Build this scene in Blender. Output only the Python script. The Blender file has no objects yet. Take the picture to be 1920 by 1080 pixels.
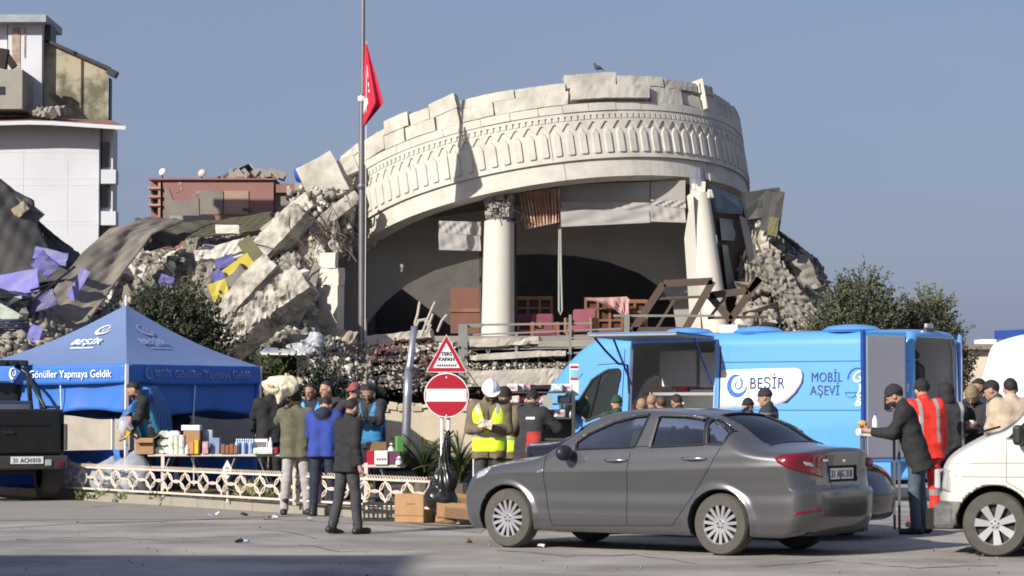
import bpy, math, random
import numpy as np
from mathutils import Matrix, Vector, Euler

# ------------------------------------------------------------------ camera, world, sun, exposure
SC = bpy.context.scene
COL = SC.collection
FPX, CAMH, HOR = 4900.0, 1.5, 763.0          # focal length in photo pixels, eye height, horizon row (1920x1080)
PITCH = math.atan((HOR - 540) / FPX)
cam_d = bpy.data.cameras.new("camera")
cam = bpy.data.objects.new("camera", cam_d)
COL.objects.link(cam)
cam_d.sensor_width = 36.0
cam_d.lens = 36.0 * FPX / 1920.0
cam_d.clip_start, cam_d.clip_end = 0.5, 2000.0
cam.location = (0, 0, CAMH)
cam.rotation_euler = (math.pi / 2 + PITCH, 0, 0)
SC.camera = cam

SUN_AZ, SUN_EL = math.radians(42), math.radians(27)    # sun stands behind the camera to the left
W = bpy.data.worlds.new("World")
SC.world = W
W.use_nodes = True
wn, wl = W.node_tree.nodes, W.node_tree.links
bg = wn["Background"]
skyt = wn.new("ShaderNodeTexSky")
skyt.sky_type = 'NISHITA'
skyt.sun_disc = False
skyt.sun_elevation = SUN_EL
skyt.sun_rotation = math.pi + SUN_AZ
skyt.altitude = 50
skyt.air_density, skyt.dust_density, skyt.ozone_density = 1.0, 2.5, 2.0
hz = wn.new("ShaderNodeMix"); hz.data_type = 'RGBA'; hz.blend_type = 'MIX'
hz.inputs[0].default_value = 0.74
hz.inputs[7].default_value = (1.56, 1.88, 3.02, 1)        # even thin haze veil over the whole sky
cl_n = wn.new("ShaderNodeTexNoise"); cl_n.inputs["Scale"].default_value = 2.2; cl_n.inputs["Detail"].default_value = 4; cl_m = wn.new("ShaderNodeMapping"); cl_m.inputs["Scale"].default_value = (1, 1, 5)
cl_t = wn.new("ShaderNodeTexCoord"); cl_r = wn.new("ShaderNodeMapRange"); cl_r.inputs[3].default_value = 0.62; cl_r.inputs[4].default_value = 0.86
wl.new(cl_t.outputs["Generated"], cl_m.inputs[0]); wl.new(cl_m.outputs[0], cl_n.inputs["Vector"]); wl.new(cl_n.outputs["Fac"], cl_r.inputs[0]); wl.new(cl_r.outputs[0], hz.inputs[0])
wl.new(skyt.outputs[0], hz.inputs[6])
wl.new(hz.outputs[2], bg.inputs[0])
bg.inputs[1].default_value = 0.10

SUN_DIR = Vector((math.sin(SUN_AZ) * math.cos(SUN_EL), math.cos(SUN_AZ) * math.cos(SUN_EL), -math.sin(SUN_EL)))
sun_d = bpy.data.lights.new("sun", 'SUN')
sun_d.energy, sun_d.angle, sun_d.color = 4.2, math.radians(0.53), (1.0, 0.94, 0.84)
sun = bpy.data.objects.new("sun", sun_d)
COL.objects.link(sun)
sun.location = (-20, -20, 30)
sun.rotation_euler = SUN_DIR.to_track_quat('-Z', 'Y').to_euler()
vs = SC.view_settings
vs.view_transform, vs.look, vs.exposure, vs.gamma, vs.use_curve_mapping = 'Standard', 'None', 0.55, 1.0, False
SC.cycles.max_bounces = 6
SC.cycles.filter_width = 1.75
SC.cycles.transparent_max_bounces = 12

# ------------------------------------------------------------------ pixel <-> world
CP, SP = math.cos(PITCH), math.sin(PITCH)
def ray(px, py):
    u, v = (px - 960) / FPX, (540 - py) / FPX
    return np.array([u, CP - v * SP, SP + v * CP])
def P(px, py, Y):
    d = ray(px, py)
    t = Y / d[1]
    return np.array([d[0] * t, Y, CAMH + d[2] * t])
def G(px, py, z=0.0):
    d = ray(px, py)
    t = (z - CAMH) / d[2]
    return np.array([d[0] * t, d[1] * t, z])
def PXM(Y): return FPX / Y        # pixels per metre

rnd = random.Random(7)
RNG = np.random.default_rng(11)

# ------------------------------------------------------------------ materials
def lin(c):
    return tuple((v / 255 / 12.92 if v / 255 <= 0.04045 else ((v / 255 + 0.055) / 1.055) ** 2.4) for v in c)
MATS = {}
def mat(name, col, rough=0.8, metal=0.0, var=0.12, scale=3.0, bump=0.0, bscale=30.0, col2=None, spec=0.5, coat=0.0,
        thr=None, sheen=0.0, detail=5.0):
    """Principled material, base colour broken up by noise between col and col2 (or col lightened/darkened by var)."""
    if name in MATS: return MATS[name]
    m = bpy.data.materials.new(name); m.use_nodes = True
    n, l = m.node_tree.nodes, m.node_tree.links
    b = n["Principled BSDF"]
    b.inputs["Roughness"].default_value = rough
    b.inputs["Metallic"].default_value = metal
    b.inputs["Specular IOR Level"].default_value = spec
    if coat: b.inputs["Coat Weight"].default_value = coat; b.inputs["Coat Roughness"].default_value = 0.04
    if sheen: b.inputs["Sheen Weight"].default_value = sheen
    geo = n.new("ShaderNodeNewGeometry")
    if var or col2:
        t = n.new("ShaderNodeTexNoise"); t.inputs["Scale"].default_value = scale; t.inputs["Detail"].default_value = detail
        t.inputs["Roughness"].default_value = 0.6
        l.new(geo.outputs["Position"], t.inputs["Vector"])
        r = n.new("ShaderNodeValToRGB")
        lo, hi = thr if thr else (0.3, 0.7)
        r.color_ramp.elements[0].position, r.color_ramp.elements[1].position = lo, hi
        a = tuple(c * (1 - var) for c in col)
        z = tuple(min(1, c * (1 + var)) for c in col) if col2 is None else tuple(col2)
        r.color_ramp.elements[0].color = (*a, 1); r.color_ramp.elements[1].color = (*z, 1)
        l.new(t.outputs["Fac"], r.inputs["Fac"]); l.new(r.outputs["Color"], b.inputs["Base Color"])
    else:
        b.inputs["Base Color"].default_value = (*col, 1)
    if bump:
        t2 = n.new("ShaderNodeTexNoise"); t2.inputs["Scale"].default_value = bscale; t2.inputs["Detail"].default_value = 6
        l.new(geo.outputs["Position"], t2.inputs["Vector"])
        bp = n.new("ShaderNodeBump"); bp.inputs["Strength"].default_value = bump; bp.inputs["Distance"].default_value = 0.02
        l.new(t2.outputs["Fac"], bp.inputs["Height"]); l.new(bp.outputs["Normal"], b.inputs["Normal"])
    MATS[name] = m
    return m
def glass(name, tint=(0.45, 0.52, 0.5), refl=1.0):
    if name in MATS: return MATS[name]
    m = bpy.data.materials.new(name); m.use_nodes = True
    n, l = m.node_tree.nodes, m.node_tree.links
    n.remove(n["Principled BSDF"])
    t = n.new("ShaderNodeBsdfTransparent"); t.inputs[0].default_value = (*tint, 1)
    g = n.new("ShaderNodeBsdfGlossy"); g.inputs["Roughness"].default_value = 0.02
    f = n.new("ShaderNodeFresnel"); f.inputs["IOR"].default_value = 1.5
    k = n.new("ShaderNodeMath"); k.operation = 'MULTIPLY_ADD'; k.inputs[1].default_value = refl; k.inputs[2].default_value = 0.03
    mx = n.new("ShaderNodeMixShader")
    l.new(f.outputs[0], k.inputs[0]); l.new(k.outputs[0], mx.inputs[0]); l.new(t.outputs[0], mx.inputs[1]); l.new(g.outputs[0], mx.inputs[2])
    l.new(mx.outputs[0], n["Material Output"].inputs[0])
    MATS[name] = m
    return m
def film(name, tint=(0.8, 0.82, 0.85), amount=0.45):
    """Thin crumpled clear plastic."""
    if name in MATS: return MATS[name]
    m = bpy.data.materials.new(name); m.use_nodes = True
    n, l = m.node_tree.nodes, m.node_tree.links
    b = n["Principled BSDF"]
    b.inputs["Base Color"].default_value = (*tint, 1); b.inputs["Roughness"].default_value = 0.25
    t = n.new("ShaderNodeBsdfTransparent"); mx = n.new("ShaderNodeMixShader"); mx.inputs[0].default_value = amount
    l.new(t.outputs[0], mx.inputs[1]); l.new(b.outputs[0], mx.inputs[2]); l.new(mx.outputs[0], n["Material Output"].inputs[0])
    MATS[name] = m
    return m

# ------------------------------------------------------------------ objects
def empty(name, loc, rz=0.0):
    o = bpy.data.objects.new(name, None); COL.objects.link(o)
    o.location = loc; o.rotation_euler = (0, 0, rz); o.empty_display_size = 0.2
    return o
def tag(o, label=None, cat=None, group=None, kind=None):
    if label: o["label"] = label
    if cat: o["category"] = cat
    if group: o["group"] = group
    if kind: o["kind"] = kind
    return o
def thing(name, label, cat, loc=(0, 0, 0), rz=0.0, group=None):
    o = empty(name, tuple(float(v) for v in loc), rz)
    return tag(o, label, cat, group, "thing")
def mesh_np(name, V, F, smooth=False):
    """V (n,3); F list of arrays of faces (k,3)/(k,4)."""
    me = bpy.data.meshes.new(name)
    V = np.asarray(V, np.float32)
    if not isinstance(F, list): F = [F]
    F = [np.asarray(f, np.int32) for f in F if len(f)]
    loops = np.concatenate([f.ravel() for f in F]) if F else np.zeros(0, np.int32)
    tot = np.concatenate([np.full(len(f), f.shape[1], np.int32) for f in F]) if F else np.zeros(0, np.int32)
    st = np.concatenate([[0], np.cumsum(tot)[:-1]]).astype(np.int32) if len(tot) else tot
    me.vertices.add(len(V)); me.vertices.foreach_set("co", V.ravel())
    me.loops.add(len(loops)); me.loops.foreach_set("vertex_index", loops)
    me.polygons.add(len(tot)); me.polygons.foreach_set("loop_start", st); me.polygons.foreach_set("loop_total", tot)
    if smooth: me.polygons.foreach_set("use_smooth", np.ones(len(tot), bool))
    me.update(calc_edges=True); me.validate()
    return me
def link(name, me, m=None, parent=None, loc=None):
    o = bpy.data.objects.new(name, me); COL.objects.link(o)
    if m is not None:
        for k in (m if isinstance(m, (list, tuple)) else [m]): me.materials.append(k)
    if parent is not None: o.parent = parent
    if loc is not None: o.location = loc
    return o
def frame_inv(o):
    M = Matrix.Identity(4)
    while o is not None:
        M = (Matrix.Translation(o.location) @ o.rotation_euler.to_matrix().to_4x4()) @ M
        o = o.parent
    return M.inverted()
def copy_tree(o, parent=None):
    c = o.copy(); COL.objects.link(c)
    if parent is not None: c.parent = parent
    for ch in list(o.children): copy_tree(ch, c)
    return c
def rotm(rx=0, ry=0, rz=0, deg=True):
    if deg: rx, ry, rz = map(math.radians, (rx, ry, rz))
    return np.array(Euler((rx, ry, rz), 'XYZ').to_matrix())
def basis(d, up=(0, 0, 1)):
    d = np.asarray(d, float); d = d / (np.linalg.norm(d) + 1e-9)
    up = np.asarray(up, float)
    if abs(d @ up) > 0.98: up = np.array([0, 1.0, 0])
    a = np.cross(up, d); a /= np.linalg.norm(a)
    return a, np.cross(d, a), d
BOXF = [(0, 3, 2, 1), (4, 5, 6, 7), (0, 1, 5, 4), (1, 2, 6, 5), (2, 3, 7, 6), (3, 0, 4, 7)]
BOXV = np.array([(-1, -1, -1), (1, -1, -1), (1, 1, -1), (-1, 1, -1), (-1, -1, 1), (1, -1, 1), (1, 1, 1), (-1, 1, 1)], float) / 2
def rocky(o, amt=.05, target=.16, seed=0, f=5.0, maxv=2500):
    """break a clean block into a ragged one: subdivide to about target edge length, then displace with layered noise."""
    import bmesh
    bm = bmesh.new(); bm.from_mesh(o.data)
    for _ in range(6):
        ed = [e for e in bm.edges if e.calc_length() > target]
        if not ed or len(bm.verts) > maxv: break
        bmesh.ops.subdivide_edges(bm, edges=ed, cuts=1, use_grid_fill=True)
    bmesh.ops.triangulate(bm, faces=[q for q in bm.faces if len(q.verts) > 4])
    bm.normal_update()
    V = np.array([v.co[:] for v in bm.verts]); N = np.array([v.normal[:] for v in bm.verts])
    d = vnoise(*V.T, seed, 6, f) + .30 * vnoise(*V.T, seed + 1, 9, f * 3.3) + .22 * np.random.default_rng(seed).normal(size=len(V))
    d = np.where(d > .25, .25 + (d - .25) * .2, d)            # flat faces with bites taken out
    V = V + N * (d * amt)[:, None] + np.stack([vnoise(*V.T, seed + k, 4, f * 1.5) for k in (5, 6, 7)], 1) * amt * .35
    for v, c in zip(bm.verts, V): v.co = c
    bm.to_mesh(o.data); bm.free(); o.data.update()
    return o
class MB:
    def __init__(s): s.v = []; s.f = []; s.mi = []; s.cur = 0
    def add(s, V, F):
        n = len(s.v); s.v.extend([tuple(map(float, p)) for p in V]); s.f.extend([tuple(i + n for i in q) for q in F]); s.mi.extend([s.cur] * len(F))
        return s
    def box(s, c, size, R=None):
        V = BOXV * np.asarray(size, float)
        if R is not None: V = V @ np.asarray(R).T
        return s.add(V + np.asarray(c, float), BOXF)
    def bar(s, a, b, w, h=None, up=(0, 0, 1)):
        a = np.asarray(a, float); b = np.asarray(b, float); h = h or w
        x, y, d = basis(b - a, up); V = []
        for p in (a, b):
            for q, r in ((-1, -1), (1, -1), (1, 1), (-1, 1)): V.append(p + x * q * w / 2 + y * r * h / 2)
        return s.add(V, BOXF)
    def tube(s, pts, r, n=8, caps=True, closed=False):
        pts = [np.asarray(p, float) for p in pts]; k = len(pts)
        rr = r if isinstance(r, (list, tuple, np.ndarray)) else [r] * k
        V = []; prev = None
        for i, p in enumerate(pts):
            if closed: d = pts[(i + 1) % k] - pts[i - 1]
            else: d = pts[min(i + 1, k - 1)] - pts[max(i - 1, 0)]
            x, y, d = basis(d) if prev is None else basis(d, prev)
            if prev is not None: pass
            prev = y
            for j in range(n):
                t = 2 * math.pi * j / n; V.append(p + (x * math.cos(t) + y * math.sin(t)) * rr[i])
        F = []
        for i in range(k if closed else k - 1):
            a, b = i * n, ((i + 1) % k) * n
            for j in range(n): F.append((a + j, a + (j + 1) % n, b + (j + 1) % n, b + j))
        if caps and not closed: F.append(tuple(range(n))[::-1]); F.append(tuple((k - 1) * n + j for j in range(n)))
        return s.add(V, F)
    def lathe(s, prof, n=24, c=(0, 0, 0), axis='z', R=None, caps=True):
        V = []
        for r, z in prof:
            for j in range(n):
                t = 2 * math.pi * j / n
                p = (r * math.cos(t), r * math.sin(t), z)
                if axis == 'y': p = (p[0], p[2], p[1])
                if axis == 'x': p = (p[2], p[0], p[1])
                V.append(p)
        V = np.array(V)
        if R is not None: V = V @ np.asarray(R).T
        V = V + np.asarray(c, float); F = []
        flip = axis == 'y'
        for i in range(len(prof) - 1):
            for j in range(n):
                q = (i * n + j, i * n + (j + 1) % n, (i + 1) * n + (j + 1) % n, (i + 1) * n + j)
                F.append(q[::-1] if flip else q)
        if caps and prof[0][0] > 1e-6: F.append(tuple(range(n)) if flip else tuple(range(n))[::-1])
        if caps and prof[-1][0] > 1e-6:
            q = tuple((len(prof) - 1) * n + j for j in range(n)); F.append(q[::-1] if flip else q)
        return s.add(V, F)
    def ell(s, c, r, nu=14, nv=9, R=None):
        V = []; 
        for i in range(nv + 1):
            ph = math.pi * i / nv
            for j in range(nu):
                t = 2 * math.pi * j / nu
                V.append((math.sin(ph) * math.cos(t), math.sin(ph) * math.sin(t), math.cos(ph)))
        V = np.array(V) * np.asarray(r, float)
        if R is not None: V = V @ np.asarray(R).T
        F = [(i * nu + j, (i + 1) * nu + j, (i + 1) * nu + (j + 1) % nu, i * nu + (j + 1) % nu) for i in range(nv) for j in range(nu)]
        return s.add(V + np.asarray(c, float), F)
    def prism(s, poly, o, ex, ey, ez, d0, d1):
        """polygon (2-D, counter-clockwise seen along -ez) in plane o+x*ex+y*ey, extruded from d0 to d1 along ez."""
        o, ex, ey, ez = (np.asarray(q, float) for q in (o, ex, ey, ez)); n = len(poly)
        V = [o + ex * x + ey * y + ez * d0 for x, y in poly] + [o + ex * x + ey * y + ez * d1 for x, y in poly]
        F = [tuple(range(n))[::-1], tuple(range(n, 2 * n))] + [(i, (i + 1) % n, n + (i + 1) % n, n + i) for i in range(n)]
        return s.add(V, F)
    def quad(s, a, b, c, d): return s.add([a, b, c, d], [(0, 1, 2, 3)])
    def build(s, name, m, parent=None, smooth=False, world=False, bevel=0.0, seg=2, auto=None):
        V = np.array(s.v, float).reshape(-1, 3)
        if world and parent is not None:
            Mi = np.array(frame_inv(parent)); V = V @ Mi[:3, :3].T + Mi[:3, 3]
        me = bpy.data.meshes.new(name); me.from_pydata([tuple(p) for p in V], [], s.f)
        ms = m if isinstance(m, (list, tuple)) else [m]
        for k in ms: me.materials.append(k)
        if len(ms) > 1: me.polygons.foreach_set("material_index", s.mi)
        if bevel:
            import bmesh
            bm = bmesh.new(); bm.from_mesh(me)
            bmesh.ops.recalc_face_normals(bm, faces=bm.faces[:])
            bmesh.ops.bevel(bm, geom=bm.edges[:], offset=bevel, segments=seg, affect='EDGES', profile=0.5, clamp_overlap=True)
            bm.to_mesh(me); bm.free()
        if smooth:
            me.polygons.foreach_set("use_smooth", [True] * len(me.polygons))
            if auto is not None: me.set_sharp_from_angle(angle=math.radians(auto))
        me.update()
        o = bpy.data.objects.new(name, me); COL.objects.link(o)
        if parent is not None: o.parent = parent
        return o

def text_obj(name, s, size, m, parent, o, ex, ey, off=0.004, align='LEFT', shear=0.0, depth=0.002, bold=0.0, world=False, spacing=1.0, sx=1.0):
    """lettering laid on a plane with origin o, reading direction ex and up direction ey; the mesh stands proud by off."""
    c = bpy.data.curves.new(name, 'FONT'); c.body = s; c.size = size; c.align_x = align; c.shear = shear; c.extrude = depth; c.offset = bold
    c.space_character = spacing; c.resolution_u = 3
    t = bpy.data.objects.new(name, c); COL.objects.link(t)
    dg = bpy.context.evaluated_depsgraph_get()
    me = bpy.data.meshes.new_from_object(t.evaluated_get(dg))
    bpy.data.objects.remove(t); bpy.data.curves.remove(c)
    V = np.zeros(len(me.vertices) * 3, np.float32); me.vertices.foreach_get("co", V); V = V.reshape(-1, 3)
    ex = np.asarray(ex, float); ex = ex / np.linalg.norm(ex); ey = np.asarray(ey, float); ey = ey / np.linalg.norm(ey); ez = np.cross(ex, ey)
    Wd = np.asarray(o, float) + V[:, :1] * sx * ex + V[:, 1:2] * ey + (V[:, 2:3] + off) * ez
    if world and parent is not None:
        Mi = np.array(frame_inv(parent)); Wd = Wd @ Mi[:3, :3].T + Mi[:3, 3]
    me.vertices.foreach_set("co", Wd.astype(np.float32).ravel()); me.materials.clear(); me.materials.append(m); me.update()
    ob = bpy.data.objects.new(name, me); COL.objects.link(ob)
    if parent is not None: ob.parent = parent
    return ob

# ------------------------------------------------------------------ implicit surfaces (surface nets)
def snet(fn, lo, hi, res, proj=2):
    lo = np.asarray(lo, float); hi = np.asarray(hi, float)
    n = np.maximum(3, np.ceil((hi - lo) / res).astype(int) + 1)
    ax = [lo[i] + res * np.arange(n[i]) for i in range(3)]
    F = np.broadcast_to(fn(ax[0][:, None, None], ax[1][None, :, None], ax[2][None, None, :]), tuple(n)).astype(np.float32)
    S = F < 0
    cnt = np.zeros(tuple(n - 1), np.int8)
    for a in (0, 1):
        for b in (0, 1):
            for c in (0, 1): cnt += S[a:n[0] - 1 + a, b:n[1] - 1 + b, c:n[2] - 1 + c]
    I, J, K = np.nonzero((cnt > 0) & (cnt < 8))
    acc = np.zeros((len(I), 3)); num = np.zeros(len(I))
    corner = lambda a, b, c: F[I + a, J + b, K + c]
    E = []
    for a in (0, 1):
        for b in (0, 1):
            E += [((0, a, b), (1, a, b)), ((a, 0, b), (a, 1, b)), ((a, b, 0), (a, b, 1))]
    for p, q in E:
        f0, f1 = corner(*p), corner(*q); m = (f0 < 0) != (f1 < 0)
        t = np.where(m, f0 / np.where(m, f0 - f1, 1), 0)
        for d in range(3): acc[:, d] += np.where(m, p[d] + t * (q[d] - p[d]), 0)
        num += m
    V = acc / num[:, None] + np.stack([I, J, K], 1)
    V = lo + V * res
    idx = -np.ones(tuple(n - 1), np.int64); idx[I, J, K] = np.arange(len(I))
    Q = []
    for d in range(3):
        e1, e2 = [(1, 2), (2, 0), (0, 1)][d]
        sl0 = [slice(1, n[i] - 1) for i in range(3)]; sl0[d] = slice(0, n[d] - 1)
        sl1 = list(sl0); sl1[d] = slice(1, n[d])
        A, B = S[tuple(sl0)], S[tuple(sl1)]
        g = np.stack(np.nonzero(A != B), 1)
        if not len(g): continue
        inside = A[tuple(g.T)]
        off = np.array([1, 1, 1]); off[d] = 0
        g = g + off
        def cell(u, w):
            h = g.copy(); h[:, e1] -= u; h[:, e2] -= w
            return idx[tuple(h.T)]
        q = np.stack([cell(1, 1), cell(0, 1), cell(0, 0), cell(1, 0)], 1)
        q[~inside] = q[~inside][:, ::-1]
        Q.append(q)
    Q = np.concatenate(Q)
    Q = Q[(Q >= 0).all(1)]
    for _ in range(proj):
        f = fn(*V.T); g = grad(fn, V); gn = (g ** 2).sum(1)
        st = (f / np.maximum(gn, 0.15))[:, None] * g
        ln = np.linalg.norm(st, axis=1, keepdims=True); st *= np.minimum(1, res * 0.5 / np.maximum(ln, 1e-9))
        V = V - st
    return V, Q
def grad(fn, V, e=0.004):
    x, y, z = V.T
    return np.stack([(fn(x + e, y, z) - fn(x - e, y, z)), (fn(x, y + e, z) - fn(x, y - e, z)), (fn(x, y, z + e) - fn(x, y, z - e))], 1) / (2 * e)
def sdf_obj(name, fn, lo, hi, res, m, parent=None, normals=True, loc=None):
    V, Q = snet(fn, lo, hi, res)
    me = mesh_np(name, V, Q, True)
    if normals and len(me.vertices) == len(V):
        g = grad(fn, V); g /= np.maximum(np.linalg.norm(g, axis=1, keepdims=True), 1e-6)
        me.normals_split_custom_set_from_vertices(g.astype(np.float32).tolist())
    return link(name, me, m, parent, loc)
def smax(a, b, k): 
    h = np.maximum(k - np.abs(a - b), 0) / k
    return np.maximum(a, b) + h * h * k * 0.25
def smin(a, b, k): return -smax(-a, -b, k)
def cone(x, y, z, a, b, r0, r1):
    ax, ay, az = a; dx, dy, dz = b[0] - ax, b[1] - ay, b[2] - az
    L = dx * dx + dy * dy + dz * dz + 1e-12
    t = np.clip(((x - ax) * dx + (y - ay) * dy + (z - az) * dz) / L, 0, 1)
    return np.sqrt((x - ax - t * dx) ** 2 + (y - ay - t * dy) ** 2 + (z - az - t * dz) ** 2) - (r0 + (r1 - r0) * t)
def ellf(x, y, z, c, r):
    k = np.sqrt(((x - c[0]) / r[0]) ** 2 + ((y - c[1]) / r[1]) ** 2 + ((z - c[2]) / r[2]) ** 2)
    return (k - 1) * min(r)
def rboxf(x, y, z, c, h, r=0.02):
    qx, qy, qz = np.abs(x - c[0]) - h[0] + r, np.abs(y - c[1]) - h[1] + r, np.abs(z - c[2]) - h[2] + r
    return np.sqrt(np.maximum(qx, 0) ** 2 + np.maximum(qy, 0) ** 2 + np.maximum(qz, 0) ** 2) + np.minimum(np.maximum(qx, np.maximum(qy, qz)), 0) - r
def polyf(x, y, pts):
    """signed distance to a 2-D polygon (negative inside)."""
    pts = np.asarray(pts, float); n = len(pts)
    d = np.full(np.broadcast(x, y).shape, 1e9); s = np.ones(d.shape)
    for i in range(n):
        a, b = pts[i], pts[i - 1]; ex, ey = b - a
        wx, wy = x - a[0], y - a[1]
        t = np.clip((wx * ex + wy * ey) / (ex * ex + ey * ey + 1e-12), 0, 1)
        d = np.minimum(d, (wx - ex * t) ** 2 + (wy - ey * t) ** 2)
        c1, c2, c3 = y >= a[1], y < b[1], ex * wy > ey * wx
        flip = (c1 & c2 & c3) | (~c1 & ~c2 & ~c3)
        s = np.where(flip, -s, s)
    return s * np.sqrt(d)
def pchip(xs, ys):
    xs, ys = np.asarray(xs, float), np.asarray(ys, float)
    h = np.diff(xs); dl = np.diff(ys) / h; m = np.zeros(len(xs)); m[0], m[-1] = dl[0], dl[-1]
    for i in range(1, len(xs) - 1):
        if dl[i - 1] * dl[i] > 0:
            w1, w2 = 2 * h[i] + h[i - 1], h[i] + 2 * h[i - 1]; m[i] = (w1 + w2) / (w1 / dl[i - 1] + w2 / dl[i])
    def fn(x):
        x = np.clip(x, xs[0], xs[-1]); i = np.clip(np.searchsorted(xs, x, side='right') - 1, 0, len(xs) - 2)
        t = (x - xs[i]) / h[i]; t2, t3 = t * t, t * t * t
        return (2 * t3 - 3 * t2 + 1) * ys[i] + (t3 - 2 * t2 + t) * h[i] * m[i] + (-2 * t3 + 3 * t2) * ys[i + 1] + (t3 - t2) * h[i] * m[i + 1]
    return fn
def castf(fn, o, d, smax_=1.5, n=60, off=0.0):
    """first surface hit of fn-off from points o (k,3) along d."""
    o = np.asarray(o, float); d = np.asarray(d, float); d = d / np.linalg.norm(d)
    t0 = np.zeros(len(o)); hit = np.zeros(len(o), bool); tl = np.zeros(len(o)); th = np.full(len(o), smax_)
    prev = np.zeros(len(o))
    for i in range(1, n + 1):
        t = smax_ * i / n; p = o + d * t; v = fn(*p.T) - off
        new = (v < 0) & ~hit; tl[new], th[new] = smax_ * (i - 1) / n, t; hit |= new
    for _ in range(14):
        tm = (tl + th) / 2; v = fn(*(o + d * tm[:, None]).T) - off
        th = np.where(v < 0, tm, th); tl = np.where(v < 0, tl, tm)
    return o + d * th[:, None], hit
def fillpoly(poly, step):
    """points + triangles filling a 2-D polygon with edge length about step (constrained grid by Blender's tessellator + subdivision)."""
    import bmesh
    bm = bmesh.new(); vv = [bm.verts.new((x, y, 0)) for x, y in poly]; bm.faces.new(vv)
    bmesh.ops.triangulate(bm, faces=bm.faces[:])
    for _ in range(6):
        ed = [e for e in bm.edges if e.calc_length() > step]
        if not ed: break
        bmesh.ops.subdivide_edges(bm, edges=ed, cuts=1, use_grid_fill=False)
        bmesh.ops.triangulate(bm, faces=[f for f in bm.faces if len(f.verts) > 3])
    V = np.array([v.co[:2] for v in bm.verts]); bm.verts.index_update(); F = np.array([[v.index for v in f.verts] for f in bm.faces]); bm.free()
    return V, F
def vnoise(x, y, z, seed=0, n=5, f=6.0):
    r = np.random.default_rng(seed); o = 0
    for i in range(n):
        k = r.normal(size=3); k *= f * (0.6 + 0.9 * r.random()) / np.linalg.norm(k)
        o = o + np.sin(x * k[0] + y * k[1] + z * k[2] + r.random() * 6.3)
    return o / n
# ================================================================== SETTING
m_road = mat("dusty_asphalt", (0.235, 0.212, 0.195), 0.9, var=0.2, scale=0.5, col2=(0.375, 0.342, 0.312), thr=(.36, .62), bump=0.3, bscale=45, detail=8)
m_gutter = mat("gutter_concrete", (0.33, 0.30, 0.27), 0.92, scale=1.3, col2=(0.25, 0.225, 0.20), bump=0.3, bscale=30)
m_crack = mat("joint_dirt", (0.09, 0.08, 0.075), 0.95, var=0.3, scale=3)
m_kerb = mat("kerb_concrete", (0.36, 0.33, 0.27), 0.9, scale=2.5, col2=(0.26, 0.24, 0.20), bump=0.4, bscale=25)
m_soil = mat("dark_soil", (0.075, 0.05, 0.038), 1.0, scale=3, col2=(0.14, 0.105, 0.08), bump=0.8, bscale=14)

def sheet(name, pts, z, m, sub=0):
    b = MB(); b.add([(x, y, z) for x, y in pts], [tuple(range(len(pts)))])
    return tag(b.build(name, m), kind="structure")
sheet("ground", [(-900, -200), (900, -200), (900, 1500), (-900, 1500)], -0.03, m_soil)
def gx(px, py): q = G(px, py); return (q[0], q[1])
# road: everything in front of the planter kerb; it runs on to the right behind the cars
kA, kB, kC = G(-160, 917), G(280, 946), G(905, 985)
road_pts = [(-120, -40), (120, -40), (120, 52), (7, 52), (1.2, 40), (0.3, 34.5), (kC[0] + .25, kC[1] - .05), (kB[0], kB[1] + .05), (kA[0], kA[1] + .05), (-60, kA[1] + 3)]
sheet("road", road_pts, 0.0, m_road)
ap = [G(-200, 976), G(500, 974), G(720, 985), G(900, 1000)]
sheet("gutter_apron", [tuple(a[:2]) for a in ap] + [(kC[0] + .1, kC[1] - .1), (kB[0], kB[1]), (kA[0] - 1, kA[1])], 0.004, m_gutter)
b = MB()
jl = [(-200, 994), (0, 991), (150, 982), (300, 978), (420, 973), (560, 968), (660, 969), (800, 985), (885, 990)]
for (a, c) in zip(jl[:-1], jl[1:]):
    p, q = G(*a), G(*c); n = np.array([0, 1.0, 0]); w = .05
    b.quad(p - n * w + (0, 0, .009), q - n * w + (0, 0, .009), q + n * w + (0, 0, .009), p + n * w + (0, 0, .009))
tag(b.build("gutter_joint", m_crack), kind="structure")
for k, q in enumerate(([(930, 1030), (1060, 1042), (1190, 1040), (1330, 1058)], [(30, 1012), (160, 1006), (300, 1012), (470, 1004)], [(560, 1020), (640, 1034), (800, 1030)], [(1420, 1062), (1560, 1052), (1720, 1064), (1900, 1058)], [(480, 992), (560, 1000), (600, 1012)])):
    r_ = random.Random(k); b = MB(); pts = []
    for (a, c) in zip(q[:-1], q[1:]):
        for i in range(6): u = i / 6; pts.append(G(a[0] + (c[0] - a[0]) * u, a[1] + (c[1] - a[1]) * u + r_.uniform(-1.5, 1.5), .005))
    for p, n in zip(pts[:-1], pts[1:]): w = np.array([0, r_.uniform(.012, .035), 0]); b.quad(p - w, n - w, n + w, p + w)
    tag(b.build("road_crack", m_crack), kind="structure")
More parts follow.
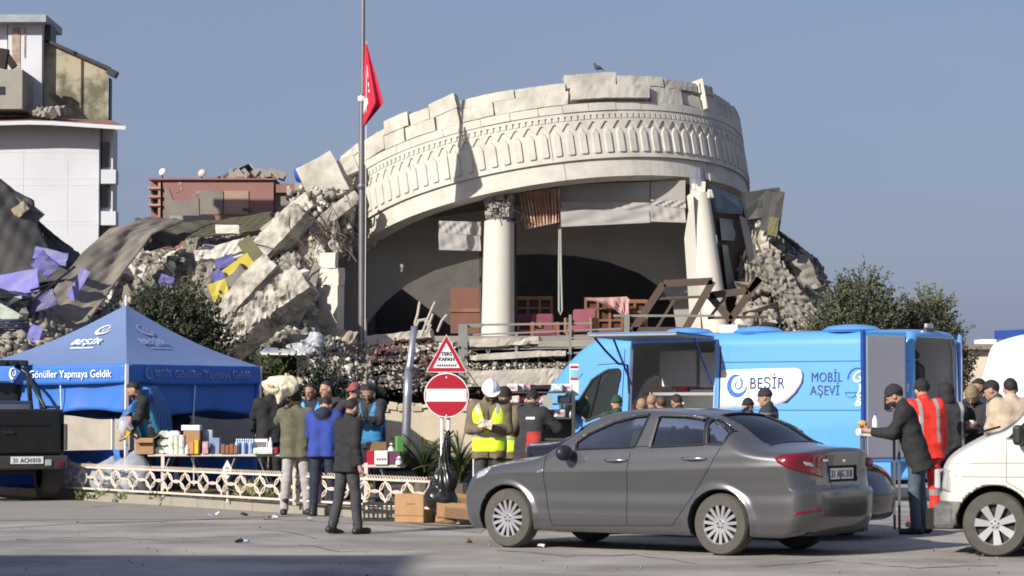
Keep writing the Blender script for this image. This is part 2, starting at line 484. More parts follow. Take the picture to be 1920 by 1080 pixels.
# planter kerb: separate stones with joints
kerb = empty("planter_kerb", (0, 0, 0)); tag(kerb, kind="structure")
path = [kA, kB, kC]
for a, c in zip(path[:-1], path[1:]):
    L = np.linalg.norm(c - a); n = max(1, int(round(L / 0.8)))
    d = (c - a) / L; x, y, dd = basis(d)
    for i in range(n):
        s0, s1 = a + d * (L * i / n + .008), a + d * (L * (i + 1) / n - .008)
        bb = MB(); jz = rnd.uniform(-.008, .008)
        bb.bar(s0 + np.array([0, .07, .06 + jz]), s1 + np.array([0, .07, .06 + jz]), 0.15, 0.17)
        bb.build("kerb_stone", m_kerb, kerb, bevel=.015, seg=1)
bed = MB(); bed.add([(kA[0], kA[1] + .13, .11), (kB[0], kB[1] + .13, .11), (kC[0], kC[1] + .13, .11), (1.5, 41, .11), (1.5, 57, .11), (-40, 57, .11), (-40, kA[1] + 3, .11)], [tuple(range(7))])
tag(bed.build("planter_soil", m_soil), kind="structure")

# apartment block beside the camera whose roof corner throws the shade across the near road
m_stucco = mat("grey_stucco", (0.45, 0.43, 0.40), 0.9, scale=1.0, bump=.2)
m_pane_dark = mat("dark_pane", (0.03, 0.035, 0.04), 0.15, var=0)
def shade_block():
    z = 11.0; L = z / math.tan(SUN_EL)
    q = G(785, 1041); cx, cy = q[0] - L * math.sin(SUN_AZ), q[1] - L * math.cos(SUN_AZ)
    t = thing("apartment_block", "grey rendered apartment block standing left of the camera, its shade on the near road", "building", (cx, cy, 0))
    b = MB(); b.box((-9, -7, z / 2 - .2), (17.6, 13.6, z - .4)); b.build("wall", m_stucco, t)
    b = MB(); b.box((-9, -7, z - .2), (18, 14, .4)); b.build("roof_slab", m_stucco, t)
    w0 = None
    for k in range(3):
        for j in range(4):
            b = MB(); 
            if w0 is None: w0 = b.box((0, 0, 0), (.06, 1.3, 1.4)).build("window", m_pane_dark, t); o = w0
            else: o = w0.copy(); COL.objects.link(o); o.parent = t
            o.location = (-.2 + .03, -2 - 3.2 * j, 2 + 3.1 * k)
shade_block()

# ------------------------------------------------------------------ far buildings
m_white = mat("white_paint_wall", (0.53, 0.54, 0.58), 0.85, var=.07, scale=.4, bump=.05)
m_line = mat("hairline_grey", (0.505, 0.515, 0.55), 0.9, var=.05)
m_sidewall = mat("grey_side_wall", (0.55, 0.56, 0.60), .9, var=.05)  # pale bluish grey, close to the front wall's tone
m_mould = mat("mouldy_render", (0.44, 0.39, 0.28), 0.95, scale=1.1, col2=(0.13, 0.125, 0.085), thr=(.45, .6), bump=.2, detail=9)
m_tile = mat("brown_roof_tiles", (0.24, 0.13, 0.10), 0.85, scale=2.2, var=.3, bump=.6, bscale=8)
m_concrete = mat("weathered_concrete", (0.36, 0.335, 0.29), 0.92, scale=1.6, col2=(0.26, 0.24, 0.205), bump=.5, bscale=20)
m_darkmetal = mat("dark_metal", (0.05, 0.05, 0.055), .5, .6, var=.1)
m_rust = mat("rust_streaks", (0.20, 0.11, 0.07), .9, scale=2, col2=(.5, .42, .38))
m_slate = mat("grey_sheet_roof", (0.28, 0.31, 0.33), .6, .2, var=.15, scale=2)
def white_block():
    Y = 95.0; s = Y / FPX
    p = lambda x, y, dy=0: P(x, y, Y + dy)
    base = p(187, 480); base[2] = 0
    t = thing("apartment_building", "tall white apartment building with stained upper storey and brown tiled eaves, far left", "building", base)
    B = lambda nm, m, x0, y0, x1, y1, d0, d1, **k: _pxbox(nm, m, t, Y, x0, y0, x1, y1, d0, d1, **k)
    B("front_wall", m_white, -260, 236, 186, 800, 0, 1.2)
    for k, yy in enumerate((285, 335, 347, 414, 421)):
        B("facade_joint", m_line, -200, yy, 185.5, yy + 1.0, -.006, 0.01)
    for xx in (43, 126): B("facade_joint", m_line, xx, 262 if xx < 100 else 300, xx + .9, 440, -.008, 0.01)
    B("stairwell_stack", m_sidewall, 187.5, 240, 212, 800, .4, 1.5)
    for yy in (318, 396):
        B("balcony_slab", m_white, 189, yy, 217, yy + 26, -.3, .4)
    for yy in (272, 347, 424): B("balcony_opening", m_pane_dark, 190, yy - 6, 205, yy + 42, .33, .42)
    # tiled roof: sloping slab
    b = MB()
    e = [(-260, 236), (55, 228), (100, 229), (236, 238)]; r = [(-260, 214), (60, 212), (110, 212), (205, 222)]
    V = [p(x, y, -1.0) for x, y in e] + [p(x, y, 3.0) for x, y in r] + [p(x, y + 6, -1.0) for x, y in e] + [p(x, y + 10, 3.0) for x, y in r]
    F = []
    for i in range(3): F += [(i, i + 1, 5 + i, 4 + i), (8 + i, 12 + i, 13 + i, 9 + i), (i, 8 + i, 9 + i, i + 1)]
    F += [(3, 11, 15, 7), (0, 4, 12, 8)]
    b.add(V, F); b.build("roof", m_tile, t, world=True)
    b = MB()
    for (xa, ya), (xb, yb) in zip(e[:-1], e[1:]): b.bar(p(xa, ya + 2, -1.05), p(xb, yb + 2, -1.05), .1, .14)
    b.build("gutter", m_sidewall, t, world=True)
    # upper storey: mouldy gable wall, white stack, grey box
    b = MB(); q = [(80, 226), (203, 226), (203, 130), (96, 82), (80, 78)]
    b.add([p(x, y, 2) for x, y in q] + [p(x, y, 3) for x, y in q], [(4, 3, 2, 1, 0), (5, 6, 7, 8, 9)] + [(i, (i + 1) % 5, 5 + (i + 1) % 5, 5 + i) for i in range(5)])
    b.build("gable_wall", m_mould, t, world=True)
    b = MB(); b.bar(p(94, 79, 1.9), p(206, 129, 1.9), .3, .12); b.bar(p(203, 133, 1.8), p(219, 141, 1.8), .5, .25); b.build("verge", m_darkmetal, t, world=True)
    B("shutter_stack", m_darkmetal, 203.5, 146, 206.5, 224, 2.1, 2.6)
    B("stair_tower", m_white, 14, 42, 79, 225, 1.5, 4)
    B("stair_tower_side", m_sidewall, -60, 42, 13.6, 225, 1.7, 4)
    B("water_stain", m_rust, 22, 52, 38, 128, 1.47, 1.51)
    B("water_stain", m_rust, 45, 52, 48, 108, 1.47, 1.51)
    B("tower_roof", m_slate, -60, 27, 86, 41, .9, 4.4)
    B("tower_pipe", m_darkmetal, 79.6, 42, 82.5, 200, .6, .7)
    B("lean_to_box", m_darkmetal, 82, 44, 95, 76, 1.8, 3)
    B("parapet_box", m_concrete, -60, 130, 42, 204, -.6, 1.5)
    B("vent_opening", m_pane_dark, -4, 162, 9, 177, -.63, -.58)
    b = MB()
    for a in range(30):
        x = rnd.uniform(60, 120); b.box(p(x, rnd.uniform(206, 214), rnd.uniform(-.4, .5)), [rnd.uniform(.1, .35) for _ in range(3)], rotm(*[rnd.uniform(0, 90) for _ in range(3)]))
    o = b.build("roof_debris", m_concrete, t, world=True); tag(o, kind="stuff")
    b = MB(); b.bar(p(2, 128, -.3), p(8, 92, -.3), .35); b.bar(p(8, 98, -.3), p(27, 126, -.3), .25); b.build("broken_timber", mat("burnt_timber", (.03, .02, .02), .9), t, world=True)
def _pxbox(nm, m, parent, Y, x0, y0, x1, y1, d0, d1, bevel=0):
    a, c = P(x0, y1, Y + d0), P(x1, y0, Y + d0)
    b = MB(); b.box(((a[0] + c[0]) / 2, Y + (d0 + d1) / 2, (a[2] + c[2]) / 2), (abs(c[0] - a[0]), d1 - d0, abs(c[2] - a[2])))
    return b.build(nm, m, parent, world=True, bevel=bevel, seg=1)
white_block()
m_pink = mat("hazy_pink_render", (0.31, 0.155, 0.14), .9, scale=.8, col2=(.25, .13, .12), bump=.1)  # distance haze is put into this muted pink
m_greyren = mat("bare_grey_render", (0.27, 0.245, 0.215), .95, scale=1.3, col2=(0.17, 0.155, 0.135), bump=.3, detail=8)
m_tanren = mat("tan_render", (0.34, 0.235, 0.18), .95, scale=1.3, var=.15)
def pink_block():
    Y = 108.0
    base = P(400, 420, Y); base[2] = 0
    t = thing("apartment_building", "haze-muted pink building with patched grey render and roof dishes, behind the rubble", "building", base)
    B = lambda nm, m, x0, y0, x1, y1, d0, d1: _pxbox(nm, m, t, Y, x0, y0, x1, y1, d0, d1)
    B("wall", m_pink, 303, 337, 513, 700, 0, 10)
    B("side_wall", m_pink, 281, 342, 302.6, 700, 1.0, 9)
    B("parapet", mat("dark_pink_coping", (.28, .12, .11), .9), 278, 334, 515, 337, -.15, 10)
    b = MB(); q = [(308, 420), (308, 352), (316, 352), (324, 374), (336, 378), (372, 370), (374, 420)]
    o0 = P(308, 420, Y - .02); b.add([P(x, y, Y - .04) for x, y in q], [tuple(range(7))]); b.build("bare_render_patch", m_greyren, t, world=True)
    B("bare_render_patch", m_greyren, 375, 358, 418, 402, -.05, .01)
    B("tan_patch", m_tanren, 420, 358, 466, 402, -.05, .01)
    B("window", m_pane_dark, 455, 390, 470, 395, -.1, .01)
    B("low_wall", m_concrete, 318, 404, 400, 425, -1.5, -.8)
    for yy in (350, 366, 382): B("balcony_slab", mat("broken_pink", (.42, .24, .2), .9), 277, yy, 301, yy + 4, -.2, 1)
    for yy in (354, 370, 386): B("balcony_opening", m_pane_dark, 283, yy, 296, yy + 9, .7, .98)
    B("balcony_post", m_tanren, 296, 342, 301, 420, -.1, .3)
    for k in range(16): x = rnd.uniform(300, 512); w_ = rnd.uniform(4, 16); B("broken_parapet_block", m_greyren if k % 3 else m_pink, x, 336 - rnd.uniform(1, 6), x + w_, 337, -.1, rnd.uniform(.2, .8))
    for k in range(9): x = rnd.uniform(305, 490); y = rnd.uniform(340, 372); B("bare_render_patch", m_greyren if k % 2 else m_tanren, x, y, x + rnd.uniform(4, 15), y + rnd.uniform(3, 12), -.02, .01)
    # annexe to the right
    B("annexe_wall", m_greyren, 513.6, 349, 600, 700, .3, 8)
    B("annexe_pink_band", m_pink, 515, 344, 600, 361, .1, .3)
    B("annexe_window", m_pane_dark, 536, 362, 549, 374, .2, .31)
    b = MB()
    b.quad(P(418, 334, Y + 2), P(448, 318, Y + 2), P(470, 306, Y + 2), P(487, 334, Y + 2)); b.build("shed_gable", m_slate, t, world=True)
    b = MB(); b.bar(P(414, 336, Y + 1.6), P(446, 318, Y + 1.6), .5, .12); b.quad(P(438, 320, Y + 1), P(466, 307, Y + 1), P(488, 334, Y + 4), P(452, 328, Y + 4))
    b.build("shed_roof", mat("dark_green_sheet", (.07, .09, .085), .7), t, world=True)
    b = MB()
    for k in range(26):
        x = rnd.uniform(430, 530); b.box(P(x, rnd.uniform(325, 334), Y + rnd.uniform(0, 3)), (rnd.uniform(.1, .7), .2, rnd.uniform(.08, .5)), rotm(0, rnd.uniform(-40, 40), 0))
    tag(b.build("roof_clutter", m_concrete, t, world=True), kind="stuff")
    for px, py, r, c in ((304, 326, .15, (.8, .8, .82)), (378, 328, .17, (.5, .46, .4))):
        d = thing("satellite_dish", "white satellite dish on the left end of the pink roof" if px < 350 else "beige satellite dish on the middle of the pink roof", "satellite dish", P(px, py + 8, Y + .3))
        bb = MB(); bb.lathe([(0.001, .10), (.5 * r * 1.4, .06), (r * 1.15, -.02), (r * 1.15, -.05), (.001, .06)], 20, (0, 0, .28), R=rotm(62, 0, -25)); bb.build("reflector", mat("dish_%d" % px, c, .5), d, smooth=True)
        bb = MB(); bb.tube([(0, .1, 0), (0, .05, .25)], .03); bb.build("mast", m_darkmetal, d)
    d = thing("water_tank", "blue barrel water tank on the roof behind the broken ring wall", "water tank", P(574, 342, Y - 2))
    bb = MB(); bb.lathe([(.001, -.45), (.30, -.42), (.36, -.2), (.36, .2), (.30, .42), (.001, .45)], 18, (0, 0, .38), axis='z', R=rotm(0, 78, 20)); bb.build("barrel", mat("blue_plastic", (.03, .10, .5), .5), d, smooth=True)
    bb = MB(); bb.box((0, 0, -.2), (.9, .6, .3)); bb.build("stand", m_concrete, d)
pink_block()
def cream_house():
    Y = 150.0; base = P(1870, 763, Y); base[2] = 0
    t = thing("house", "small cream house with white roof far off between the van and the right edge", "house", base)
    _pxbox("wall", mat("cream_render", (.62, .54, .42), .9, scale=.4), t, Y, 1815, 655, 2100, 775, 0, 8)
    _pxbox("roof", mat("brown_eaves", (.22, .17, .15), .9), t, Y, 1805, 645, 2110, 655, -.6, 9)
    _pxbox("roof_rubble", mat("white_sheeting", (.75, .74, .74), .8), t, Y, 1838, 636, 1868, 645, 0, 2)
cream_house()
# ================================================================== ROTUNDA (leaning ring wall of the collapsed hall)
RR, RC, RH = 5.04, np.array([1.021, 66.0, 5.825]), 2.37
_ca, _sa, _cb, _sb = math.cos(-.1388), math.sin(-.1388), math.cos(-.1877), math.sin(-.1877)
RM = np.array([[_ca, 0, _sa], [0, 1, 0], [-_sa, 0, _ca]]) @ np.array([[1, 0, 0], [0, _cb, -_sb], [0, _sb, _cb]])
TH0 = math.radians(-56)
def ring(s, off, z):
    """s = arc length along the wall face (0 at the middle), off = outward, z = height above the ring's lower edge."""
    th = s / RR
    if th >= TH0: n = np.array([math.sin(th), -math.cos(th), 0]); p = n * (RR + off)
    else:
        n = np.array([math.sin(TH0), -math.cos(TH0), 0]); tg = np.array([math.cos(TH0), math.sin(TH0), 0])
        p = n * (RR + off) + tg * (s - TH0 * RR) * .9 - np.array([0.06, 0.0, 0]) * 0
    return RM @ (p + np.array([0, 0, z])) + RC
def ringR(s):
    th = max(s / RR, TH0)
    return RM @ np.array([[math.cos(th), -math.sin(th) * -1 * -1 * -1, 0], [math.sin(th), math.cos(th), 0], [0, 0, 1]])
D = lambda deg: math.radians(deg) * RR
m_stone = mat("pale_limestone", (0.615, 0.58, 0.515), .85, scale=2.2, col2=(0.40, 0.37, 0.32), thr=(.45,.82), bump=.3, detail=9, bscale=18)
m_slab = mat("pale_cladding", (0.615, 0.58, 0.51), .85, scale=1.5, col2=(0.33, 0.30, 0.25), thr=(.42, .72), detail=10, bump=.3, bscale=22)
m_rough = mat("broken_concrete", (0.56, 0.52, 0.455), .95, scale=3.4, col2=(0.22, 0.20, 0.17), thr=(.42,.62), bump=1.0, bscale=9, detail=9)
m_dust = mat("rubble_dust", (0.42, 0.385, 0.335), .95, scale=2.6, col2=(0.17, 0.15, 0.13), thr=(.4,.65), bump=.9, bscale=8, detail=9)
m_plaster = mat("grey_plaster", (0.33, 0.31, 0.285), .9, scale=.8, var=.1)
m_innerdark = mat("shaded_plaster", (0.11, 0.10, 0.095), .95, var=.15)  # darkness of the enclosed hall put into the plaster colour
rot = thing("rotunda", "collapsed white stone rotunda leaning left with a carved band and columns", "building", (1.0, 61.0, 0))
def arcbox(b, s0, s1, o0, o1, z0, z1, n=None, sk0=0.0, sk1=0.0, dz0=0.0, dz1=0.0, do0=0.0, do1=0.0):
    """curved block; sk shifts the top of an end along s, dz lifts an end, do pushes an end outward."""
    n = n or max(2, int(abs(s1 - s0) / .22) + 1); V = []
    for i in range(n + 1):
        t = i / n; s = s0 + (s1 - s0) * t; dz = dz0 + (dz1 - dz0) * t; do = do0 + (do1 - do0) * t
        for off, z, k in ((o1, z0, 0), (o1, z1, 1), (o0, z1, 1), (o0, z0, 0)):
            V.append(ring(s + (sk0 + (sk1 - sk0) * t) * k, off + do, z + dz))
    F = [(0, 1, 2, 3), (4 * n + 3, 4 * n + 2, 4 * n + 1, 4 * n)]
    for i in range(n):
        a, c = 4 * i, 4 * i + 4
        for j in range(4): F.append((a + j, c + j, c + (j + 1) % 4, a + (j + 1) % 4))
    return b.add(V, F)
# backing wall
b = MB(); arcbox(b, D(-66), D(118), -.5, -.02, 0.02, 2.12, 90); b.build("ring_wall", m_stone, rot, world=True)
b = MB(); arcbox(b, D(-84), D(-66), -.6, -.08, .25, 2.0, 12); b.build("ring_wall_stub", m_rough, rot, world=True)
# lower beam in lengths
for s0, s1 in ((-70, 4.3), (4.55, 47.2), (50.5, 118)):
    b = MB(); arcbox(b, D(s0), D(s1), -.34, 0, 0, .435); b.build("beam", m_stone, rot, world=True)
# carved frieze: panel, joints
for s0, s1 in ((-66.5, -39.5), (-39.3, -27), (-26.8, 1.6), (1.75, 25), (25.1, 50), (50.1, 118)):
    b = MB(); arcbox(b, D(s0), D(s1), -.05, .05, .465, 1.5); b.build("frieze_panel", m_stone, rot, world=True)
b = MB(); arcbox(b, D(-67), D(118), -.05, .075, 1.52, 1.6); b.build("frieze_moulding", m_stone, rot, world=True)
b = MB(); arcbox(b, D(-68), D(118), -.05, .07, .44, .49); b.build("lower_moulding", m_stone, rot, world=True)
def flat(poly, d):
    b = MB(); b.prism(poly, (0, 0, 0), (1, 0, 0), (0, 0, 1), (0, -1, 0), -.02, d); return b
def place(proto, s, off, z):
    th = max(s / RR, TH0)
    R = Matrix([[math.cos(th), -math.sin(th), 0], [math.sin(th), math.cos(th), 0], [0, 0, 1]])
    Mw = Matrix(RM.tolist()) @ R
    p = ring(s, off, z)
    o = proto.copy(); COL.objects.link(o); o.parent = rot
    o.matrix_local = Matrix.Translation(Vector(p) - rot.location) @ Mw.to_4x4()
    return o
arch = flat([(-.085, 0), (-.065, -.03), (.065, -.03), (.085, 0), (.085, .46), (0, .60), (-.085, .46)], .042).build("arch_relief", m_stone, rot, bevel=.012, seg=1)
tooth = flat([(-.155, .13), (-.155, .07), (-.125, .07), (0, -.10), (.125, .07), (.155, .07), (.155, .13)], .036).build("zigzag_tooth", m_stone, rot, bevel=.008, seg=1)
dent = flat([(-.05, 0), (.05, 0), (.05, .11), (-.05, .11)], .04).build("dentil", m_stone, rot)
stp = .305
k = 0
s = D(-66)
first = [arch, tooth, dent]
while s < D(100):
    skip = rnd.random() < .02
    for pr, so, of, z in ((arch, 0, .05, .60), (tooth, stp / 2, .05, 1.27), (dent, .04, .05, 1.41), (dent, .04 + stp / 2, .05, 1.41)):
        place(pr, s + so, of, z)
    s += stp
for o in first: bpy.data.objects.remove(o)
# strip blocks
e = [-67, -60, -52, -43, -38, -27, -16, -8, -.5, 6, 13, 20.5, 28, 34, 42, 50, 58, 68, 80, 95, 118]
for a, c in zip(e[:-1], e[1:]):
    b = MB(); arcbox(b, D(a) + .006, D(c) - .006, -.05, .10 + rnd.uniform(-.006, .01), 1.605, 1.80); b.build("cornice_block", m_stone, rot, world=True)
# loose cladding slabs, two courses (deg0, deg1, z0, z1, off, skews, lifts)
SL = [(-70, -61.4, 1.80, 2.12, .08, 0, 0, -.06, .0), (-61, -47.5, 1.83, 2.16, .10, 0, 0, -.02, .02), (-47.2, -39.4, 1.80, 2.14, .12, 0, .02, 0, 0), (-38.8, -29, 1.81, 2.12, .12, 0, 0, 0, 0), (-28.6, -21.6, 1.80, 2.2, .10, 0, -.04, 0, .0),
      (-21.2, -12, 1.81, 2.13, .12, .02, 0, 0, .01), (-11.8, 7.6, 1.80, 2.12, .12, 0, .06, 0, .01), (8.4, 30.4, 1.86, 2.19, .22, .03, .05, .02, .0), (31.6, 42.6, 1.80, 2.2, .10, 0, 0, 0, 0), (52, 64, 1.8, 2.2, .1, 0, 0, 0, 0), (64.3, 82, 1.8, 2.18, .1, 0, 0, 0, 0), (82.3, 118, 1.8, 2.15, .1, 0, 0, 0, 0)]
UP = [(-72, -60.4, 2.14, 2.36, .10, 0, 0, -.08, .0), (-60, -47, 2.18, 2.34, .08, 0, .02, -.03, .0), (-46.5, -37.4, 2.16, 2.50, .12, 0, .03, .0, .0), (-37, -30.4, 2.14, 2.42, .09, 0, 0, 0, 0), (-30.2, -21.8, 2.14, 2.5, .12, 0, -.03, -.02, .08), (-21, -6, 2.14, 2.36, .1, .02, 0, 0, 0), (-5.7, 7.4, 2.13, 2.34, .1, 0, .04, 0, 0),
      (8, 21.5, 2.2, 2.52, .13, -.04, .05, 0, .02), (21.9, 36.5, 2.21, 2.45, .12, 0, 0, 0, 0), (37, 49.5, 2.2, 2.42, .1, 0, 0, 0, 0), (50, 57, 2.2, 2.44, .13, 0, 0, 0, 0), (57.2, 70, 2.2, 2.3, .1, 0, 0, 0, -.06), (70.2, 84, 2.18, 2.27, .1, 0, 0, 0, -.05), (84.2, 118, 2.15, 2.2, .1, 0, 0, 0, 0)]
def roughen(o, amt, seed=0, cuts=1, world_scale=3.0):
    import bmesh
    bm = bmesh.new(); bm.from_mesh(o.data)
    if cuts: bmesh.ops.subdivide_edges(bm, edges=bm.edges[:], cuts=cuts, use_grid_fill=True)
    r = random.Random(seed)
    for v in bm.verts: v.co += Vector((r.uniform(-1, 1), r.uniform(-1, 1), r.uniform(-1, 1))) * amt
    bm.to_mesh(o.data); bm.free(); o.data.update()
    return o
for i, (a, c, z0, z1, of, k0, k1, l0, l1) in enumerate(SL + UP):
    b = MB(); arcbox(b, D(a) + .008, D(c) - .008, -.12, of, z0, z1, None, k0, k1, l0, l1)
    roughen(b.build("cladding_slab", m_slab, rot, world=True), .006, i)
# hole with a tipped fragment, standing plate
b = MB(); arcbox(b, D(43), D(51.6), -.3, -.1, 1.8, 2.2); b.build("hole_back", m_rough, rot, world=True)
b = MB(); arcbox(b, D(43.2), D(50.2), -.06, .0, 1.83, 2.12, None, 0, -.05, .06, -.04, 0.02, .1); b.build("tipped_fragment", m_slab, rot, world=True)
b = MB(); arcbox(b, D(50.9), D(51.5), -.1, .22, 1.78, 2.55, 2, .0, -.06); b.build("standing_plate", m_slab, rot, world=True)
# left end: broken, cladding shed, ragged core pieces
core = MB(); r = random.Random(5)
for i in range(150):
    s = D(r.uniform(-86, -67)); z = r.uniform(-.1, 2.1)
    p = ring(s, r.uniform(-.35, .05), z)
    core.add(BOXV * np.array([r.uniform(.15, .5), r.uniform(.15, .4), r.uniform(.15, .5)]) @ rotm(r.uniform(0, 90), r.uniform(0, 90), r.uniform(0, 90)).T + p, BOXF)
o = core.build("broken_core", m_rough, rot, world=True); rocky(o, .04, .2, 3, 7, 9000)
def rough_slab_px(nm, poly, Y, th, amt, m, seed):
    b = MB(); n = len(poly); V = [P(x, y, Y + dy) for x, y, dy in poly] + [P(x, y, Y + dy + th) for x, y, dy in poly]
    b.add(V, [tuple(range(n))[::-1], tuple(range(n, 2 * n))] + [(i, (i + 1) % n, n + (i + 1) % n, n + i) for i in range(n)])
    o = b.build(nm, m, rot, world=True)
    bm = bmesh_.new(); bm.from_mesh(o.data); bmesh_.ops.triangulate(bm, faces=bm.faces[:]); bmesh_.ops.recalc_face_normals(bm, faces=bm.faces[:]); bm.to_mesh(o.data); bm.free()
    return rocky(o, amt, .16, seed, 4.0, 4000)
import bmesh as bmesh_
rough_slab_px("broken_core", [(560, 372, 1.0), (592, 345, .8), (640, 352, .4), (662, 345, .5), (660, 440, .4), (652, 470, .2), (634, 486, .2), (604, 478, .3), (575, 452, .6)], 62.9, 1.0, .22, m_rough, 5)
rough_slab_px("broken_core", [(575, 440, .4), (612, 462, .2), (606, 520, .1), (570, 545, .3), (535, 520, .6), (540, 470, .7)], 61.6, 1.0, .25, m_rough, 8)
# ceiling disc, plus an unseen roof disc added to keep the hall dark
def disc(nm, m, z0, z1, r0):
    b = MB(); n = 60; V = []
    ss = [D(-78) + (D(118) - D(-78)) * i / n for i in range(n + 1)]
    for z in (z0, z1): V += [ring(s, -r0, z) for s in ss] + [RM @ np.array([-2.2, 3.0, z]) + RC]
    m1 = n + 2
    F = [tuple(range(m1)), tuple(range(2 * m1 - 1, m1 - 1, -1))] + [(i, (i + 1) % m1, m1 + (i + 1) % m1, m1 + i) for i in range(m1)]
    b.add(V, F); b.build(nm, m, rot, world=True)
disc("ceiling", m_innerdark, .5, .6, .3); disc("unseen_roof_deck", m_concrete, 1.85, 1.95, .3)
# dark hall behind: back wall, floor, side
YW = 64.6
def pxpoly_wall(nm, m, outer, inner, Y, th):
    """wall in a plane of constant depth with an opening: outer & inner have equal vertex counts."""
    b = MB(); n = len(outer); V = [P(x, y, Y) for x, y in outer] + [P(x, y, Y) for x, y in inner] + [P(x, y, Y + th) for x, y in outer] + [P(x, y, Y + th) for x, y in inner]; F = []
    for i in range(n - 1): F += [(i, i + 1, n + i + 1, n + i), (2 * n + i, 3 * n + i, 3 * n + i + 1, 2 * n + i + 1), (n + i, n + i + 1, 3 * n + i + 1, 3 * n + i)]
    b.add(V, F); return b.build(nm, m, rot, world=True)
inner = [(676, 660), (690, 605), (722, 566), (765, 532), (815, 507), (880, 488), (940, 479), (1010, 476), (1080, 480), (1140, 491), (1200, 513), (1240, 540), (1262, 575), (1275, 660)]
outer = [(610, 660), (612, 560), (630, 470), (680, 430), (760, 390), (850, 360), (930, 340), (1010, 330), (1090, 325), (1160, 325), (1230, 330), (1290, 340), (1300, 500), (1300, 660)]
pxpoly_wall("inner_arch", m_plaster, outer, inner, YW, .5)
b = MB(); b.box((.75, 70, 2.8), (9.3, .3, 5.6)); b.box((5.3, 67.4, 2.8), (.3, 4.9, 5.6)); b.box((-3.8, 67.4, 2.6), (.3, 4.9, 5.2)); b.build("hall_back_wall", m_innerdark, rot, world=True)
FZ = P(900, 632, 61.4)[2]
b = MB(); V = [P(660, 640, 60.6), P(1420, 640, 60.6)]; z = FZ
b.add([(V[0][0], 60.4, z - .25), (V[1][0], 60.4, z - .25), (V[1][0], 70, z - .25), (V[0][0], 70, z - .25), (V[0][0], 60.4, z), (V[1][0], 60.4, z), (V[1][0], 70, z), (V[0][0], 70, z)], BOXF)
b.build("hall_floor", m_concrete, rot, world=True)
b = MB(); b.box(((V[0][0] + V[1][0]) / 2, 65.6, (z - .3) / 2), (V[1][0] - V[0][0] - .5, 8.5, z - .3)); b.build("crushed_storey", mat("shaded_brown_void", (.035, .028, .026), .95, var=.3), rot, world=True)  # solid block; shade of the void is part of its dark brown
# columns
m_col = mat("column_stone", (0.66, 0.62, 0.55), .85, scale=1.4, col2=(0.56, 0.52, 0.45), bump=.2, bscale=16)
def column(a, c, r0, r1, nm="column"):
    b = MB(); a, c = np.array(a), np.array(c); pts = [a + (c - a) * t for t in np.linspace(0, 1, 7)]
    b.tube(pts, [r0 + (r1 - r0) * t for t in np.linspace(0, 1, 7)], 28)
    return b.build(nm, m_col, rot, smooth=True, world=True, auto=50)
c1 = column(P(933, 660, 61.6), P(936, 416, 61.9), .40, .355)
b = MB(); r = random.Random(9)
for i in range(70):
    t = r.random(); p = P(936 + r.uniform(-20, 20), 414 - 48 * t, 61.9 + r.uniform(-.3, .2)); s_ = r.uniform(.08, .22)
    b.box(p, (s_, s_, s_ * r.uniform(.6, 1.4)), rotm(r.uniform(0, 90), r.uniform(0, 90), r.uniform(0, 90)))
b.tube([P(936, 418, 61.95), P(937, 362, 62.0)], [.27, .24], 12)
o = b.build("capital", mat("grey_crushed_concrete", (.42, .40, .37), .95, scale=5, col2=(.2, .19, .175), bump=1, bscale=14), c1, world=True)
b = MB()
for i in range(9):
    x = 936 + r.uniform(-22, 24); p = P(x, 372 + r.uniform(0, 30), 61.55)
    b.tube([p, p + np.array([r.uniform(-.1, .25), -.12, r.uniform(-.25, .2)]), p + np.array([r.uniform(-.1, .45), -.18, r.uniform(-.4, .1)])], .012, 5)
b.tube([P(980, 400, 61.5), P(978, 413, 61.4), P(966, 417, 61.4), P(950, 414, 61.45)], .02, 5)
b.build("rebar", m_darkmetal, c1, world=True)
b = MB(); b.tube([P(966, 650, 61.9), P(965, 410, 62.1)], .045, 8); b.tube([P(902, 650, 62), P(901, 466, 62.1)], .03, 8); b.build("conduit", m_darkmetal, rot, world=True)
c2 = column(P(1346, 640, 60.9), P(1309, 366, 61.6), .31, .27)
b = MB(); b.tube([P(1309, 372, 61.6), P(1307, 318, 61.8)], [.2, .17], 10); b.build("capital", mat("dark_column_core", (.10, .11, .15), .8, scale=4, col2=(.22, .22, .26)), c2, world=True)
b = MB()
for i in range(8): b.box(P(1297 + 5 * i + r.uniform(-2, 2), 366 - r.uniform(0, 14), 61.45), (.09, .09, r.uniform(.15, .4)), rotm(r.uniform(-20, 20), r.uniform(-20, 20), 0))
b.build("broken_collar", m_col, c2, world=True)
b = MB(); q = [(1283, 447), (1290, 400), (1300, 368), (1316, 640), (1296, 640)]
b.add([P(x, y, 61.15) for x, y in q] + [P(x + 8, y, 62.0) for x, y in q], [tuple(range(5))[::-1], tuple(range(5, 10))] + [(i, (i + 1) % 5, 5 + (i + 1) % 5, 5 + i) for i in range(5)])
b.build("pilaster", m_col, rot, world=True)
# octagonal left pier, cracked in courses
for (x0, x1, xr, y0, y1) in ((594, 632, 645, 634, 536), (597, 634, 646, 535, 503), (598, 628, 634, 502, 474)):
    q0 = [P(x0, y0, 61.0), P(x1, y0, 60.6), P(xr, y0, 61.1)]; q1 = [P(x0 + 2, y1, 61.0), P(x1, y1, 60.6), P(xr, y1, 61.1)]
    bk0 = [P(xr, y0, 62.2), P(x0, y0, 62.0)]; bk1 = [P(xr, y1, 62.2), P(x0 + 2, y1, 62.0)]
    b = MB(); V = q0 + bk0 + q1 + bk1
    b.add(V, [(4, 3, 2, 1, 0), (5, 6, 7, 8, 9)] + [(i, (i + 1) % 5, 5 + (i + 1) % 5, 5 + i) for i in range(5)])
    roughen(b.build("pier", m_col, rot, world=True), .015, y0, 2)
